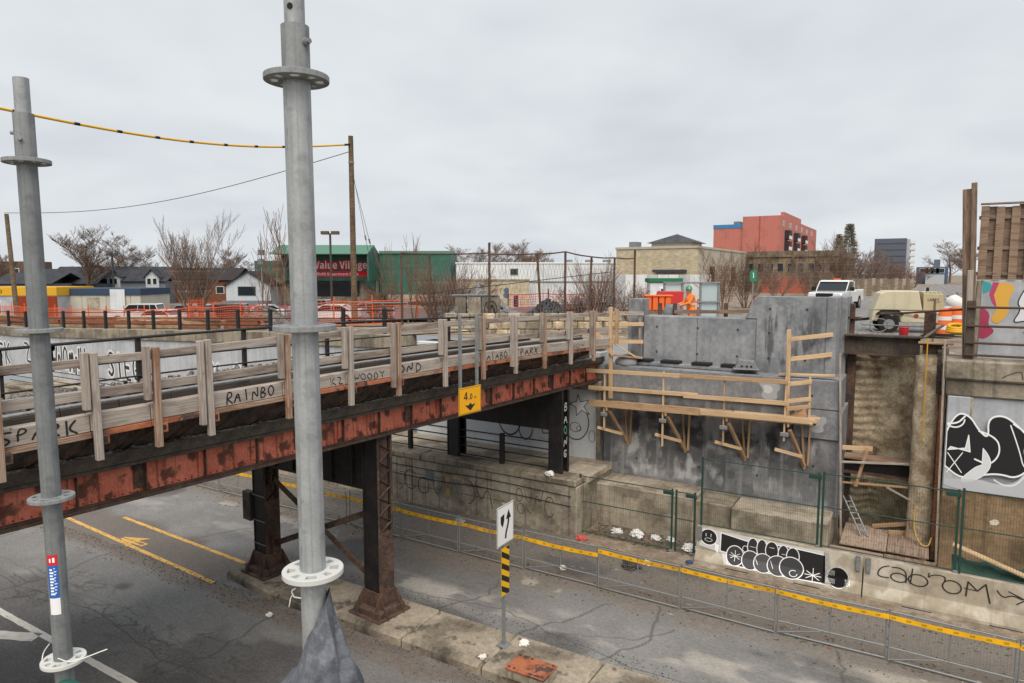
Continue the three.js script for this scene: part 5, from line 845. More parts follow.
{
  const u = thing('steel_cover_box', 'rusty steel plate with bolt holes on a low block at the island end', 'utility box', [-5.96, 0.18, 10.62], 0.0);
  obj('block', bx(-0.39, 0.41, 0.0, 0.19, -0.26, 0.25, 0.03), M.cGrime, u);
  obj('plate', bx(-0.42, 0.42, 0.195, 0.235, -0.28, 0.28, 0.006), M.rustLight, u);
  for (const [x, b] of [[-0.35, -0.22], [-0.24, -0.22], [0.35, -0.22], [0.35, 0.22], [-0.35, 0.22], [0.24, -0.22], [0.35, 0.0], [-0.1, 0.22]]) obj('bolt', rod(new THREE.Vector3(x, 0.235, -b), new THREE.Vector3(x, 0.25, -b), 0.026, 8), M.rust, u);
}
// ---------- grit, dead leaves and crumbs of stone on the ground ----------
{
  const sown = (name, label, N, seed, place, geo, m, tint) => { const im = new THREE.InstancedMesh(geo, m, N), r = rngOf(seed), mt = new THREE.Matrix4(), q = new THREE.Quaternion(), e = new THREE.Euler(), c = new THREE.Color(); for (let i = 0; i < N; i++) { const [x, y, b, k] = place(r); e.set(r() * 6, r() * 6, r() * 6); if (geo.userData.flat) e.set((r() - 0.5) * 0.5, r() * 6, (r() - 0.5) * 0.5); mt.compose(V(x, y, b), q.setFromEuler(e), new THREE.Vector3(k, k * 0.7, k)); im.setMatrixAt(i, mt); im.setColorAt(i, tint(r, c)); } im.name = name; im.userData = { kind: 'stuff', label }; scene.add(im); };
  const stone = new THREE.IcosahedronGeometry(0.014, 0), leaf = new THREE.PlaneGeometry(0.07, 0.05); leaf.rotateX(-Math.PI / 2); leaf.userData.flat = true;
  const clump = (r) => { const t = r(); return t * t; };
  const dry = std({ color: 0xffffff, side: THREE.DoubleSide });
  sown('grit', 'grit and stone crumbs strewn along the kerbs and fence', 5200, 7, (r) => { const k = r(), x = -26 + r() * 32; return k < 0.35 ? [x, 0.008, 10.4 - clump(r) * 0.7, 0.4 + r() * 1.2] : k < 0.55 ? [x > -15 ? x : x + 12, 0.008, 11.9 + clump(r) * 0.7, 0.4 + r() * 1.1] : k < 0.85 ? [x, 0.01, 14.2 + r() * 3.3, 0.4 + r() * 1.5] : [-8.3 + r() * 9, 0.06, 18.1 + r() * 1, 0.6 + r() * 2.2]; }, stone, dry, (r, c) => { const g = 0.07 + r() * r() * 0.22; return c.setRGB(g, g * 0.93, g * 0.84); });
  sown('dead_leaves', 'dry brown leaves blown along the wall and fence', 1300, 17, (r) => { const k = r(); return k < 0.45 ? [-26 + r() * 30, 0.012, 17.6 - clump(r) * 1.4, 0.6 + r() * 0.8] : k < 0.75 ? [-26 + r() * 30, 0.012, 15.1 + (r() - 0.3) * 0.5, 0.6 + r() * 0.7] : [-8.3 + r() * 8, 0.065, 18.0 + r() * 1.1, 0.7 + r()]; }, leaf, dry, (r, c) => c.setRGB(0.1 + r() * 0.12, 0.075 + r() * 0.08, 0.045 + r() * 0.04));
}

// ---------- scaffold standards in the foreground ----------
const yAt = (v, f) => { const y = -(v - 341.5) / 683, c = Math.cos(PITCH), s = Math.sin(PITCH); return CAM_H + f * (y * c - s) / (c + y * s); };
function rosette(y, m, parent) {
  const R = 0.061, s = new THREE.Shape(); s.absarc(0, 0, R, 0, Math.PI * 2);
  for (let k = 0; k < 8; k++) { const a0 = k * Math.PI / 4 + (k % 2 ? 0.2 : 0.13), a1 = (k + 1) * Math.PI / 4 - (k % 2 ? 0.2 : 0.13), h = new THREE.Path(); h.absarc(0, 0, R * 0.86, a0, a1, false); h.absarc(0, 0, R * 0.56, a1, a0, true); h.closePath(); s.holes.push(h); }
  const g = new THREE.ExtrudeGeometry(s, { depth: 0.009, bevelEnabled: true, bevelSize: 0.0012, bevelThickness: 0.0012, bevelSegments: 2, curveSegments: 48 }); g.rotateX(-Math.PI / 2); g.rotateY(0.35); g.translate(0, y, 0); return obj('rosette', g, m, parent);
}
const poleGeo = (r, y0, y1) => { const g = new THREE.CylinderGeometry(r, r, y1 - y0, 40, 1).toNonIndexed(); g.translate(0, (y0 + y1) / 2, 0); const p = g.attributes.position, uv = g.attributes.uv; for (let i = 0; i < p.count; i++) uv.setXY(i, uv.getX(i) * 0.152, p.getY(i)); return g; };
{
  const f = 1.37, p = thing('scaffold_pole', 'thick galvanised scaffold pole with rosettes in the middle foreground', 'scaffold pole', [-1.056, 0, 0.964]);
  p.rotation.z = 0.0055; p.position.x += 5.55 * 0.0055;
  obj('tube', poleGeo(0.0262, 5.55, yAt(26, f)), M.galv, p);
  obj('collar', poleGeo(0.0268, yAt(82, f), yAt(25, f)), M.galvDull, p).position.y = 0.0;
  const sp = obj('spigot', poleGeo(0.0195, yAt(26, f), yAt(-60, f)), M.galv, p); { const g = new THREE.CircleGeometry(0.005, 12); g.rotateY(-YAW - 0.2 + 0.9); void g; obj('pin_hole', rod(new THREE.Vector3(0.008, yAt(8, f), 0.0175), new THREE.Vector3(0.0085, yAt(8, f), 0.0192), 0.006, 10), M.rubber, sp); }
  obj('bolt', [rod(new THREE.Vector3(0.022, yAt(43, f), 0.0), new THREE.Vector3(0.033, yAt(43, f), 0.0), 0.008, 6), rod(new THREE.Vector3(0.033, yAt(43, f), 0.0), new THREE.Vector3(0.04, yAt(43, f), 0.0), 0.005, 8)], M.galvDull, p);
  for (const v of [80, 330, 574]) rosette(yAt(v, f), v > 500 ? std({ color: 0xbfc1bf, roughness: 0.6 }) : M.galvDull, p);
  // torn grey cloth slung round the foot
  const c = thing('torn_cloth', 'torn dark grey cloth wrapped round the foot of the middle scaffold pole', 'cloth', [-1.056, 0, 0.964]);
  const NU = 48, NV = 40, pos = [], uv = [], idx = [], yT = yAt(588, f), yB = 6.75;
  for (let j = 0; j <= NV; j++) for (let i = 0; i <= NU; i++) {
    const a = i / NU * Math.PI * 2, t = j / NV, dir = Math.cos(a - 0.75);                      // high on the right, low on the left
    const top = yT - (1 - dir) * 0.055 - vnoise(i * 0.3, 1, 99, 99, 3) * 0.008, y = mix(top, yB, t);
    const n = vnoise(i * 0.5 + 3, t * 7 + a, 99, 99, 5), n2 = vnoise(i * 1.1 + 9, t * 12, 99, 99, 8), r = 0.0272 + Math.pow(t, 1.35) * 0.088 * (0.8 + 0.5 * n) + t * 0.014 * n2 + Math.sin(a * 6 + t * 5 + n * 4) * 0.0075 * sstep(0.1, 0.6, t) + 0.03 * sstep(0.3, 0.7, t) * Math.max(0, Math.cos(a - 3.7));
    pos.push(Math.cos(a) * r, y, Math.sin(a) * r * -1); uv.push(a * 0.05, y); if (i < NU && j < NV) { const q = j * (NU + 1) + i; idx.push(q, q + NU + 1, q + 1, q + 1, q + NU + 1, q + NU + 2); }
  }
  const g = new THREE.BufferGeometry(); g.setAttribute('position', new THREE.Float32BufferAttribute(pos, 3)); g.setAttribute('uv', new THREE.Float32BufferAttribute(uv, 2)); g.setIndex(idx); g.computeVertexNormals(); const cm = M.cloth.clone(); cm.side = THREE.DoubleSide; cm.map = T.cloth.clone(); cm.map.repeat.set(5, 5); cm.map.needsUpdate = true; obj('drape', g, cm, c);
  const z = thing('cable_tie', 'white cable tie hanging under the lowest rosette of the middle pole', 'cable tie', [-1.056, 0, 0.964]);
  const y = yAt(592, f); obj('tie', tubeThrough([new THREE.Vector3(-0.03, y + 0.012, 0.028), new THREE.Vector3(-0.04, y + 0.004, 0.03), new THREE.Vector3(-0.034, y - 0.006, 0.03), new THREE.Vector3(-0.02, y - 0.004, 0.032), new THREE.Vector3(-0.012, y - 0.004, 0.03)], 0.0016, 20, 5), M.white, z); obj('tail', tubeThrough([new THREE.Vector3(-0.036, y - 0.002, 0.031), new THREE.Vector3(-0.045, y - 0.014, 0.03), new THREE.Vector3(-0.046, y - 0.022, 0.031), new THREE.Vector3(-0.05, y - 0.032, 0.03)], 0.0014, 16, 5), M.white, z);
  void sp;
}
{
  const f = 2.03, p = thing('scaffold_pole', 'galvanised scaffold pole with a sticker near the left edge', 'scaffold pole', [-2.243, 0, 1.021]);
  p.rotation.z = 0.013; p.position.x += 5.55 * 0.013;
  const dim = std({ map: T.galv, color: 0xc4c6c6, roughness: 0.55, metalness: 0.1 }); obj('tube', poleGeo(0.0262, 5.55, yAt(113, f)), dim, p); obj('collar', poleGeo(0.0272, yAt(163, f), yAt(112, f)), M.galvDull, p);
  obj('spigot', poleGeo(0.0205, yAt(113, f), yAt(76, f)), M.galv, p);
  for (const [v, x] of [[139, 0.027], [132, -0.02]]) obj('bolt', rod(new THREE.Vector3(x * 0.5, yAt(v, f), 0.02), new THREE.Vector3(x, yAt(v, f), 0.027), 0.006, 8), M.zinc, p);
  for (const v of [162, 332, 500, 662]) rosette(yAt(v, f), v > 600 ? std({ color: 0xc2c4c1, roughness: 0.6 }) : M.galvDull, p);
  // curved sticker
  const st = canvasTex(128, 512, (c, w, h) => { c.fillStyle = '#2a5fae'; c.fillRect(0, 0, w, h); c.fillStyle = '#c8262e'; c.fillRect(0, 0, w, 90); c.fillStyle = '#e4e6e8'; c.fillRect(0, 370, w, h - 370); c.fillStyle = '#eef2f6'; for (let k = 0; k < 9; k++) { c.fillRect(26, 118 + k * 26, 34 + (k * 37 % 23), 15); c.fillRect(78, 112 + k * 26, 14 + (k * 53 % 19), 8); } c.fillRect(30, 30, 20, 34); c.fillRect(70, 24, 26, 40); }, {});
  const y0 = yAt(612, f), y1 = yAt(553, f), g = new THREE.CylinderGeometry(0.0267, 0.0267, y1 - y0, 20, 1, true, 0, 1.15); g.rotateY(0.12); g.translate(0, (y0 + y1) / 2, 0); const m = new THREE.Mesh(g, std({ map: st, roughness: 0.4 })); m.name = 'sticker'; p.add(m);
  const gc = new THREE.SphereGeometry(0.062, 28, 14, 0, Math.PI * 2, 0, Math.PI / 2), q = gc.attributes.position; for (let i = 0; i < q.count; i++) { const n = vnoise(q.getX(i) * 40 + 9, q.getZ(i) * 40 + 9, 99, 99, 3); q.setXYZ(i, q.getX(i) * (0.9 + n * 0.2), q.getY(i) * 1.3 + (n - 0.5) * 0.012, q.getZ(i) * (0.9 + n * 0.2)); } gc.computeVertexNormals();
  const cap = thing('green_tarp', 'green tarp bundled at the foot of the left scaffold pole', 'tarp', [-2.21, yAt(700, f), 1.0]); obj('bundle', gc, std({ color: 0x1f5a50, roughness: 0.7 }), cap); { const s = gc.clone(); s.scale(1.02, -0.9, 1.02); obj('bundle_underside', s, std({ color: 0x1f5a50, roughness: 0.7, side: THREE.DoubleSide }), cap); }
  obj('rope', rod(new THREE.Vector3(0, 0, 0), new THREE.Vector3(0, 5.55 - yAt(700, f), 0), 0.03, 8), M.cloth, cap);
  const z = thing('cable_tie', 'long white cable tie through the lowest rosette of the left pole', 'cable tie', [-2.243, 0, 1.021]), y = yAt(652, f); obj('tail', tubeThrough([new THREE.Vector3(0.02, y, 0.03), new THREE.Vector3(0.08, y + 0.003, 0.02), new THREE.Vector3(0.13, y + 0.018, -0.06)], 0.0018, 16, 5), M.white, z); obj('tie', tubeThrough([new THREE.Vector3(-0.05, y + 0.022, 0.02), new THREE.Vector3(-0.07, y - 0.01, 0.03), new THREE.Vector3(-0.04, y - 0.03, 0.05)], 0.0018, 16, 5), M.white, z);
}
// ---------- foot plates ----------
{ const a = thing('base_plate', 'steel foot plate of the middle scaffold pole', 'foot plate', [-1.056, 5.55, 0.964]); obj('plate', bx(-0.075, 0.075, 0.001, 0.011, -0.075, 0.075, 0.002), M.zinc, a); const b = thing('base_plate', 'steel foot plate of the left scaffold pole', 'foot plate', [-2.243, 5.55, 1.021]); obj('plate', bx(-0.075, 0.075, 0.001, 0.011, -0.075, 0.075, 0.002), M.zinc, b); }

// ---------- bare trees and shrubs ----------
function addSeg(A, p, q, r1, r2, n) {
  const d = new THREE.Vector3().subVectors(q, p).normalize(), u = Math.abs(d.y) > 0.9 ? new THREE.Vector3(1, 0, 0) : new THREE.Vector3(0, 1, 0), s = new THREE.Vector3().crossVectors(d, u).normalize(), t = new THREE.Vector3().crossVectors(s, d);
  const ring = (c, r) => Array.from({ length: n }, (_, i) => { const a = i / n * Math.PI * 2, k = s.clone().multiplyScalar(Math.cos(a)).addScaledVector(t, Math.sin(a)); return [c.clone().addScaledVector(k, r), k]; });
  const a = ring(p, r1), b = ring(q, r2);
  for (let i = 0; i < n; i++) { const j = (i + 1) % n; for (const [v, k] of [a[i], b[i], a[j], b[i], b[j], a[j]]) { A.p.push(v.x, v.y, v.z); A.n.push(k.x, k.y, k.z); A.u.push(i / n * 0.3, v.y); } }
}
const geoOf = (A) => { const g = new THREE.BufferGeometry(); g.setAttribute('position', new THREE.Float32BufferAttribute(A.p, 3)); g.setAttribute('normal', new THREE.Float32BufferAttribute(A.n, 3)); g.setAttribute('uv', new THREE.Float32BufferAttribute(A.u, 2)); return g; };
function growth(seed, o) {
  const { h = 8, r0 = 0.16, stems = 1, spread = 0.5, levels = 4, kids = 5, up = 0.3, thin = 0.012, stemSpread = 0.4, start = 0.3 } = o, r = rngOf(seed), trunk = { p: [], n: [], u: [] }, crown = { p: [], n: [], u: [] };
  const grow = (p, d, len, rad, lv) => {
    const steps = lv === 0 ? 5 : 3; let q = p.clone(), dir = d.clone(); const nodes = [[q.clone(), dir.clone(), rad]];
    for (let i = 0; i < steps; i++) {
      dir.add(new THREE.Vector3((r() - 0.5) * 0.28, up * 0.12, (r() - 0.5) * 0.28)).normalize(); const nq = q.clone().addScaledVector(dir, len / steps), r1 = rad * (1 - i / steps * 0.62), r2 = rad * (1 - (i + 1) / steps * 0.62);
      addSeg(lv === 0 ? trunk : crown, q, nq, Math.max(thin, r1), Math.max(thin * 0.8, r2), lv === 0 ? 6 : lv === 1 ? 4 : 3); q = nq; nodes.push([q.clone(), dir.clone(), r2]);
    }
    if (lv >= levels) return;
    const n = Math.round(kids * (lv === 0 ? 1.6 : 1) * (0.8 + r() * 0.4));
    for (let k = 0; k < n; k++) {
      const t = lv === 0 ? start + (1 - start) * (k + r()) / n : 0.2 + 0.8 * (k + r()) / n, f = Math.min(steps - 0.01, t * steps), i = Math.floor(f), pp = nodes[i][0].clone().lerp(nodes[i + 1][0], f - i), a = r() * 6.283, dd = nodes[i][1].clone();
      const side = new THREE.Vector3(Math.cos(a), 0, Math.sin(a)); dd.multiplyScalar(1 - spread * (0.6 + r() * 0.4)).addScaledVector(side, spread * (0.7 + r() * 0.5)).add(new THREE.Vector3(0, up * 0.5, 0)).normalize();
      grow(pp, dd, len * (0.38 + r() * 0.22) * (lv === 0 ? 1.15 - t * 0.35 : 1), mix(nodes[i][2], nodes[i + 1][2], f - i) * 0.55, lv + 1);
    }
    if (lv > 0 || stems > 1) grow(q, dir, len * 0.45, nodes[steps][2] * 0.8, lv + 1);
  };
  for (let s = 0; s < stems; s++) { const a = s / stems * 6.283 + r(), k = stems > 1 ? stemSpread * (0.3 + r() * 0.7) : 0.04; grow(new THREE.Vector3(Math.cos(a) * k * 0.5 * (stems > 1 ? 1 : 0), 0, Math.sin(a) * k * 0.5 * (stems > 1 ? 1 : 0)), new THREE.Vector3(Math.cos(a) * k, 1, Math.sin(a) * k).normalize(), h * (0.62 + r() * 0.14) * (stems > 1 ? 0.75 + r() * 0.3 : 1), r0 * (0.7 + r() * 0.4), 0); }
  return [geoOf(trunk), geoOf(crown)];
}
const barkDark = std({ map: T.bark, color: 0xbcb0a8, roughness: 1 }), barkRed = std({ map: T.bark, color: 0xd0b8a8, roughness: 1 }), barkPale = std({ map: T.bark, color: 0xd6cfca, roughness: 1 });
const kinds = {
  broad: growth(5, { h: 10, r0: 0.26, spread: 0.62, levels: 4, kids: 6, up: 0.42, thin: 0.014, start: 0.25 }), broad2: growth(15, { h: 10, r0: 0.24, spread: 0.66, levels: 4, kids: 6, up: 0.36, thin: 0.014, start: 0.22 }),
  multi: growth(7, { h: 8, r0: 0.1, stems: 9, spread: 0.4, levels: 3, kids: 5, up: 0.5, thin: 0.01, stemSpread: 0.42, start: 0.25 }), sapling: growth(9, { h: 6, r0: 0.05, stems: 2, spread: 0.4, levels: 2, kids: 5, up: 0.7, thin: 0.01, stemSpread: 0.14, start: 0.3 }),
  shrub: growth(11, { h: 4, r0: 0.05, stems: 16, spread: 0.5, levels: 2, kids: 5, up: 0.4, thin: 0.009, stemSpread: 0.75, start: 0.15 }), shrub2: growth(21, { h: 4, r0: 0.045, stems: 14, spread: 0.6, levels: 3, kids: 4, up: 0.25, thin: 0.009, stemSpread: 0.8, start: 0.2 }), thicket: growth(31, { h: 6, r0: 0.055, stems: 9, spread: 0.5, levels: 3, kids: 4, up: 0.4, thin: 0.011, stemSpread: 0.7, start: 0.2 }),
};
function plant(name, kind, label, cat, u, depth, hgt, base, m, turn, group, wide = 1) {
  const [x, b] = spot(u, depth), y = base === undefined ? gradeY(x) - 0.05 : base, t = thing(name, label, cat, [x, y, b], turn, group), [a, c] = kinds[kind], H = (c.boundingBox || (c.computeBoundingBox(), c.boundingBox)).max.y, s = hgt / H;
  obj('trunk', a, m, t); obj('crown', c, m, t); t.scale.set(s * wide, s, s * wide); return t;
}
const TG = 'bare trees beyond the road', SG = 'bare shrubs on the upper level';
plant('bare_tree', 'broad', 'broad bare tree behind the dark roofed houses, left of the scaffold pole', 'tree', 92, 96, 11.4, undefined, barkDark, 0.4, TG, 1.25); plant('bare_tree', 'broad2', 'broad bare tree behind the white dormer house', 'tree', 122, 112, 11.2, undefined, barkDark, 2.2, TG, 1.3); plant('bare_tree', 'broad2', 'small bare tree behind the houses, left of the tall many stemmed tree', 'tree', 140, 125, 9.4, undefined, barkDark, 4.2, TG);
plant('bare_tree', 'broad', 'bare tree by the far left wooden pole', 'tree', 3, 110, 8, undefined, barkDark, 1.2, TG); plant('bare_tree', 'broad', 'bare tree rising behind the brown house', 'tree', 228, 120, 9.4, undefined, barkDark, 3.3, TG, 1.2); plant('bare_tree', 'broad2', 'bare tree between the brown and the white house', 'tree', 250, 130, 7.6, undefined, barkDark, 5.3, TG, 1.2);
plant('bare_tree', 'multi', 'tall many stemmed bare tree behind the parked cars', 'tree', 196, 50, 9.2, undefined, barkPale, 0.3, TG, 1.0);
plant('bare_sapling', 'sapling', 'thin bare sapling left of the middle scaffold pole', 'sapling', 262, 44, 6.2, undefined, barkRed, 0.2, TG); plant('bare_sapling', 'sapling', 'tall reddish sapling beside the middle scaffold pole', 'sapling', 284, 40, 7.4, undefined, barkRed, 1.9, TG); plant('bare_sapling', 'sapling', 'thin sapling before the green store', 'sapling', 392, 38, 4.6, undefined, barkRed, 3.2, TG); plant('bare_sapling', 'sapling', 'thin sapling between the green store and the dense shrub', 'sapling', 414, 36, 4.8, undefined, barkRed, 4.2, TG);
plant('bare_shrub', 'shrub', 'dense bare shrub before the right of the green store', 'shrub', 438, 35, 3.5, undefined, barkRed, 0.2, SG, 1.2); plant('bare_shrub', 'shrub2', 'bare shrub beside the small gravel pile', 'shrub', 462, 37, 3.0, undefined, barkRed, 1.2, SG, 1.2); plant('bare_shrub', 'shrub2', 'low bare shrub under the utility pole', 'shrub', 378, 37, 2.6, undefined, barkRed, 2.2, SG);
plant('bare_shrub', 'shrub', 'upright bare shrub between the pipe fence posts', 'shrub', 598, 33, 3.6, undefined, barkRed, 3.0, SG, 0.8); plant('bare_shrub', 'shrub2', 'small bare shrub left of the concrete end pillar', 'shrub', 632, 32, 2.4, undefined, barkRed, 3.9, SG); plant('bare_shrub', 'shrub2', 'low bare shrub by the red netting', 'shrub', 575, 34, 2.0, undefined, barkRed, 4.9, SG);
plant('bare_tree', 'thicket', 'bushy brown bare tree behind the orange worker', 'tree', 722, 44, 4.6, undefined, barkRed, 0.4, TG, 0.9); plant('bare_tree', 'thicket', 'bushy brown bare tree left of the green sign', 'tree', 745, 48, 4.9, undefined, barkDark, 1.6, TG, 1.05); plant('bare_tree', 'thicket', 'bare brown thicket right of the green sign', 'tree', 776, 60, 4.4, undefined, barkPale, 2.6, TG, 1.2); plant('bare_tree', 'thicket', 'bare brown thicket behind the white pickup', 'tree', 808, 75, 4.9, undefined, barkPale, 3.6, TG, 1.3);
plant('bare_tree', 'thicket', 'tall bare thicket right of the pickup roof', 'tree', 838, 85, 8.0, undefined, barkDark, 4.6, TG, 1.1); plant('bare_tree', 'thicket', 'bare reddish thicket left of the dark grey block', 'tree', 866, 90, 7.2, undefined, barkPale, 5.6, TG, 1.2); plant('bare_tree', 'thicket', 'bare thicket under the dark grey block', 'tree', 890, 105, 6, undefined, barkRed, 0.9, TG, 1.4); plant('bare_tree', 'thicket', 'low bare thicket left of the distant blue building', 'tree', 912, 130, 5.2, undefined, barkRed, 1.9, TG, 1.6); plant('bare_tree', 'thicket', 'bare thicket before the long old building', 'tree', 796, 95, 5.0, undefined, barkDark, 2.9, TG, 1.4); plant('bare_tree', 'thicket', 'bare thicket between pickup and compressor', 'tree', 858, 110, 7.6, undefined, barkDark, 0.1, TG, 1.4);
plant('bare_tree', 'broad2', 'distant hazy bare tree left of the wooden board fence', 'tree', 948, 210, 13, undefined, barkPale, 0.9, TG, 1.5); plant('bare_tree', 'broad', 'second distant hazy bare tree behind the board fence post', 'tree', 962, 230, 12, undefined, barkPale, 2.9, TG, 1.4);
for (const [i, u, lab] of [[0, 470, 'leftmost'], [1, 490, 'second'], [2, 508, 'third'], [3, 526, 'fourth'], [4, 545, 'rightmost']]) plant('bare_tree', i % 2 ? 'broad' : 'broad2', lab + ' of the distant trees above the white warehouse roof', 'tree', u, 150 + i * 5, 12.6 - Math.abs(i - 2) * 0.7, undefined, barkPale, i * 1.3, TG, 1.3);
{ // conifers in the thicket
  const needle = std({ color: 0x847e6c, roughness: 1 });
  const mk = (seed) => { const r = rngOf(seed), A = { p: [], n: [], u: [] }; for (let i = 0; i < 1500; i++) { const t = Math.pow(r(), 0.8), y = 1 + t * 9, R = (1 - t) * 2.3 + 0.15, a = r() * 6.283, k = R * (0.25 + 0.75 * r()); const p = new THREE.Vector3(Math.cos(a) * k, y - k * 0.2, Math.sin(a) * k), q = p.clone().add(new THREE.Vector3(Math.cos(a) * 0.5, -0.12 + r() * 0.2, Math.sin(a) * 0.5)); addSeg(A, p, q, 0.07, 0.01, 3); } const B = { p: [], n: [], u: [] }; addSeg(B, new THREE.Vector3(0, 0, 0), new THREE.Vector3(0, 10, 0), 0.16, 0.03, 6); return [geoOf(B), geoOf(A)]; };
  for (const [u, d, h, s, lab] of [[846, 112, 10.6, 3, 'dark conifer above the thicket right of the pickup'], [836, 120, 9.4, 5, 'smaller dark conifer behind the pickup thicket']]) { const [x, b] = spot(u, d), t = thing('conifer', lab, 'tree', [x, gradeY(x), b], s), [B, A] = mk(s); obj('trunk', B, barkDark, t); obj('crown', A, needle, t); t.scale.setScalar(h / 10); }
}

// ---------- buildings ----------
function site(name, label, u, depth, base, turn = YAW, tall = 1) { const [x, b] = spot(u, depth), t = thing(name, label, 'building', [x, base === undefined ? gradeY(x) - 0.4 : base, b], turn); t.scale.y = tall; return t; }
const Lb = (x0, x1, y0, y1, z0, z1, c = 0.01) => { const g = cbox(x1 - x0, y1 - y0, z1 - z0, c); g.translate((x0 + x1) / 2, (y0 + y1) / 2, (z0 + z1) / 2); return uvBox(g); };
function windowAt(t, x, y, w, h, z, axis = 'z', frame = M.trimWhite) {
  const f = 0.08, mk = (d, e, c) => axis === 'z' ? Lb(x - w / 2 + d, x + w / 2 - d, y + d, y + h - d, z, z + e, c) : Lb(z, z + e, y + d, y + h - d, x - w / 2 + d, x + w / 2 - d, c);
  const o = obj('window', mk(0, 0.06, 0.005), frame, t); obj('pane', mk(f, 0.075, 0.002), M.glass, o); return o;
}
function gable(x0, x1, y0, y1, z0, z1, m, t, over = 0.3) { // ridge along x
  const zc = (z0 + z1) / 2, h = y1 - y0, L = x1 - x0 + over * 2; const sh = prism([[-(z1 - z0) / 2 - over, 0], [0, h], [(z1 - z0) / 2 + over, 0], [(z1 - z0) / 2 + over - 0.1, -0.12], [0, h - 0.14], [-(z1 - z0) / 2 - over + 0.1, -0.12]], L, -L / 2); sh.rotateY(Math.PI / 2); sh.translate((x0 + x1) / 2, y0, zc); return obj('roof', uvBox(sh), m, t);
}
function gableFront(x0, x1, y0, y1, z0, z1, m, t, over = 0.25) { // ridge along z, gable faces the viewer
  const xc = (x0 + x1) / 2, w = (x1 - x0) / 2, h = y1 - y0, sh = prism([[-w - over, -over * h / w], [0, h], [w + over, -over * h / w], [w + over, -over * h / w - 0.16], [0, h - 0.16], [-w - over, -over * h / w - 0.16]], z1 - z0 + over, z0); sh.translate(xc, y0, 0); return obj('roof', sh, m, t);
}
const slate = std({ map: T.roofing, color: 0xc9ccd4 }), brownRoof = std({ map: T.roofing, color: 0xb09a90 }), siding = std({ map: T.plaster, color: 0xe4e6e8 }), greyWall = std({ map: T.plaster, color: 0x8e9298 }), beige = std({ map: T.plaster, color: 0xd8cdb8 }), brownWall = std({ map: T.cOld, color: 0xa8908a });
{ // dark roofed house with white dormers
  const t = site('house', 'dark slate roofed house with two white gabled dormers', 108, 105, undefined, YAW, 0.82), s = 105 / 683;
  obj('wall', Lb(-9.5, 9, 0, 4.6, -9, 0), greyWall, t); gable(-9.5, 9, 4.6, 7.4, -9, 0, slate, t, 0.4);
  for (const [x, w] of [[0.6, 3.4], [7.2, 2.0]]) { obj('dormer_wall', Lb(x - w / 2, x + w / 2, 3.4, 5.6, -1.2, 0.4), siding, t); obj('dormer_gable', prism([[x - w / 2, 5.6], [x + w / 2, 5.6], [x, 6.8]], 1.5, -1.2), siding, t); gableFront(x - w / 2, x + w / 2, 5.62, 6.95, -1.4, 0.5, slate, t, 0.2); windowAt(t, x - w * 0.22, 4.0, w * 0.36, 1.2, 0.4); windowAt(t, x + w * 0.22, 4.0, w * 0.36, 1.2, 0.4); }
  obj('porch_roof', Lb(3.5, 9.4, 2.7, 3.0, 0, 1.8), slate, t); windowAt(t, -4, 1.2, 1.6, 1.4, 0.0); void s;
  const t2 = site('house', 'dark house with a white porch gable behind the left scaffold pole', 62, 100, undefined, YAW, 0.82); obj('wall', Lb(-5, 5, 0, 4.2, -8, 0), std({ map: T.plaster, color: 0x5c6068 }), t2); gable(-5, 5, 4.2, 6.9, -8, 0, slate, t2, 0.4); obj('porch_gable', prism([[-2.6, 3.6], [1.4, 3.6], [-0.6, 5.2]], 1.2, -0.4), std({ color: 0x4c5058 }), t2); windowAt(t2, -0.6, 3.7, 1.6, 0.8, 0.8); windowAt(t2, 2.8, 2.0, 1.4, 1.3, 0); obj('chimney', Lb(2.4, 3.2, 6, 7.6, -5, -4.2), M.brownBrick, t2);
  const t3 = site('house', 'brown brick house with a dull brown roof behind the many stemmed tree', 202, 108, undefined, YAW, 0.82); obj('wall', Lb(-8, 5, 0, 4.8, -9, 0), M.brownBrick, t3); gable(-8, 5, 4.8, 7.2, -9, 0, brownRoof, t3, 0.4); for (const x of [-6, -3, 0, 3]) windowAt(t3, x, 2.2, 1.3, 1.4, 0);
  const t4 = site('house', 'white gabled house with one wide window left of the middle scaffold pole', 246, 92, undefined, YAW, 0.82); obj('wall', Lb(-2.6, 3.4, 0, 4.2, -8, 0), siding, t4); obj('gable_wall', prism([[-2.6, 4.2], [3.4, 4.2], [0.4, 6.3]], 0.3, -0.3), siding, t4); gableFront(-2.6, 3.4, 4.25, 6.45, -8, 0.1, brownRoof, t4); windowAt(t4, 0.2, 2.4, 2.4, 1.5, 0, 'z', std({ color: 0x565a60 })); obj('shed', Lb(-2.6, 3.6, 0, 1.6, 0.1, 1.4), greyWall, t4);
  const t5 = site('brick_block', 'brown flat roofed block behind the far left pole', 18, 130); obj('wall', Lb(-3, 3, 0, 7.3, -6, 0), brownWall, t5); windowAt(t5, 0, 4.5, 1.5, 1.5, 0);
  const t6 = site('house', 'grey gabled house behind the orange boarded shop front', 30, 95, undefined, YAW, 0.82); obj('wall', Lb(-5, 3, 0, 4.3, -8, 0), greyWall, t6); gable(-5, 3, 4.3, 6.2, -8, 0, slate, t6, 0.4); windowAt(t6, -1, 2.5, 1.4, 1.2, 0);
}
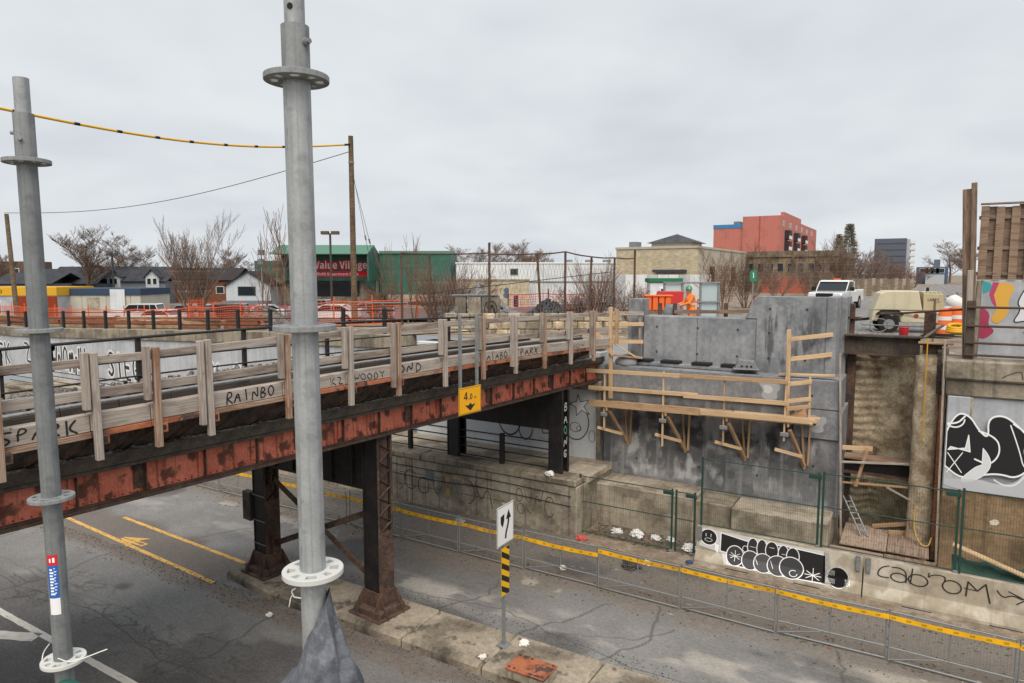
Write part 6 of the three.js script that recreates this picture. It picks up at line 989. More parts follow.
{ // low shops at the left
  const t = site('shop', 'low shop with a yellow fascia and orange boarded front', 25, 68, undefined, YAW, 0.84); obj('wall', Lb(-6, 3.2, 0, 3.7, -6, 0), M.paleWall, t); obj('fascia', Lb(-6.1, 3.3, 3.2, 4.2, -6, 0.1), M.yellow, t);
  for (let k = 0; k < 4; k++) obj('orange_board', Lb(-0.7 + k * 1.0, 0.28 + k * 1.0, 0.1, 3.1, 0.01, 0.08), std({ map: T.lagging, color: 0xff9a5a }), t); windowAt(t, -3.2, 1.0, 1.8, 1.5, 0); obj('white_notice', Lb(0.5, 0.9, 1.0, 1.9, 0.09, 0.11), M.trimWhite, t);
  print('fascia_number', canvasTex(256, 64, (c) => { c.fillStyle = '#5a3a10'; c.font = 'bold 54px sans-serif'; c.fillText('760', 60, 52); }), t, new THREE.Vector3(-3.6, 3.35, 0.108), EX, 2.6, 0.7);
  const b = site('shop', 'long cream single storey shop with a navy roof band', 98, 70, undefined, YAW, 0.84); obj('wall', Lb(-4.6, 4.4, 0, 3.3, -6, 0), std({ map: T.plaster, color: 0xe8dfcd }), b); obj('roof_band', Lb(-4.7, 4.5, 3.2, 4.0, -6, 0.12), M.navy, b); obj('door_panel', Lb(1.4, 2.9, 0.6, 3.9, 0.13, 0.2), M.plaster, b); obj('boarded_window', Lb(-1.1, 0.2, 1.5, 2.9, 0.01, 0.05), M.cTan, b); for (const x of [-3, -1.6, 0.9, 3.4]) obj('panel_joint', Lb(x - 0.02, x + 0.02, 0.2, 3.19, 0.005, 0.012, 0.001), M.cOld, b);
}
{ // green store with the red lettering
  const t = site('store', 'green metal clad store with red and white shop lettering', 347, 95, 4.75), m = M.greenMetal;
  obj('wall', Lb(-11, 3.9, -2, 2.5, -10, -1.4), M.cOld, t);
  obj('sign_box', prism([[-9, 2.2], [3.8, 2.2], [3.8, 5.7], [-9, 5.7]], 3.0, -3.0), m, t); obj('sloped_skirt', prism([[2.4, 2.19], [3.8, 2.19], [3.8, 0.9]], 3.0, -3.0), m, t); obj('box_roof', (() => { const g = prism([[0.2, 5.72], [0.2, 5.8], [-4, 7.1], [-8.2, 5.8], [-8.2, 5.72]], 13, 0); g.rotateY(Math.PI / 2); g.translate(-9.1, 0, -4); return uvBox(g); })(), std({ color: 0x4c7866, roughness: 0.6 }), t);
  obj('side_gable', (() => { const g = prism([[0, 2.2], [0, 5.7], [-4, 7.0], [-8, 5.7], [-8, 2.2]], 0.2, 0); g.rotateY(Math.PI / 2); g.translate(3.75, 0, -4); return uvBox(g); })(), m, t);
  obj('side_wall', Lb(4.0, 14.2, 0.2, 6.0, -14, -3.2), m, t); obj('side_eave', Lb(3.98, 14.3, 6.01, 6.4, -14, -3.0), std({ color: 0x4c7866, roughness: 0.6 }), t); obj('left_wing', Lb(-13.6, -9.05, 0.4, 5.0, -6, -2.5), m, t); obj('entrance', Lb(-7, 1.5, 0.02, 2.1, -1.39, -1.3), M.glass, t);
  const txt = canvasTex(1024, 320, (c, w, h) => { c.clearRect(0, 0, w, h); c.font = 'bold 170px sans-serif'; c.lineJoin = 'round'; c.lineWidth = 46; c.strokeStyle = '#e02a3a'; c.strokeText('Value Village', 30, 165, 960); c.fillStyle = '#f4f4f2'; c.fillText('Value Village', 30, 165, 960); c.fillStyle = '#e02a3a'; c.fillRect(20, 210, 984, 92); c.fillStyle = '#f0e4e4'; c.font = 'bold 66px sans-serif'; c.fillText('Thrift Department Store', 60, 280, 900); });
  print('lettering', txt, t, new THREE.Vector3(-4.6, 2.6, 0.01), EX, 7.8, 2.6);
}
{ // white warehouse and its low annexe
  const t = site('warehouse', 'long white flat roofed warehouse behind the pipe fence', 540, 90); obj('wall', Lb(-11, 13.5, 0, 6.0, -20, 0), M.plaster, t); obj('roof_edge', Lb(-11.1, 13.6, 6.01, 6.2, -20, 0.1), M.trimWhite, t);
  for (const x of [1.5, 4, 6.8, 9.2]) obj('roof_vent', Lb(x - 0.5, x + 0.5, 6.21, 6.6, -4, -3), greyWall, t); for (const x of [-9, -4.5, 0.4, 4.8, 9.4]) obj('wall_joint', Lb(x - 0.03, x + 0.03, 0.1, 5.95, 0.004, 0.015, 0.002), greyWall, t); windowAt(t, -3.4, 4.5, 1.1, 0.9, 0, 'z', M.cTan); obj('pipe', Lb(-11, 13.4, 3.6, 3.72, 0.02, 0.12), greyWall, t);
  const a = site('warehouse_annexe', 'low beige block annexe with a blue mural before the white warehouse', 503, 84); obj('wall', Lb(-5.5, 3.2, 0, 3.9, -6, 0), M.brick, a); obj('roof_edge', Lb(-5.6, 3.3, 3.91, 4.1, -6, 0.1), M.cTan, a); print('mural', strokes(128, 128, [{ p: [[20, 30], [44, 8], [80, 20], [70, 50], [88, 80], [40, 94], [12, 70], [34, 50]], fill: 'rgba(80,104,136,0.8)' }, { p: [[40, 30], [56, 60], [50, 88]], w: 8, c: '#3a4658' }]), a, new THREE.Vector3(-0.2, 1.6, 0.006), EX, 1.2, 1.7); windowAt(a, 1.6, 0.6, 0.8, 1.6, 0);
}
{ // tan brick building with a hipped cap: two faces, corner towards the camera
  const bF = 73, [xc] = onB(697, 275, bF), [xl] = onB(616, 275, bF), yT = onB(697, 248, bF)[1], [bb] = onX(745, 275, xc), t = thing('brick_building', 'tan brick block with a pale side wall and a dark hipped roof cap', 'building', [xc, gradeY(xc) - 0.2, bF]), L = xl - xc, Dp = Math.min(38, bb - bF), h = yT - gradeY(xc) + 0.2;
  obj('front_wall', Lb(L, 0, 0, h, -0.4, 0), M.brick, t); obj('side_wall', Lb(-0.4, 0.01, 0, h, -Dp, -0.401), beige, t); obj('rear', Lb(L, -0.401, 0, h, -Dp, -0.402), M.brick, t); obj('parapet', Lb(L - 0.1, 0.1, h, h + 0.25, -Dp, 0.1), beige, t);
  const hip = new THREE.ConeGeometry(3.6, 1.1, 4, 1); hip.rotateY(Math.PI / 4); hip.scale(1.1, 1, 1); hip.translate(L * 0.45, h + 1.35, -6); obj('hipped_cap', uvBox(hip.toNonIndexed()), M.roofing, t); obj('cap_wall', Lb(L * 0.45 - 2.3, L * 0.45 + 2.3, h + 0.26, h + 0.81, -8.2, -3.8), beige, t);
  obj('canopy', Lb(L * 0.5, L * 0.12, 2.9, 3.2, 0.01, 1.0), std({ color: 0x3a3e44 }), t); windowAt(t, -6, 1.2, 2.2, 2.4, 0.0, 'x', M.brownBrick); windowAt(t, -16, 1.2, 2.2, 2.4, 0.0, 'x', M.brownBrick); obj('roof_unit', Lb(L * 0.9, L * 0.8, h + 0.26, h + 0.9, -3, -1.5), greyWall, t);
}
{ // long old building
  const bF = 98, [x0] = onB(744, 275, bF), [x1] = onB(838, 275, bF), yT = onB(790, 251, bF)[1], t = thing('old_factory', 'long weathered stone factory building below the red block', 'building', [x0, gradeY(x0) - 0.3, bF]), w = x1 - x0, h = yT - gradeY(x0) + 0.3;
  obj('wall', Lb(0, w, 0, h - 0.8, -20, 0), std({ map: T.cOld, color: 0xe8dccc }), t); obj('roof_slab', Lb(-0.2, w + 0.2, h - 0.79, h, -20, 0.2), std({ map: T.cOld, color: 0xd0cac2 }), t); for (let k = 0; k < 9; k++) windowAt(t, 0.9 + k * (w - 1.6) / 8, h * 0.52, 0.9, 1.3, 0.0, 'z', M.cTan); for (let k = 0; k < 4; k++) obj('pier', Lb(0.2 + k * w / 4, 0.6 + k * w / 4, 0, h - 0.8, 0.0, 0.25), std({ map: T.cOld, color: 0xa89c8c }), t); obj('low_red_shed', Lb(w * 0.3, w * 0.72, 0, 2.6, 2, 6), std({ color: 0xa05a48 }), t);
}
{ // red block of flats
  const bF = 190, [xa] = onB(712, 275, bF), [xb] = onB(741, 275, bF), [xc] = onB(778, 275, bF), Y = (v, u = 760) => onB(u, v, bF)[1], [bb] = onX(823, 275, xc), t = thing('red_block', 'salmon red apartment block with dark balconies on its right face', 'building', [xc, 5, bF]), red = std({ map: T.plaster, color: 0xe08878 }), Dp = Math.min(70, bb - bF);
  obj('wall', Lb(xb - xc, 0, 0, Y(216) - 5, -Dp, 0), red, t); obj('lower_wing', Lb(xa - xc, xb - xc - 0.02, 0, Y(226, 725) - 5, -14, -0.4), red, t); obj('blue_band', Lb(xa - xc - 0.1, xb - xc - 0.03, Y(228.5, 725) - 5, Y(225, 725) - 4.9, -14.1, -0.3), std({ color: 0x3f78a8 }), t); obj('penthouse', Lb(xb - xc + 8, -0.5, Y(216) - 4.99, Y(210) - 5, -Dp * 0.55, -9), red, t); obj('step_joint', Lb(-5.1, -4.9, 0, Y(216) - 5.05, 0.01, 0.1), std({ color: 0x9a4a3e }), t); obj('roof_unit', Lb(xa - xc + 4, xb - xc - 2, Y(225) - 4.88, Y(225) - 3.4, -10, -6), greyWall, t);
  const H = Y(216) - 5; for (let k = 0; k < 3; k++) for (const f of [0.52, 0.68]) { const z = -Dp * (0.14 + k * 0.21), y = H * f; const o = obj('balcony', Lb(0.02, 1.2, y, y + H * 0.13, z - 2.2, z + 2.2), std({ color: 0x2e2c30 }), t); obj('balcony_rail', Lb(1.21, 1.3, y, y + H * 0.05, z - 2.2, z + 2.2), M.trimWhite, o); }
  for (let k = 0; k < 6; k++) windowAt(t, -Dp * (0.08 + k * 0.15), H * 0.86, 2.6, H * 0.08, 0.02, 'x', M.trimWhite);
}
{ // dark slab block and low blue building far away
  const bF = 270, [xa] = onB(873, 275, bF), [xb] = onB(905, 275, bF), Y = (v) => onB(890, v, bF)[1], t = thing('slab_block', 'distant dark grey slab block with pale balconies', 'building', [xb, 4.5, bF]), H = Y(238.5) - 4.5; obj('wall', Lb(xa - xb, 0, 0, H, -22, 0), std({ color: 0x585f6c }), t); obj('pale_side', Lb(0.02, 1.0, 0, H - 0.3, -22, -0.5), std({ color: 0xa8adb4 }), t); for (let k = 0; k < 7; k++) for (const z of [-5, -14]) obj('balcony', Lb(1.01, 2.4, 1 + k * H / 7.3, 2.1 + k * H / 7.3, z - 3, z + 3), M.trimWhite, t); for (let k = 0; k < 7; k++) obj('floor_band', Lb(xa - xb + 0.3, -0.3, 1 + k * H / 7.3, 1.25 + k * H / 7.3, 0.01, 0.1), std({ color: 0x4a505c }), t);
  const [x2] = onB(916, 275, 240), [x3] = onB(948, 275, 240), y2 = onB(930, 267, 240)[1], q = thing('blue_block', 'distant low blue grey building beside the board fence', 'building', [x2, 4.5, 240]); obj('wall', Lb(0, x3 - x2, 0, y2 - 4.5, -20, 0), std({ color: 0x4a5a70 }), q); obj('pale_wall', Lb((x3 - x2) * 0.3, x3 - x2 - 1, 0, (y2 - 4.5) * 0.6, 0.5, 6), std({ color: 0xa8aeb4 }), q); obj('roof_house', Lb((x3 - x2) * 0.55, (x3 - x2) * 0.75, y2 - 4.49, y2 - 2.2, -10, -4), std({ color: 0x6a7480 }), q); for (let k = 0; k < 4; k++) windowAt(q, 2 + k * (x3 - x2 - 4) / 3, (y2 - 4.5) * 0.68, 2.2, 1.4, 0.0);
}

// ---------- poles, lamps and wires ----------
const top1 = (() => { const [x, b] = spot(354.5, 42); return V(x, high(148, 42), b); })();
{
  const [x, b] = spot(354.5, 42), t = thing('utility_pole', 'tall brown wooden utility pole standing before the green store', 'pole', [x, gradeY(x) - 0.3, b]); const H = high(140, 42) - gradeY(x) + 0.3;
  obj('shaft', rod(new THREE.Vector3(0, 0, 0), new THREE.Vector3(0, H, 0), 0.2, 12, 0.15), std({ map: T.woodGrey2, color: 0xb8ac90 }), t); obj('insulator', rod(new THREE.Vector3(-0.25, H - 0.5, 0), new THREE.Vector3(-0.12, H - 0.5, 0), 0.05, 8), M.galvDull, t); obj('band', rod(new THREE.Vector3(0, H - 1.6, 0), new THREE.Vector3(0, H - 1.5, 0), 0.175, 10), M.galvDull, t);
  const g = thing('guy_wire', 'pair of thin guy wires running down to the right of the utility pole', 'wire'); for (const [u, d, dy] of [[382, 40, 0], [390, 41, 0.3]]) { const [gx, gb] = spot(u, d); const e = V(gx, gradeY(gx), gb); obj('strand', rod(top1.clone().setY(top1.y - 1.2 - dy), e, 0.014, 4), M.darkPipe, g); obj('strain_insulator', rod(top1.clone().setY(top1.y - 1.2 - dy).lerp(e, 0.45), top1.clone().setY(top1.y - 1.2 - dy).lerp(e, 0.48), 0.05, 6), M.brown2, g); }
  const [x2, b2] = spot(11, 62), p2 = thing('utility_pole', 'leaning wooden pole at the far left edge', 'pole', [x2 + 0.6, gradeY(x2) - 0.3, b2]); obj('shaft', rod(new THREE.Vector3(0.5, 0, 0), new THREE.Vector3(-0.2, high(212, 62) - gradeY(x2), 0), 0.22, 10, 0.17), std({ map: T.woodGrey2, color: 0xc0b49c }), p2); obj('step_bolt', rod(new THREE.Vector3(-0.5, high(218, 62) - gradeY(x2), 0), new THREE.Vector3(0.1, high(218, 62) - gradeY(x2), 0), 0.04, 6), M.galvDull, p2);
}
const endL = (() => { const [x, b] = spot(-60, 22); return V(x, high(98, 22), b); })();
{
  const pts = []; for (let i = 0; i <= 14; i++) { const t = i / 14, p = endL.clone().lerp(top1, t); p.y -= Math.sin(t * Math.PI) * 0.75; pts.push(p); }
  const c = thing('covered_cable', 'yellow and black covered cable hanging from the utility pole to the left', 'cable'); obj('cable', tubeThrough(pts, 0.05, 80, 6), std({ color: 0xd8a81c, roughness: 0.6 }), c); const cv = new THREE.CatmullRomCurve3(pts); for (const t of [0.12, 0.22, 0.3, 0.38, 0.46, 0.55, 0.64, 0.73, 0.82, 0.97]) obj('black_sleeve', rod(cv.getPoint(t), cv.getPoint(Math.min(1, t + (t > 0.9 ? 0.03 : 0.01))), 0.06, 8), M.rubber, c);
  const [xe, be] = spot(11, 62), a = V(xe, high(214, 62), be), w = thing('thin_wire', 'thin dark wire sagging from the utility pole to the far left pole', 'wire'), q = []; for (let i = 0; i <= 12; i++) { const t = i / 12, p = a.clone().lerp(top1.clone().setY(top1.y - 0.4), t); p.y -= Math.sin(t * Math.PI) * 1.2; q.push(p); } obj('wire', tubeThrough(q, 0.022, 50, 4), M.darkPipe, w);
  const [x, b] = spot(332, 62), l = thing('lamp_post', 'brown twin headed parking lot lamp before the green store', 'lamp post', [x, gradeY(x), b], YAW), H = high(234, 62) - gradeY(x); obj('shaft', rod(new THREE.Vector3(0, 0, 0), new THREE.Vector3(0, H, 0), 0.1, 8), std({ color: 0x4a4038 }), l); for (const s of [-1, 1]) obj('lamp_head', Lb(Math.min(0.12 * s, 0.8 * s), Math.max(0.12 * s, 0.8 * s), H - 0.1, H + 0.2, -0.25, 0.25, 0.03), std({ color: 0x5a4c42 }), l);
  const [x3, b3] = spot(115, 80), l3 = thing('lamp_post', 'dark twin headed lamp before the white dormer house', 'lamp post', [x3, gradeY(x3), b3], YAW), H3 = high(255, 80) - gradeY(x3); obj('shaft', rod(new THREE.Vector3(0, 0, 0), new THREE.Vector3(0, H3, 0), 0.12, 8), std({ color: 0x34383c }), l3); for (const s of [-1, 1]) obj('lamp_head', Lb(Math.min(0.1 * s, 0.6 * s), Math.max(0.1 * s, 0.6 * s), H3 - 0.1, H3 + 0.2, -0.2, 0.2, 0.03), std({ color: 0x40444a }), l3);
  const [x4, b4] = spot(263, 90), l4 = thing('pylon', 'slim distant lattice mast beside the thin sapling', 'mast', [x4, gradeY(x4), b4], YAW); const H4 = high(238, 90) - gradeY(x4); obj('shaft', rod(new THREE.Vector3(0, 0, 0), new THREE.Vector3(0, H4, 0), 0.12, 6, 0.05), M.galvDull, l4); for (const y of [H4 * 0.62, H4 * 0.75]) obj('antenna', Lb(-0.35, 0.35, y, y + 0.7, -0.3, 0.3), greyWall, l4);
}

// ---------- plastic snow fence ----------
function net(name, label, pts, h, m, group, posts = 2.4, postM = M.orangeNet, sag = 0.06) {
  const t = thing(name, label, 'snow fence', [0, 0, 0], 0, group), g = [], r = rngOf(pts.length + Math.round(pts[0][0] * 10) + 500);
  let carry = 0;
  for (let i = 0; i < pts.length - 1; i++) {
    const [x0, b0] = pts[i], [x1, b1] = pts[i + 1], L = Math.hypot(x1 - x0, b1 - b0), N = Math.max(1, Math.round(L / 0.6));
    const P = (k, f) => { const x = mix(x0, x1, k), b = mix(b0, b1, k); return V(x, gradeY(x, b) + f * h * (1 - sag * (1 + Math.sin(k * L * 1.7)) / 2) + 0.05, b + Math.sin(k * L * 2.3) * 0.06); };
    for (let k = 0; k < N; k++) for (let y = 0; y <= 9; y++) g.push(bar(P(k / N, y / 9), P((k + 1) / N, y / 9), 0.006, y === 9 || y === 0 ? 0.05 : 0.022, 0.001));
    const nv = Math.round(L / 0.14); for (let k = 0; k <= nv; k++) g.push(bar(P(k / nv, 0), P(k / nv, 1), 0.006, 0.014, 0.001));
    for (; carry < L; carry += posts) { const p = P(carry / L, 0); obj('post', bar(p.clone().setY(p.y - 0.1), p.clone().setY(p.y + h + 0.25).add(new THREE.Vector3((r() - 0.5) * 0.2, 0, 0)), 0.05, 0.05), postM, t); } carry -= L;
  }
  stuff(obj('netting', g, m, t)); return t;
}
const NG = 'plastic snow fences on the upper level';
net('snow_fence', 'long orange snow fence in front of the parked cars', [[-64, 26], [-50, 25.4], [-40, 25.2], [-31, 25]], 1.15, M.orangeNet, NG);
net('snow_fence', 'red orange snow fence behind the parked cars on the left', [[-70, 47], [-56, 46], [-44, 45]], 1.3, M.redNet, NG);
net('snow_fence', 'orange snow fence round the foot of the utility pole', [spot(306, 38), spot(345, 36), spot(372, 36), spot(432, 37)], 1.25, M.orangeNet, NG);
net('snow_fence', 'red snow fence behind the dark gravel pile', [spot(508, 38), spot(548, 37), spot(600, 37)], 1.3, M.redNet, NG, 2.4, M.darkPipe);
// orange wrap round the many stemmed tree
{ const [x, b] = spot(196, 49.4), o = obj('tree_guard', (() => { const g = []; for (let k = 0; k < 14; k++) { const a = k / 14 * 6.283; g.push(bar(new THREE.Vector3(Math.cos(a) * 0.55, 0, Math.sin(a) * 0.55), new THREE.Vector3(Math.cos(a) * 0.5, 2.6, Math.sin(a) * 0.5), 0.01, 0.025, 0.002)); } for (let y = 0; y < 13; y++) for (let k = 0; k < 14; k++) { const a = k / 14 * 6.283, c = (k + 1) / 14 * 6.283; g.push(bar(new THREE.Vector3(Math.cos(a) * 0.53, y * 0.2, Math.sin(a) * 0.53), new THREE.Vector3(Math.cos(c) * 0.53, y * 0.2, Math.sin(c) * 0.53), 0.01, 0.022, 0.002)); } return g; })(), M.orangeNet); o.position.set(x, gradeY(x), -b); tag(o, 'orange netting wrapped round the many stemmed tree', 'tree guard'); }

// ---------- pipe frame fence behind the bridge end ----------
{
  const t = thing('pipe_frame_fence', 'rusty bent pipe frame of a chain link fence behind the bridge end', 'fence');
  const cols = [[402, 31, 253, 318, 0], [430, 30.5, 254, 318, 0], [489.5, 30, 243, 310, 0], [537, 30, 254, 318, -5], [565, 30.5, 252, 318, 0], [591, 31, 257, 316, 2], [614, 31.5, 258, 314, 1], [634, 32, 250, 300, 0]], tops = [];
  for (const [u, d, v0, v1, lean] of cols) { const [x, b] = spot(u, d), [x2, b2] = spot(u + lean * -1, d), top = V(x, high(v0, d), b); tops.push(top); obj('post', rod(V(x2, gradeY(x) - 0.2, b2), top, 0.055, 8), M.rustPipe, t); }
  for (let i = 0; i < tops.length - 1; i++) { const a = tops[i].clone(), b = tops[i + 1].clone(); if (i === 2) a.y -= 0.5; if (i === 1) b.y -= 0.45; if (i === 6) b.y -= 0.4; obj('top_rail', tubeThrough([a, a.clone().lerp(b, 0.5).setY((a.y + b.y) / 2 - 0.03), b], 0.03, 10, 6), M.rustPipe, t); }
  const [xa, ba] = spot(430, 30.5), [xb, bb] = spot(610, 31.4); obj('mid_rail', rod(V(xa, high(293, 30.5), ba), V(xb, high(272, 31.4), bb), 0.018, 5), M.darkPipe, t);
  const w = []; for (let i = 1; i < 6; i++) { const a = tops[i], b = tops[i + 1], n = Math.round(a.distanceTo(b) / 0.16), y0 = 5.5; for (let k = 0; k < n; k++) { const p = a.clone().lerp(b, k / n), q = a.clone().lerp(b, Math.min(1, (k + 4) / n)), h = Math.min(p.y, q.y) - 0.5; w.push(rod(p.clone().setY(h), q.clone().setY(y0), 0.006, 3)); w.push(rod(q.clone().setY(h), p.clone().setY(y0), 0.006, 3)); } } stuff(obj('chain_link', w, M.galvDull, t));
  const gf = thing('galvanised_gate', 'galvanised tube gate frame leaning before the orange snow fence', 'gate'), c = [spot(366, 34), spot(408, 34)].map(([x, b]) => [x, b]); const P = (i, y) => V(c[i][0], y, c[i][1]); for (const [a, b] of [[P(0, 5.3), P(0, 6.35)], [P(1, 5.3), P(1, 6.35)], [P(0, 6.35), P(1, 6.35)], [P(0, 5.5), P(1, 5.5)]]) obj('tube', rod(a, b, 0.03, 8), M.galvDull, gf);
}
// concrete blocks and gravel
function pile(name, label, u, depth, w, h, m, seed) {
  const [x, b] = spot(u, depth), g = new THREE.CircleGeometry(1, 48, 0, 6.2832), N = 26, pos = [], uv = [], idx = []; void g;
  for (let j = 0; j <= N; j++) for (let i = 0; i <= 48; i++) { const a = i / 48 * 6.2832, t = j / N, rr = t * w * (0.9 + 0.2 * vnoise(i * 0.3, 3, 16, 99, seed)), n = vnoise(Math.cos(a) * rr * 3 + 20, Math.sin(a) * rr * 3 + 20, 99, 99, seed) - 0.5; pos.push(Math.cos(a) * rr, Math.max(-0.2, h * (1 - t) * (1 + 0.25 * n) + n * 0.16), Math.sin(a) * rr); uv.push(Math.cos(a) * rr, Math.sin(a) * rr); if (i < 48 && j < N) { const q = j * 49 + i; idx.push(q, q + 1, q + 49, q + 1, q + 50, q + 49); } }
  const ge = new THREE.BufferGeometry(); ge.setAttribute('position', new THREE.Float32BufferAttribute(pos, 3)); ge.setAttribute('uv', new THREE.Float32BufferAttribute(uv, 2)); ge.setIndex(idx); ge.computeVertexNormals();
  const t = thing(name, label, 'gravel pile', [x, gradeY(x), b]); obj('heap', ge.toNonIndexed(), m, t); const r = rngOf(seed), s = [], ic = new THREE.IcosahedronGeometry(0.09, 0); for (let i = 0; i < 500; i++) { const a = r() * 6.283, q = Math.sqrt(r()), o = ic.clone(), k = 0.5 + r(); o.scale(k, k * 0.8, k); o.rotateX(r() * 6); o.rotateY(r() * 6); o.translate(Math.cos(a) * q * w, h * (1 - q) + 0.02, Math.sin(a) * q * w); s.push(o); } stuff(obj('stones', s, m, t)); return t;
}
const gravelDark = std({ map: T.gravel, color: 0x8a8a8e, bumpMap: Bp.rock, bumpScale: 0.05 });
pile('gravel_pile', 'grey gravel pile behind the concrete blocks', 478, 36, 2.6, 1.75, M.gravel, 3); pile('gravel_pile', 'pale gravel pile left of the concrete blocks', 452, 38, 1.6, 1.1, M.gravel, 9); pile('gravel_pile', 'dark stone pile right of the concrete blocks', 548, 34, 1.5, 1.15, gravelDark, 5); pile('gravel_pile', 'pale rubble heap behind the dark pipe fence on the left', 262, 40, 2.6, 1.6, std({ map: T.gravel, color: 0xd8ccc4 }), 7);
{
  const mk = (label, u, d, w, h, m) => { const [x, b] = spot(u, d), t = thing('concrete_block', label, 'block', [x, gradeY(x), b], YAW, 'concrete blocks before the gravel pile'); obj('block', Lb(-w / 2, w / 2, 0, h, -0.4, 0.4, 0.04), m, t); return t; };
  mk('greenish concrete block left of the gravel pile', 461, 31, 0.5, 1.4, M.cOld); mk('pale concrete block in the middle of the row', 475, 31, 0.6, 1.4, M.cTan); const t = mk('concrete block with black graffiti at the right of the row', 491, 31, 0.8, 1.4, M.cOld); print('graffiti', strokes(128, 128, [{ p: [[20, 20], [40, 70], [60, 20], [80, 80]], w: 12, c: '#1c1c1e' }, { p: ring(50, 50, 40, 36), w: 8, c: '#2a2a2c' }]), t, new THREE.Vector3(-0.35, 0.3, 0.404), EX, 0.7, 1.0);
  const sh = thing('block_cover', 'thin board laid over the concrete blocks', 'board', [spot(474, 31)[0], gradeY(spot(474, 31)[0]) + 1.4, spot(474, 31)[1]], YAW); obj('board', Lb(-1.0, 1.1, 0.002, 0.05, -0.45, 0.45, 0.01), M.galvDull, sh);
  // low stone retaining strip seen through the railing
  const lw = thing('low_stone_wall', 'low brown stone wall seen through the right of the bridge railing', 'wall'); const r = rngOf(91), a = spot(445, 27.5), b = spot(628, 27.5); for (let row = 0; row < 3; row++) for (let k = 0; k < 14; k++) { const t0 = (k + (row % 2) * 0.5) / 14.5, t1 = t0 + 0.066, p = V(mix(a[0], b[0], t0), 5.4 + row * 0.32, mix(a[1], b[1], t0)), q = V(mix(a[0], b[0], t1), 5.4 + row * 0.32, mix(a[1], b[1], t1)); obj('stone', bar(p, q, 0.4 + r() * 0.05, 0.29 + r() * 0.02, 0.03), [M.cOld, M.cTan, M.soil][Math.floor(r() * 3)], lw); }
}

// ---------- vehicles ----------
function wheel(t, x, z, r, w = 0.22) { const g = new THREE.CylinderGeometry(r, r, w, 20).toNonIndexed(); g.rotateX(Math.PI / 2); g.translate(x, r, z); const o = obj('wheel', g, M.rubber, t), h = new THREE.CylinderGeometry(r * 0.6, r * 0.6, w + 0.02, 14).toNonIndexed(); h.rotateX(Math.PI / 2); h.translate(x, r, z); obj('rim', h, M.galvDull, o); }
function car(label, u, depth, color, turn, style = 'suv', group = 'cars in the parking lot') {
  const [x, b] = spot(u, depth), t = thing('parked_car', label, 'car', [x, gradeY(x) + 0.16, b], turn, group), paint = new THREE.MeshPhysicalMaterial({ color, roughness: 0.35, clearcoat: 0.8, clearcoatRoughness: 0.1 });
  const W = 0.9, suv = style !== 'sedan', H = suv ? 1.68 : 1.42;
  obj('body', prism([[-2.2, 0.3], [-2.25, 0.75], [-2.1, 1.0], [-1.0, suv ? 1.05 : 0.98], [1.9, suv ? 1.06 : 1.0], [2.2, 0.95], [2.25, 0.5], [2.15, 0.3], [1.75, 0.3], [1.62, 0.55], [1.35, 0.66], [1.08, 0.55], [0.95, 0.3], [-0.95, 0.3], [-1.08, 0.55], [-1.35, 0.66], [-1.62, 0.55], [-1.75, 0.3]], W * 2 - 0.12, -W + 0.06, 0.06), paint, t);
  obj('windows', prism(suv ? [[-1.05, 1.04], [-0.45, H - 0.08], [1.75, H - 0.08], [2.05, 1.04]] : [[-1.0, 0.98], [-0.35, H - 0.07], [1.0, H - 0.07], [1.75, 0.99]], W * 2 - 0.22, -W + 0.11, 0.03), M.glass, t);
  const roof = obj('roof', prism(suv ? [[-0.5, H - 0.075], [-0.3, H], [1.7, H], [1.85, H - 0.075]] : [[-0.4, H - 0.065], [-0.2, H], [0.9, H], [1.1, H - 0.065]], W * 2 - 0.26, -W + 0.13, 0.02), paint, t); void roof;
  for (const s of [-1, 1]) { for (const [xa, ya, xb, yb] of suv ? [[-1.05, 1.05, -0.42, H - 0.05], [0.3, 1.05, 0.35, H - 0.05], [1.35, 1.05, 1.3, H - 0.05], [2.0, 1.05, 1.78, H - 0.05]] : [[-1.0, 0.99, -0.33, H - 0.04], [0.3, 0.99, 0.32, H - 0.04], [1.7, 1.0, 1.02, H - 0.04]]) obj('pillar', bar(new THREE.Vector3(xa, ya, s * (W - 0.085)), new THREE.Vector3(xb, yb, s * (W - 0.085)), 0.03, 0.07), paint, t); obj('headlight', Lb(-2.22, -2.02, 0.7, 0.86, s * 0.62 - 0.16, s * 0.62 + 0.16, 0.02), M.trimWhite, t); obj('tail_light', Lb(2.1, 2.235, 0.7, 0.95, s * 0.66 - 0.12, s * 0.66 + 0.12, 0.02), M.redPlastic, t); for (const xx of [-1.35, 1.35]) wheel(t, xx, s * (W - 0.1), 0.34); obj('mirror', Lb(-0.85, -0.65, 1.05, 1.2, s * (W + 0.1) - 0.08, s * (W + 0.1) + 0.06, 0.02), paint, t); }
  obj('bumper', Lb(-2.3, -2.05, 0.34, 0.6, -0.8, 0.8, 0.04), M.rubber, t); return t;
}
car('white sport utility car parked before the cream shop', 138, 60, 0xd8dadc, YAW + 0.1); car('white hatchback parked in front of the white sport utility car', 158, 55, 0xd0d2d4, YAW - 0.2, 'sedan'); car('grey van like car parked left of the many stemmed tree', 186, 58, 0x8a8c90, YAW); car('dark red car parked right of the many stemmed tree', 224, 60, 0x5a2a28, YAW + 0.1);
car('silver car parked behind the rubble heap', 262, 64, 0xb4b8bc, YAW + 0.3, 'sedan'); car('white car parked just right of the middle scaffold pole', 330, 52, 0xd4d6d8, YAW, 'sedan'); car('blue grey car parked right of the utility pole', 366, 54, 0x8494a4, YAW + 0.2, 'sedan'); car('grey car parked by the green store entrance', 312, 70, 0x9a9ea2, YAW - 0.1, 'suv');
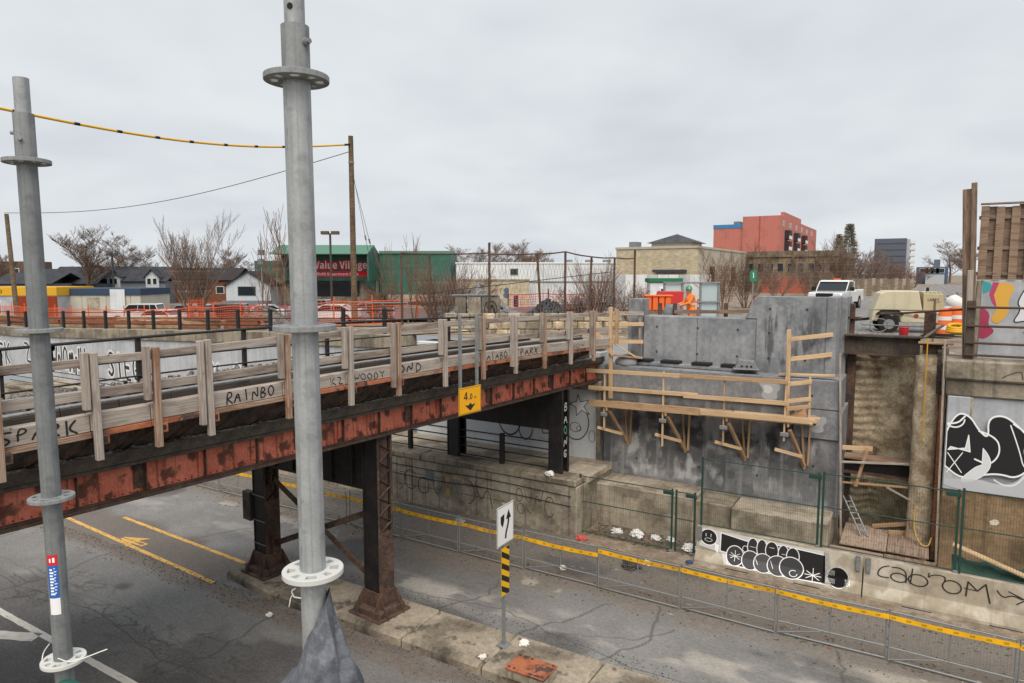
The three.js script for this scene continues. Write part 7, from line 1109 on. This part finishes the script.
{ // pickup truck facing the camera
  const [x, b] = spot(836, 45), t = thing('pickup_truck', 'white pickup truck with an amber roof beacon on the gravel road', 'pickup', [x, gradeY(x) + 0.12, b], Math.PI / 2 - 0.15), paint = new THREE.MeshPhysicalMaterial({ color: 0xd9dbdc, roughness: 0.35, clearcoat: 0.8, clearcoatRoughness: 0.1 }), W = 1.0;
  // local -x is the front; turned so that it faces the camera
  obj('body', prism([[-2.8, 0.45], [-2.85, 0.9], [-2.7, 1.12], [-1.3, 1.2], [0.6, 1.2], [0.62, 1.26], [2.8, 1.26], [2.85, 0.5], [2.3, 0.45], [2.15, 0.75], [1.8, 0.86], [1.45, 0.75], [1.3, 0.45], [-1.35, 0.45], [-1.5, 0.75], [-1.85, 0.86], [-2.2, 0.75], [-2.35, 0.45]], W * 2 - 0.12, -W + 0.06, 0.06), paint, t);
  obj('windows', prism([[-1.35, 1.2], [-0.65, 1.78], [0.4, 1.78], [0.58, 1.2]], W * 2 - 0.26, -W + 0.13, 0.03), M.glass, t); obj('roof', prism([[-0.75, 1.775], [-0.5, 1.88], [0.35, 1.88], [0.45, 1.775]], W * 2 - 0.28, -W + 0.14, 0.02), paint, t); obj('cargo_bed', Lb(0.75, 2.7, 1.0, 1.262, -0.85, 0.85, 0.01), M.rubber, t);
  for (const s of [-1, 1]) { obj('pillar', bar(new THREE.Vector3(-1.35, 1.2, s * (W - 0.1)), new THREE.Vector3(-0.66, 1.8, s * (W - 0.12)), 0.05, 0.08), paint, t); obj('pillar', bar(new THREE.Vector3(0.5, 1.2, s * (W - 0.1)), new THREE.Vector3(0.4, 1.8, s * (W - 0.12)), 0.05, 0.14), paint, t); obj('headlight', Lb(-2.88, -2.7, 0.86, 1.08, s * 0.74 - 0.17, s * 0.74 + 0.17, 0.02), M.trimWhite, t); obj('mirror', Lb(-1.1, -0.9, 1.2, 1.45, s * 1.16 - 0.12, s * 1.16 + 0.12, 0.03), M.rubber, t); for (const xx of [-1.85, 1.8]) wheel(t, xx, s * 0.86, 0.4, 0.26); }
  obj('grille', Lb(-2.9, -2.78, 0.72, 1.08, -0.5, 0.5, 0.02), M.rubber, t); obj('bumper', Lb(-2.98, -2.75, 0.45, 0.7, -0.95, 0.95, 0.05), M.galvDull, t); obj('beacon', Lb(-0.2, 0.1, 1.881, 1.97, -0.2, 0.2, 0.03), M.orange, t);
}
{ // towed air compressor
  const [x, b] = spot(904, 26.5), t = thing('air_compressor', 'beige towed air compressor with a grey wheel behind the excavation', 'compressor', [x, gradeY(x) + 0.13, b], YAW - 0.35), tan = std({ map: T.plaster, color: 0xf0e2c0, roughness: 0.6 });
  obj('lower_body', prism([[-1.2, 0.45], [-1.15, 0.85], [1.2, 0.85], [1.2, 0.4], [-0.2, 0.4], [-0.3, 0.75], [-0.6, 0.88], [-0.9, 0.75], [-1.0, 0.45]], 1.3, -0.65, 0.03), tan, t); obj('hood', prism([[-1.15, 0.86], [-0.95, 1.5], [-0.7, 1.6], [0.35, 1.6], [0.5, 0.86]], 1.3, -0.65, 0.04), tan, t); obj('rear_panel', prism([[0.52, 0.86], [0.5, 1.52], [1.15, 1.5], [1.2, 0.86]], 1.3, -0.65, 0.03), std({ map: T.plaster, color: 0xe2cda2, roughness: 0.6 }), t);
  const g = new THREE.CylinderGeometry(0.34, 0.34, 0.24, 22).toNonIndexed(); g.rotateX(Math.PI / 2); for (const s of [-1, 1]) { const k = g.clone(); k.translate(-0.62, 0.34, s * 0.72); const w = obj('wheel', k, M.rubber, t), h = new THREE.CylinderGeometry(0.19, 0.19, 0.26, 16).toNonIndexed(); h.rotateX(Math.PI / 2); h.translate(-0.62, 0.34, s * 0.72); obj('rim', h, M.galvDull, w); } obj('fender', prism([[-1.05, 0.68], [-0.85, 0.82], [-0.35, 0.82], [-0.15, 0.68], [-0.15, 0.74], [-0.33, 0.89], [-0.87, 0.89], [-1.05, 0.74]], 0.24, 0.62), M.rubber, t);
  obj('drawbar', bar(new THREE.Vector3(-1.1, 0.5, 0), new THREE.Vector3(-2.0, 0.4, 0), 0.1, 0.1), M.rubber, t); obj('jack', rod(new THREE.Vector3(0.95, 0, 0.5), new THREE.Vector3(0.95, 0.45, 0.5), 0.04, 6), M.rubber, t); for (let k = 0; k < 5; k++) obj('roof_louvre', Lb(0.5 + k * 0.13, 0.58 + k * 0.13, 1.53, 1.57, -0.6, 0.6, 0.01), tan, t);
  obj('exhaust', rod(new THREE.Vector3(0.8, 1.5, -0.2), new THREE.Vector3(0.8, 1.72, -0.2), 0.05, 8), M.rubber, t); print('lettering', canvasTex(256, 96, (c) => { c.fillStyle = '#2a2622'; c.font = 'bold 70px sans-serif'; c.fillText('LARRY', 10, 74, 236); }), t, new THREE.Vector3(0.62, 1.18, 0.684), EX, 0.46, 0.2); obj('round_badge', rod(new THREE.Vector3(0.3, 0.66, 0.68), new THREE.Vector3(0.3, 0.66, 0.7), 0.08, 12), std({ color: 0x8a3a2a }), t);
  const h = thing('air_hose', 'pale coiled air hose beside the compressor wheel', 'hose', [t.position.x, t.position.y, -t.position.z], YAW - 0.35); obj('coil', new THREE.TorusGeometry(0.3, 0.018, 6, 30).toNonIndexed().rotateX(0.5).translate(-1.0, 0.3, 1.1), M.cTan, h);
}
// ---------- small things round the site ----------
{
  const bucket = (label, u, d, v, col) => { const [x, b] = spot(u, d), t = thing('bucket', label, 'bucket', [x, gradeY(x) + 0.12, b]); const g = new THREE.LatheGeometry([[0.0, 0], [0.13, 0], [0.16, 0.36], [0.17, 0.36], [0.17, 0.39], [0.0, 0.39]].map(([a, c]) => new THREE.Vector2(a, c)), 18); obj('body', g, std({ color: col, roughness: 0.5 }), t); obj('handle', new THREE.TorusGeometry(0.17, 0.008, 5, 18, Math.PI).toNonIndexed().translate(0, 0.36, 0), M.zinc, t); };
  bucket('red plastic bucket beside the compressor', 905, 24, 0, 0xb02428);
  const drum = (label, u, d) => { const [x, b] = spot(u, d), t = thing('traffic_drum', label, 'traffic drum', [x, gradeY(x) + 0.1, b], 0, 'orange and white traffic drums'); const pr = [[0.28, 0], [0.26, 0.95], [0.1, 1.0], [0, 1.0]]; obj('drum', new THREE.LatheGeometry(pr.map(([a, c]) => new THREE.Vector2(a, c)), 18), M.orange, t); for (const y of [0.28, 0.62]) obj('white_band', new THREE.CylinderGeometry(0.274, 0.277, 0.15, 18, 1, true).toNonIndexed().translate(0, y, 0), M.white, t); obj('rubber_base', new THREE.CylinderGeometry(0.38, 0.4, 0.1, 18).toNonIndexed().translate(0, 0.0, 0), M.rubber, t); };
  drum('orange and white drum left of the board fence post', 944, 25.6); drum('orange and white drum touching the board fence post', 956, 26.4); drum('orange and white drum behind the orange worker', 702, 36);
  const [yx, yb] = spot(957, 24), y = thing('yellow_hose_bundle', 'yellow bundle lying left of the board fence post', 'bundle', [yx, gradeY(yx) + 0.35, yb]); for (let k = 0; k < 3; k++) obj('roll', new THREE.TorusGeometry(0.26 - k * 0.02, 0.06, 8, 24).toNonIndexed().rotateX(Math.PI / 2 + 0.15 * k).translate(0, k * 0.09, 0), M.yellow, y);
  const [wx, wb] = spot(952, 28), w = thing('white_sack', 'white sacks heaped behind the traffic drums', 'sack', [wx, gradeY(wx) + 0.1, wb]); for (const [dx, dy] of [[-0.2, 0.3], [0.3, 0.25], [0.05, 0.75], [0.1, 1.1]]) { const g = new THREE.SphereGeometry(0.36, 16, 12), p = g.attributes.position; for (let i = 0; i < p.count; i++) { const n = vnoise(p.getX(i) * 6 + 9 + dx, p.getY(i) * 6 + p.getZ(i) * 5 + 9, 99, 99, 6); p.setXYZ(i, p.getX(i) * (0.8 + n * 0.4) + dx, p.getY(i) * (0.7 + n * 0.4) + dy, p.getZ(i) * 0.8); } g.computeVertexNormals(); obj('sack', g, M.white, w); }
  // fence line of short posts along the tracks on the right
  const fl = thing('track_fence', 'line of short dark posts with wires along the tracks on the right', 'fence'); let prev = null; for (let k = 0; k < 12; k++) { const b = 28 + k * 6, x = -0.9 + b * 0.088 - 1.2, p = V(x, gradeY(x), b); obj('post', bar(p, p.clone().setY(p.y + 1.5), 0.08, 0.08), M.brown2, fl); if (prev) for (const yy of [0.9, 1.35]) obj('wire', rod(prev.clone().setY(prev.y + yy), p.clone().setY(p.y + yy), 0.012, 3), M.darkPipe, fl); prev = p; }
  const tr = thing('railway_track', 'old railway track running away to the right of the gravel road', 'track'); for (const o of [0, 1.435]) obj('rail', bar(V(0.4 + o + 26 * 0.088, 5.66, 26), V(0.4 + o + 160 * 0.088, 5.66, 160), 0.07, 0.16, 0.01), M.rail, tr); for (let k = 0; k < 60; k++) { const b = 26.5 + k * 0.75, x = 0.4 + b * 0.088; obj('tie', bx(x - 0.55, x + 2.0, 5.46, 5.58, b, b + 0.24, 0.01), M.creosote, tr); }
}
{ // things behind the low back wall
  const at = (u, d) => spot(u, d);
  let [x, b] = at(657, 28); const p = thing('orange_pallet_box', 'orange slatted site box left of the worker', 'box', [x, gradeY(x) + 0.9, b], YAW); for (let k = 0; k < 4; k++) obj('slat', Lb(-0.5 + k * 0.26, -0.28 + k * 0.26, 0, 0.55, -0.3, 0.3, 0.02), M.orange, p); obj('lid', Lb(-0.56, 0.58, 0.552, 0.62, -0.34, 0.34, 0.02), M.orange, p); obj('stand', Lb(-0.5, 0.5, -0.9, -0.002, -0.28, 0.28, 0.02), M.cOld, p);
  [x, b] = at(668, 31); const r = thing('red_skip', 'bright red steel skip behind the orange box', 'skip', [x, gradeY(x) + 0.8, b], YAW); obj('bin', prism([[-0.7, 0], [0.5, 0], [0.6, 0.8], [-0.4, 0.8]], 0.9, -0.45, 0.02), M.redPlastic, r); obj('skid', Lb(-0.6, 0.4, -0.8, -0.03, -0.4, 0.4, 0.02), M.rubber, r);
  [x, b] = at(665, 40); const g = thing('green_roof_hut', 'small site hut with a green roof behind the red skip', 'hut', [x, gradeY(x), b], YAW); obj('wall', Lb(-0.9, 0.9, 0, 1.9, -1, 0, 0.02), M.plaster, g); obj('roof', Lb(-1.0, 1.0, 1.901, 2.15, -1.1, 0.1, 0.03), std({ color: 0x2c6a4c }), g); windowAt(g, 0, 0.9, 0.7, 0.7, 0.0);
  [x, b] = at(662, 46); const wf = thing('white_hoarding', 'white ribbed hoarding behind the site hut', 'hoarding', [x, gradeY(x), b], YAW); for (let k = 0; k < 9; k++) obj('panel', Lb(-3.2 + k * 0.72, -2.5 + k * 0.72, 0, 2.35, -0.06 - (k % 2) * 0.03, 0 - (k % 2) * 0.03, 0.01), k % 3 ? M.plaster : M.paleWall, wf);
  [x, b] = at(690, 34); const cg = thing('steel_cage', 'pale steel cage frame behind the orange worker', 'cage', [x, gradeY(x), b], YAW); for (const xx of [-1.3, -0.4, 0.5, 1.4]) obj('upright', Lb(xx - 0.05, xx + 0.05, 0, 2.0, -0.05, 0.05, 0.01), M.galvDull, cg); for (const yy of [0.1, 1.0, 1.95]) obj('cross_bar', Lb(-1.35, 1.45, yy - 0.04, yy + 0.04, 0.051, 0.1, 0.01), M.galvDull, cg); obj('sheet', Lb(-1.3, -0.4, 0.2, 1.9, -0.04, -0.02, 0.005), std({ color: 0xb8c4c6, roughness: 0.5 }), cg); obj('sheet', Lb(0.5, 1.4, 0.2, 1.9, -0.04, -0.02, 0.005), std({ color: 0xa8b8bc, roughness: 0.5 }), cg);
  [x, b] = at(660, 25); const lum = thing('lumber_stack', 'stack of brown planks left of the worker', 'lumber', [x, gradeY(x) + 0.55, b], YAW); for (let j = 0; j < 4; j++) for (let k = 0; k < 3; k++) obj('plank', Lb(-0.8 + (j % 2) * 0.1, 0.7 + (k % 2) * 0.08, j * 0.085, j * 0.085 + 0.075, -0.3 + k * 0.21, -0.11 + k * 0.21, 0.006), j % 2 ? M.lumber2 : M.lagging, lum); for (const xx of [-0.5, 0.4]) obj('bearer', Lb(xx, xx + 0.12, -0.55, -0.002, -0.3, 0.3, 0.01), M.creosote, lum);
  [x, b] = at(672, 24.4); const mx = thing('grey_mixer', 'grey bucket mixer beside the lumber stack', 'mixer', [x, gradeY(x) + 0.2, b], YAW); obj('drum', new THREE.LatheGeometry([[0, 0.3], [0.22, 0.3], [0.32, 0.6], [0.3, 0.9], [0.2, 1.1], [0.17, 1.1]].map(([a, c]) => new THREE.Vector2(a, c)), 18), M.galvDull, mx); obj('frame', [Lb(-0.3, -0.22, -0.2, 0.7, -0.1, 0.1), Lb(0.22, 0.3, -0.2, 0.7, -0.1, 0.1)], M.rubber, mx);
  const rl = thing('timber_guard', 'dark guard rail on posts behind the low concrete back wall', 'guard rail'); const q = [at(660, 24), at(675, 24), at(726, 24), at(757, 24)]; for (const [px, pb] of q) obj('post', bar(V(px, gradeY(px), pb), V(px, 6.75, pb), 0.12, 0.12), M.rust, rl); obj('rail', bar(V(q[1][0], 6.44, q[1][1] - 0.08), V(q[3][0] + 0.5, 6.48, q[3][1] - 0.08), 0.05, 0.12), M.brown2, rl);
  [x, b] = at(752, 40); const sg = thing('green_sign', 'small green sign on a thin pole behind the low wall', 'sign', [x, gradeY(x), b], YAW); obj('pole', rod(new THREE.Vector3(0, 0, 0), new THREE.Vector3(0, 2.5, 0), 0.04, 8), M.galvDull, sg); obj('plate', Lb(-0.18, 0.18, 1.95, 2.6, 0.045, 0.06, 0.005), std({ color: 0x1d7a5a, roughness: 0.5 }), sg); print('pale_symbol', strokes(64, 128, [{ p: [[40, 20], [50, 20], [50, 70]], w: 9, c: '#dfe8e4', line: 1 }]), sg, new THREE.Vector3(-0.16, 2.0, 0.064), EX, 0.32, 0.55);
  [x, b] = at(757, 23.6); const ld = thing('red_ladder', 'red and white marker frame at the step of the concrete wall', 'frame', [x - 0.1, gradeY(x), b], YAW); for (const xx of [-0.12, 0.16]) obj('leg', bar(new THREE.Vector3(xx, 0, 0), new THREE.Vector3(xx * 0.3 + 0.05, 1.5, 0), 0.04, 0.05), M.redPlastic, ld); for (const yy of [0.4, 0.8, 1.15]) obj('rung', Lb(-0.1, 0.16, yy, yy + 0.05, 0.03, 0.05), yy > 1 ? M.white : M.redPlastic, ld);
  for (const [u, d, h, lab] of [[882, 72, 1.9, 'right']]) { [x, b] = at(u, d); const fw = thing('board_fence', 'grey board fence behind the pickup, on its ' + lab, 'fence', [x, gradeY(x), b], YAW); for (let k = 0; k < 16; k++) obj('board', Lb(-3.2 + k * 0.4, -2.82 + k * 0.4, 0, h + (k % 3) * 0.05, -0.04, 0, 0.006), k % 2 ? M.cOld : M.brown2, fw); }
}
// ---------- worker ----------
{
  const [x, b] = spot(691, 25.6), t = thing('person', 'worker in orange jacket and trousers with a green helmet, turned left', 'person', [x, gradeY(x) + 0.12, b], YAW + 0.15);
  const J = { hip: [0, 0.95, 0], chest: [-0.03, 1.3, 0], neck: [-0.06, 1.5, 0], head: [-0.1, 1.64, 0.0], shL: [-0.03, 1.42, 0.19], shR: [-0.03, 1.42, -0.19], elL: [-0.18, 1.18, 0.25], elR: [-0.16, 1.18, -0.23], haL: [-0.42, 1.1, 0.14], haR: [-0.42, 1.12, -0.12], hpL: [0, 0.9, 0.1], hpR: [0, 0.9, -0.1], knL: [-0.06, 0.5, 0.11], knR: [0.05, 0.5, -0.11], anL: [0.0, 0.1, 0.12], anR: [0.1, 0.1, -0.12], toL: [-0.17, 0.05, 0.13], toR: [-0.06, 0.05, -0.13] };
  const bones = [['hip', 'chest', 0.16, 0.18], ['chest', 'neck', 0.18, 0.07], ['neck', 'head', 0.06, 0.09], ['head', 'head', 0.105, 0.105], ['shL', 'elL', 0.075, 0.06], ['shR', 'elR', 0.075, 0.06], ['chest', 'shL', 0.13, 0.08], ['chest', 'shR', 0.13, 0.08], ['elL', 'haL', 0.058, 0.04], ['elR', 'haR', 0.058, 0.04], ['hip', 'hpL', 0.14, 0.11], ['hip', 'hpR', 0.14, 0.11], ['hpL', 'knL', 0.105, 0.075], ['hpR', 'knR', 0.105, 0.075], ['knL', 'anL', 0.075, 0.055], ['knR', 'anR', 0.075, 0.055], ['anL', 'toL', 0.06, 0.045], ['anR', 'toR', 0.06, 0.045]];
  const hand = (c, s) => { for (let i = 0; i < 4; i++) { const z = c[2] + (i - 1.5) * 0.022 * s; bones.push([[c[0] - 0.05, c[1], z], [c[0] - 0.11 + Math.abs(i - 1.2) * 0.01, c[1] - 0.02, z], 0.011, 0.01]); bones.push([[c[0] - 0.11 + Math.abs(i - 1.2) * 0.01, c[1] - 0.02, z], [c[0] - 0.11, c[1] - 0.06, z], 0.01, 0.008]); } bones.push([[c[0] - 0.02, c[1] + 0.01, c[2] - 0.04 * s], [c[0] - 0.08, c[1] + 0.02, c[2] - 0.055 * s], 0.012, 0.009]); bones.push([c, [c[0] - 0.06, c[1] - 0.005, c[2]], 0.038, 0.034]); }; hand(J.haL, 1); hand(J.haR, -1);
  bones.push([[-0.2, 1.63, 0], [-0.215, 1.615, 0], 0.02, 0.016]); bones.push([[-0.1, 1.63, 0.105], [-0.095, 1.6, 0.107], 0.02, 0.014]); bones.push([[-0.1, 1.63, -0.105], [-0.095, 1.6, -0.107], 0.02, 0.014]); bones.push([[-0.17, 1.56, 0], [-0.12, 1.55, 0], 0.05, 0.05]);
  const res = 110, mc = new MarchingCubes(res, new THREE.MeshBasicMaterial(), true, false, 200000), S = 2.0, c0 = [0, 0.92, 0]; mc.isolation = 0;
  const B = bones.map(([p, q, r1, r2]) => [typeof p === 'string' ? J[p] : p, typeof q === 'string' ? J[q] : q, r1, r2]);
  for (let k = 0; k < res; k++) for (let j = 0; j < res; j++) for (let i = 0; i < res; i++) {
    const P = [c0[0] + (i - res / 2) / (res / 2) * S / 2, c0[1] + (j - res / 2) / (res / 2) * S / 2, c0[2] + (k - res / 2) / (res / 2) * S / 2]; let d = 9;
    if (Math.abs(P[0]) < 0.62 && Math.abs(P[2]) < 0.42) for (const [p, q, r1, r2] of B) { const vx = q[0] - p[0], vy = q[1] - p[1], vz = q[2] - p[2], L = vx * vx + vy * vy + vz * vz, h = L ? clamp(((P[0] - p[0]) * vx + (P[1] - p[1]) * vy + (P[2] - p[2]) * vz) / L) : 0, dd = Math.hypot(P[0] - p[0] - vx * h, P[1] - p[1] - vy * h, P[2] - p[2] - vz * h) - mix(r1, r2, h); const kk = 0.022, e = Math.max(kk - Math.abs(d - dd), 0) / kk; d = Math.min(d, dd) - e * e * kk * 0.25; }
    mc.field[i + j * res + k * res * res] = -d;
  }
  mc.update(); const n = mc.count, pos = new Float32Array(n * 3), nor = new Float32Array(n * 3), col = new Float32Array(n * 3);
  for (let i = 0; i < n; i++) {
    for (let k = 0; k < 3; k++) { pos[i * 3 + k] = mc.positionArray[i * 3 + k] * S / 2 + c0[k]; nor[i * 3 + k] = mc.normalArray[i * 3 + k]; }
    const px = pos[i * 3], py = pos[i * 3 + 1], pz = pos[i * 3 + 2]; let c = [0.78, 0.2, 0.035];
    if (py > 1.51 || (px < -0.4 && py > 1.0 && py < 1.25)) c = [0.46, 0.27, 0.19]; else if (py < 0.13) c = [0.06, 0.05, 0.045];
    else if ((py > 1.12 && py < 1.17 && px > -0.2) || (py > 0.42 && py < 0.47)) c = [0.62, 0.64, 0.5];
    col.set(c, i * 3);
  }
  const g = new THREE.BufferGeometry(); g.setAttribute('position', new THREE.BufferAttribute(pos, 3)); g.setAttribute('normal', new THREE.BufferAttribute(nor, 3)); g.setAttribute('color', new THREE.BufferAttribute(col, 3)); g.setAttribute('uv', new THREE.BufferAttribute(new Float32Array(n * 2), 2));
  const body = new THREE.Mesh(g, std({ vertexColors: true, roughness: 0.85 })); body.name = 'body'; body.castShadow = true; t.add(body);
  const hp = [[0, 0.14], [0.05, 0.135], [0.1, 0.1], [0.128, 0.03], [0.132, 0], [0.16, -0.005]].map(([a, c]) => new THREE.Vector2(a, c)); obj('helmet', new THREE.LatheGeometry(hp.reverse(), 22).translate(-0.1, 1.68, 0), new THREE.MeshPhysicalMaterial({ color: 0x17855a, roughness: 0.35, clearcoat: 0.5, side: THREE.DoubleSide }), t);
  for (const s of [-1, 1]) obj('eye', new THREE.SphereGeometry(0.012, 8, 6).translate(-0.198, 1.655, s * 0.04), M.rubber, t); obj('mouth', Lb(-0.222, -0.21, 1.555, 1.565, -0.025, 0.025, 0.002), std({ color: 0x7a4038 }), t);
}

renderer.render(scene, camera);
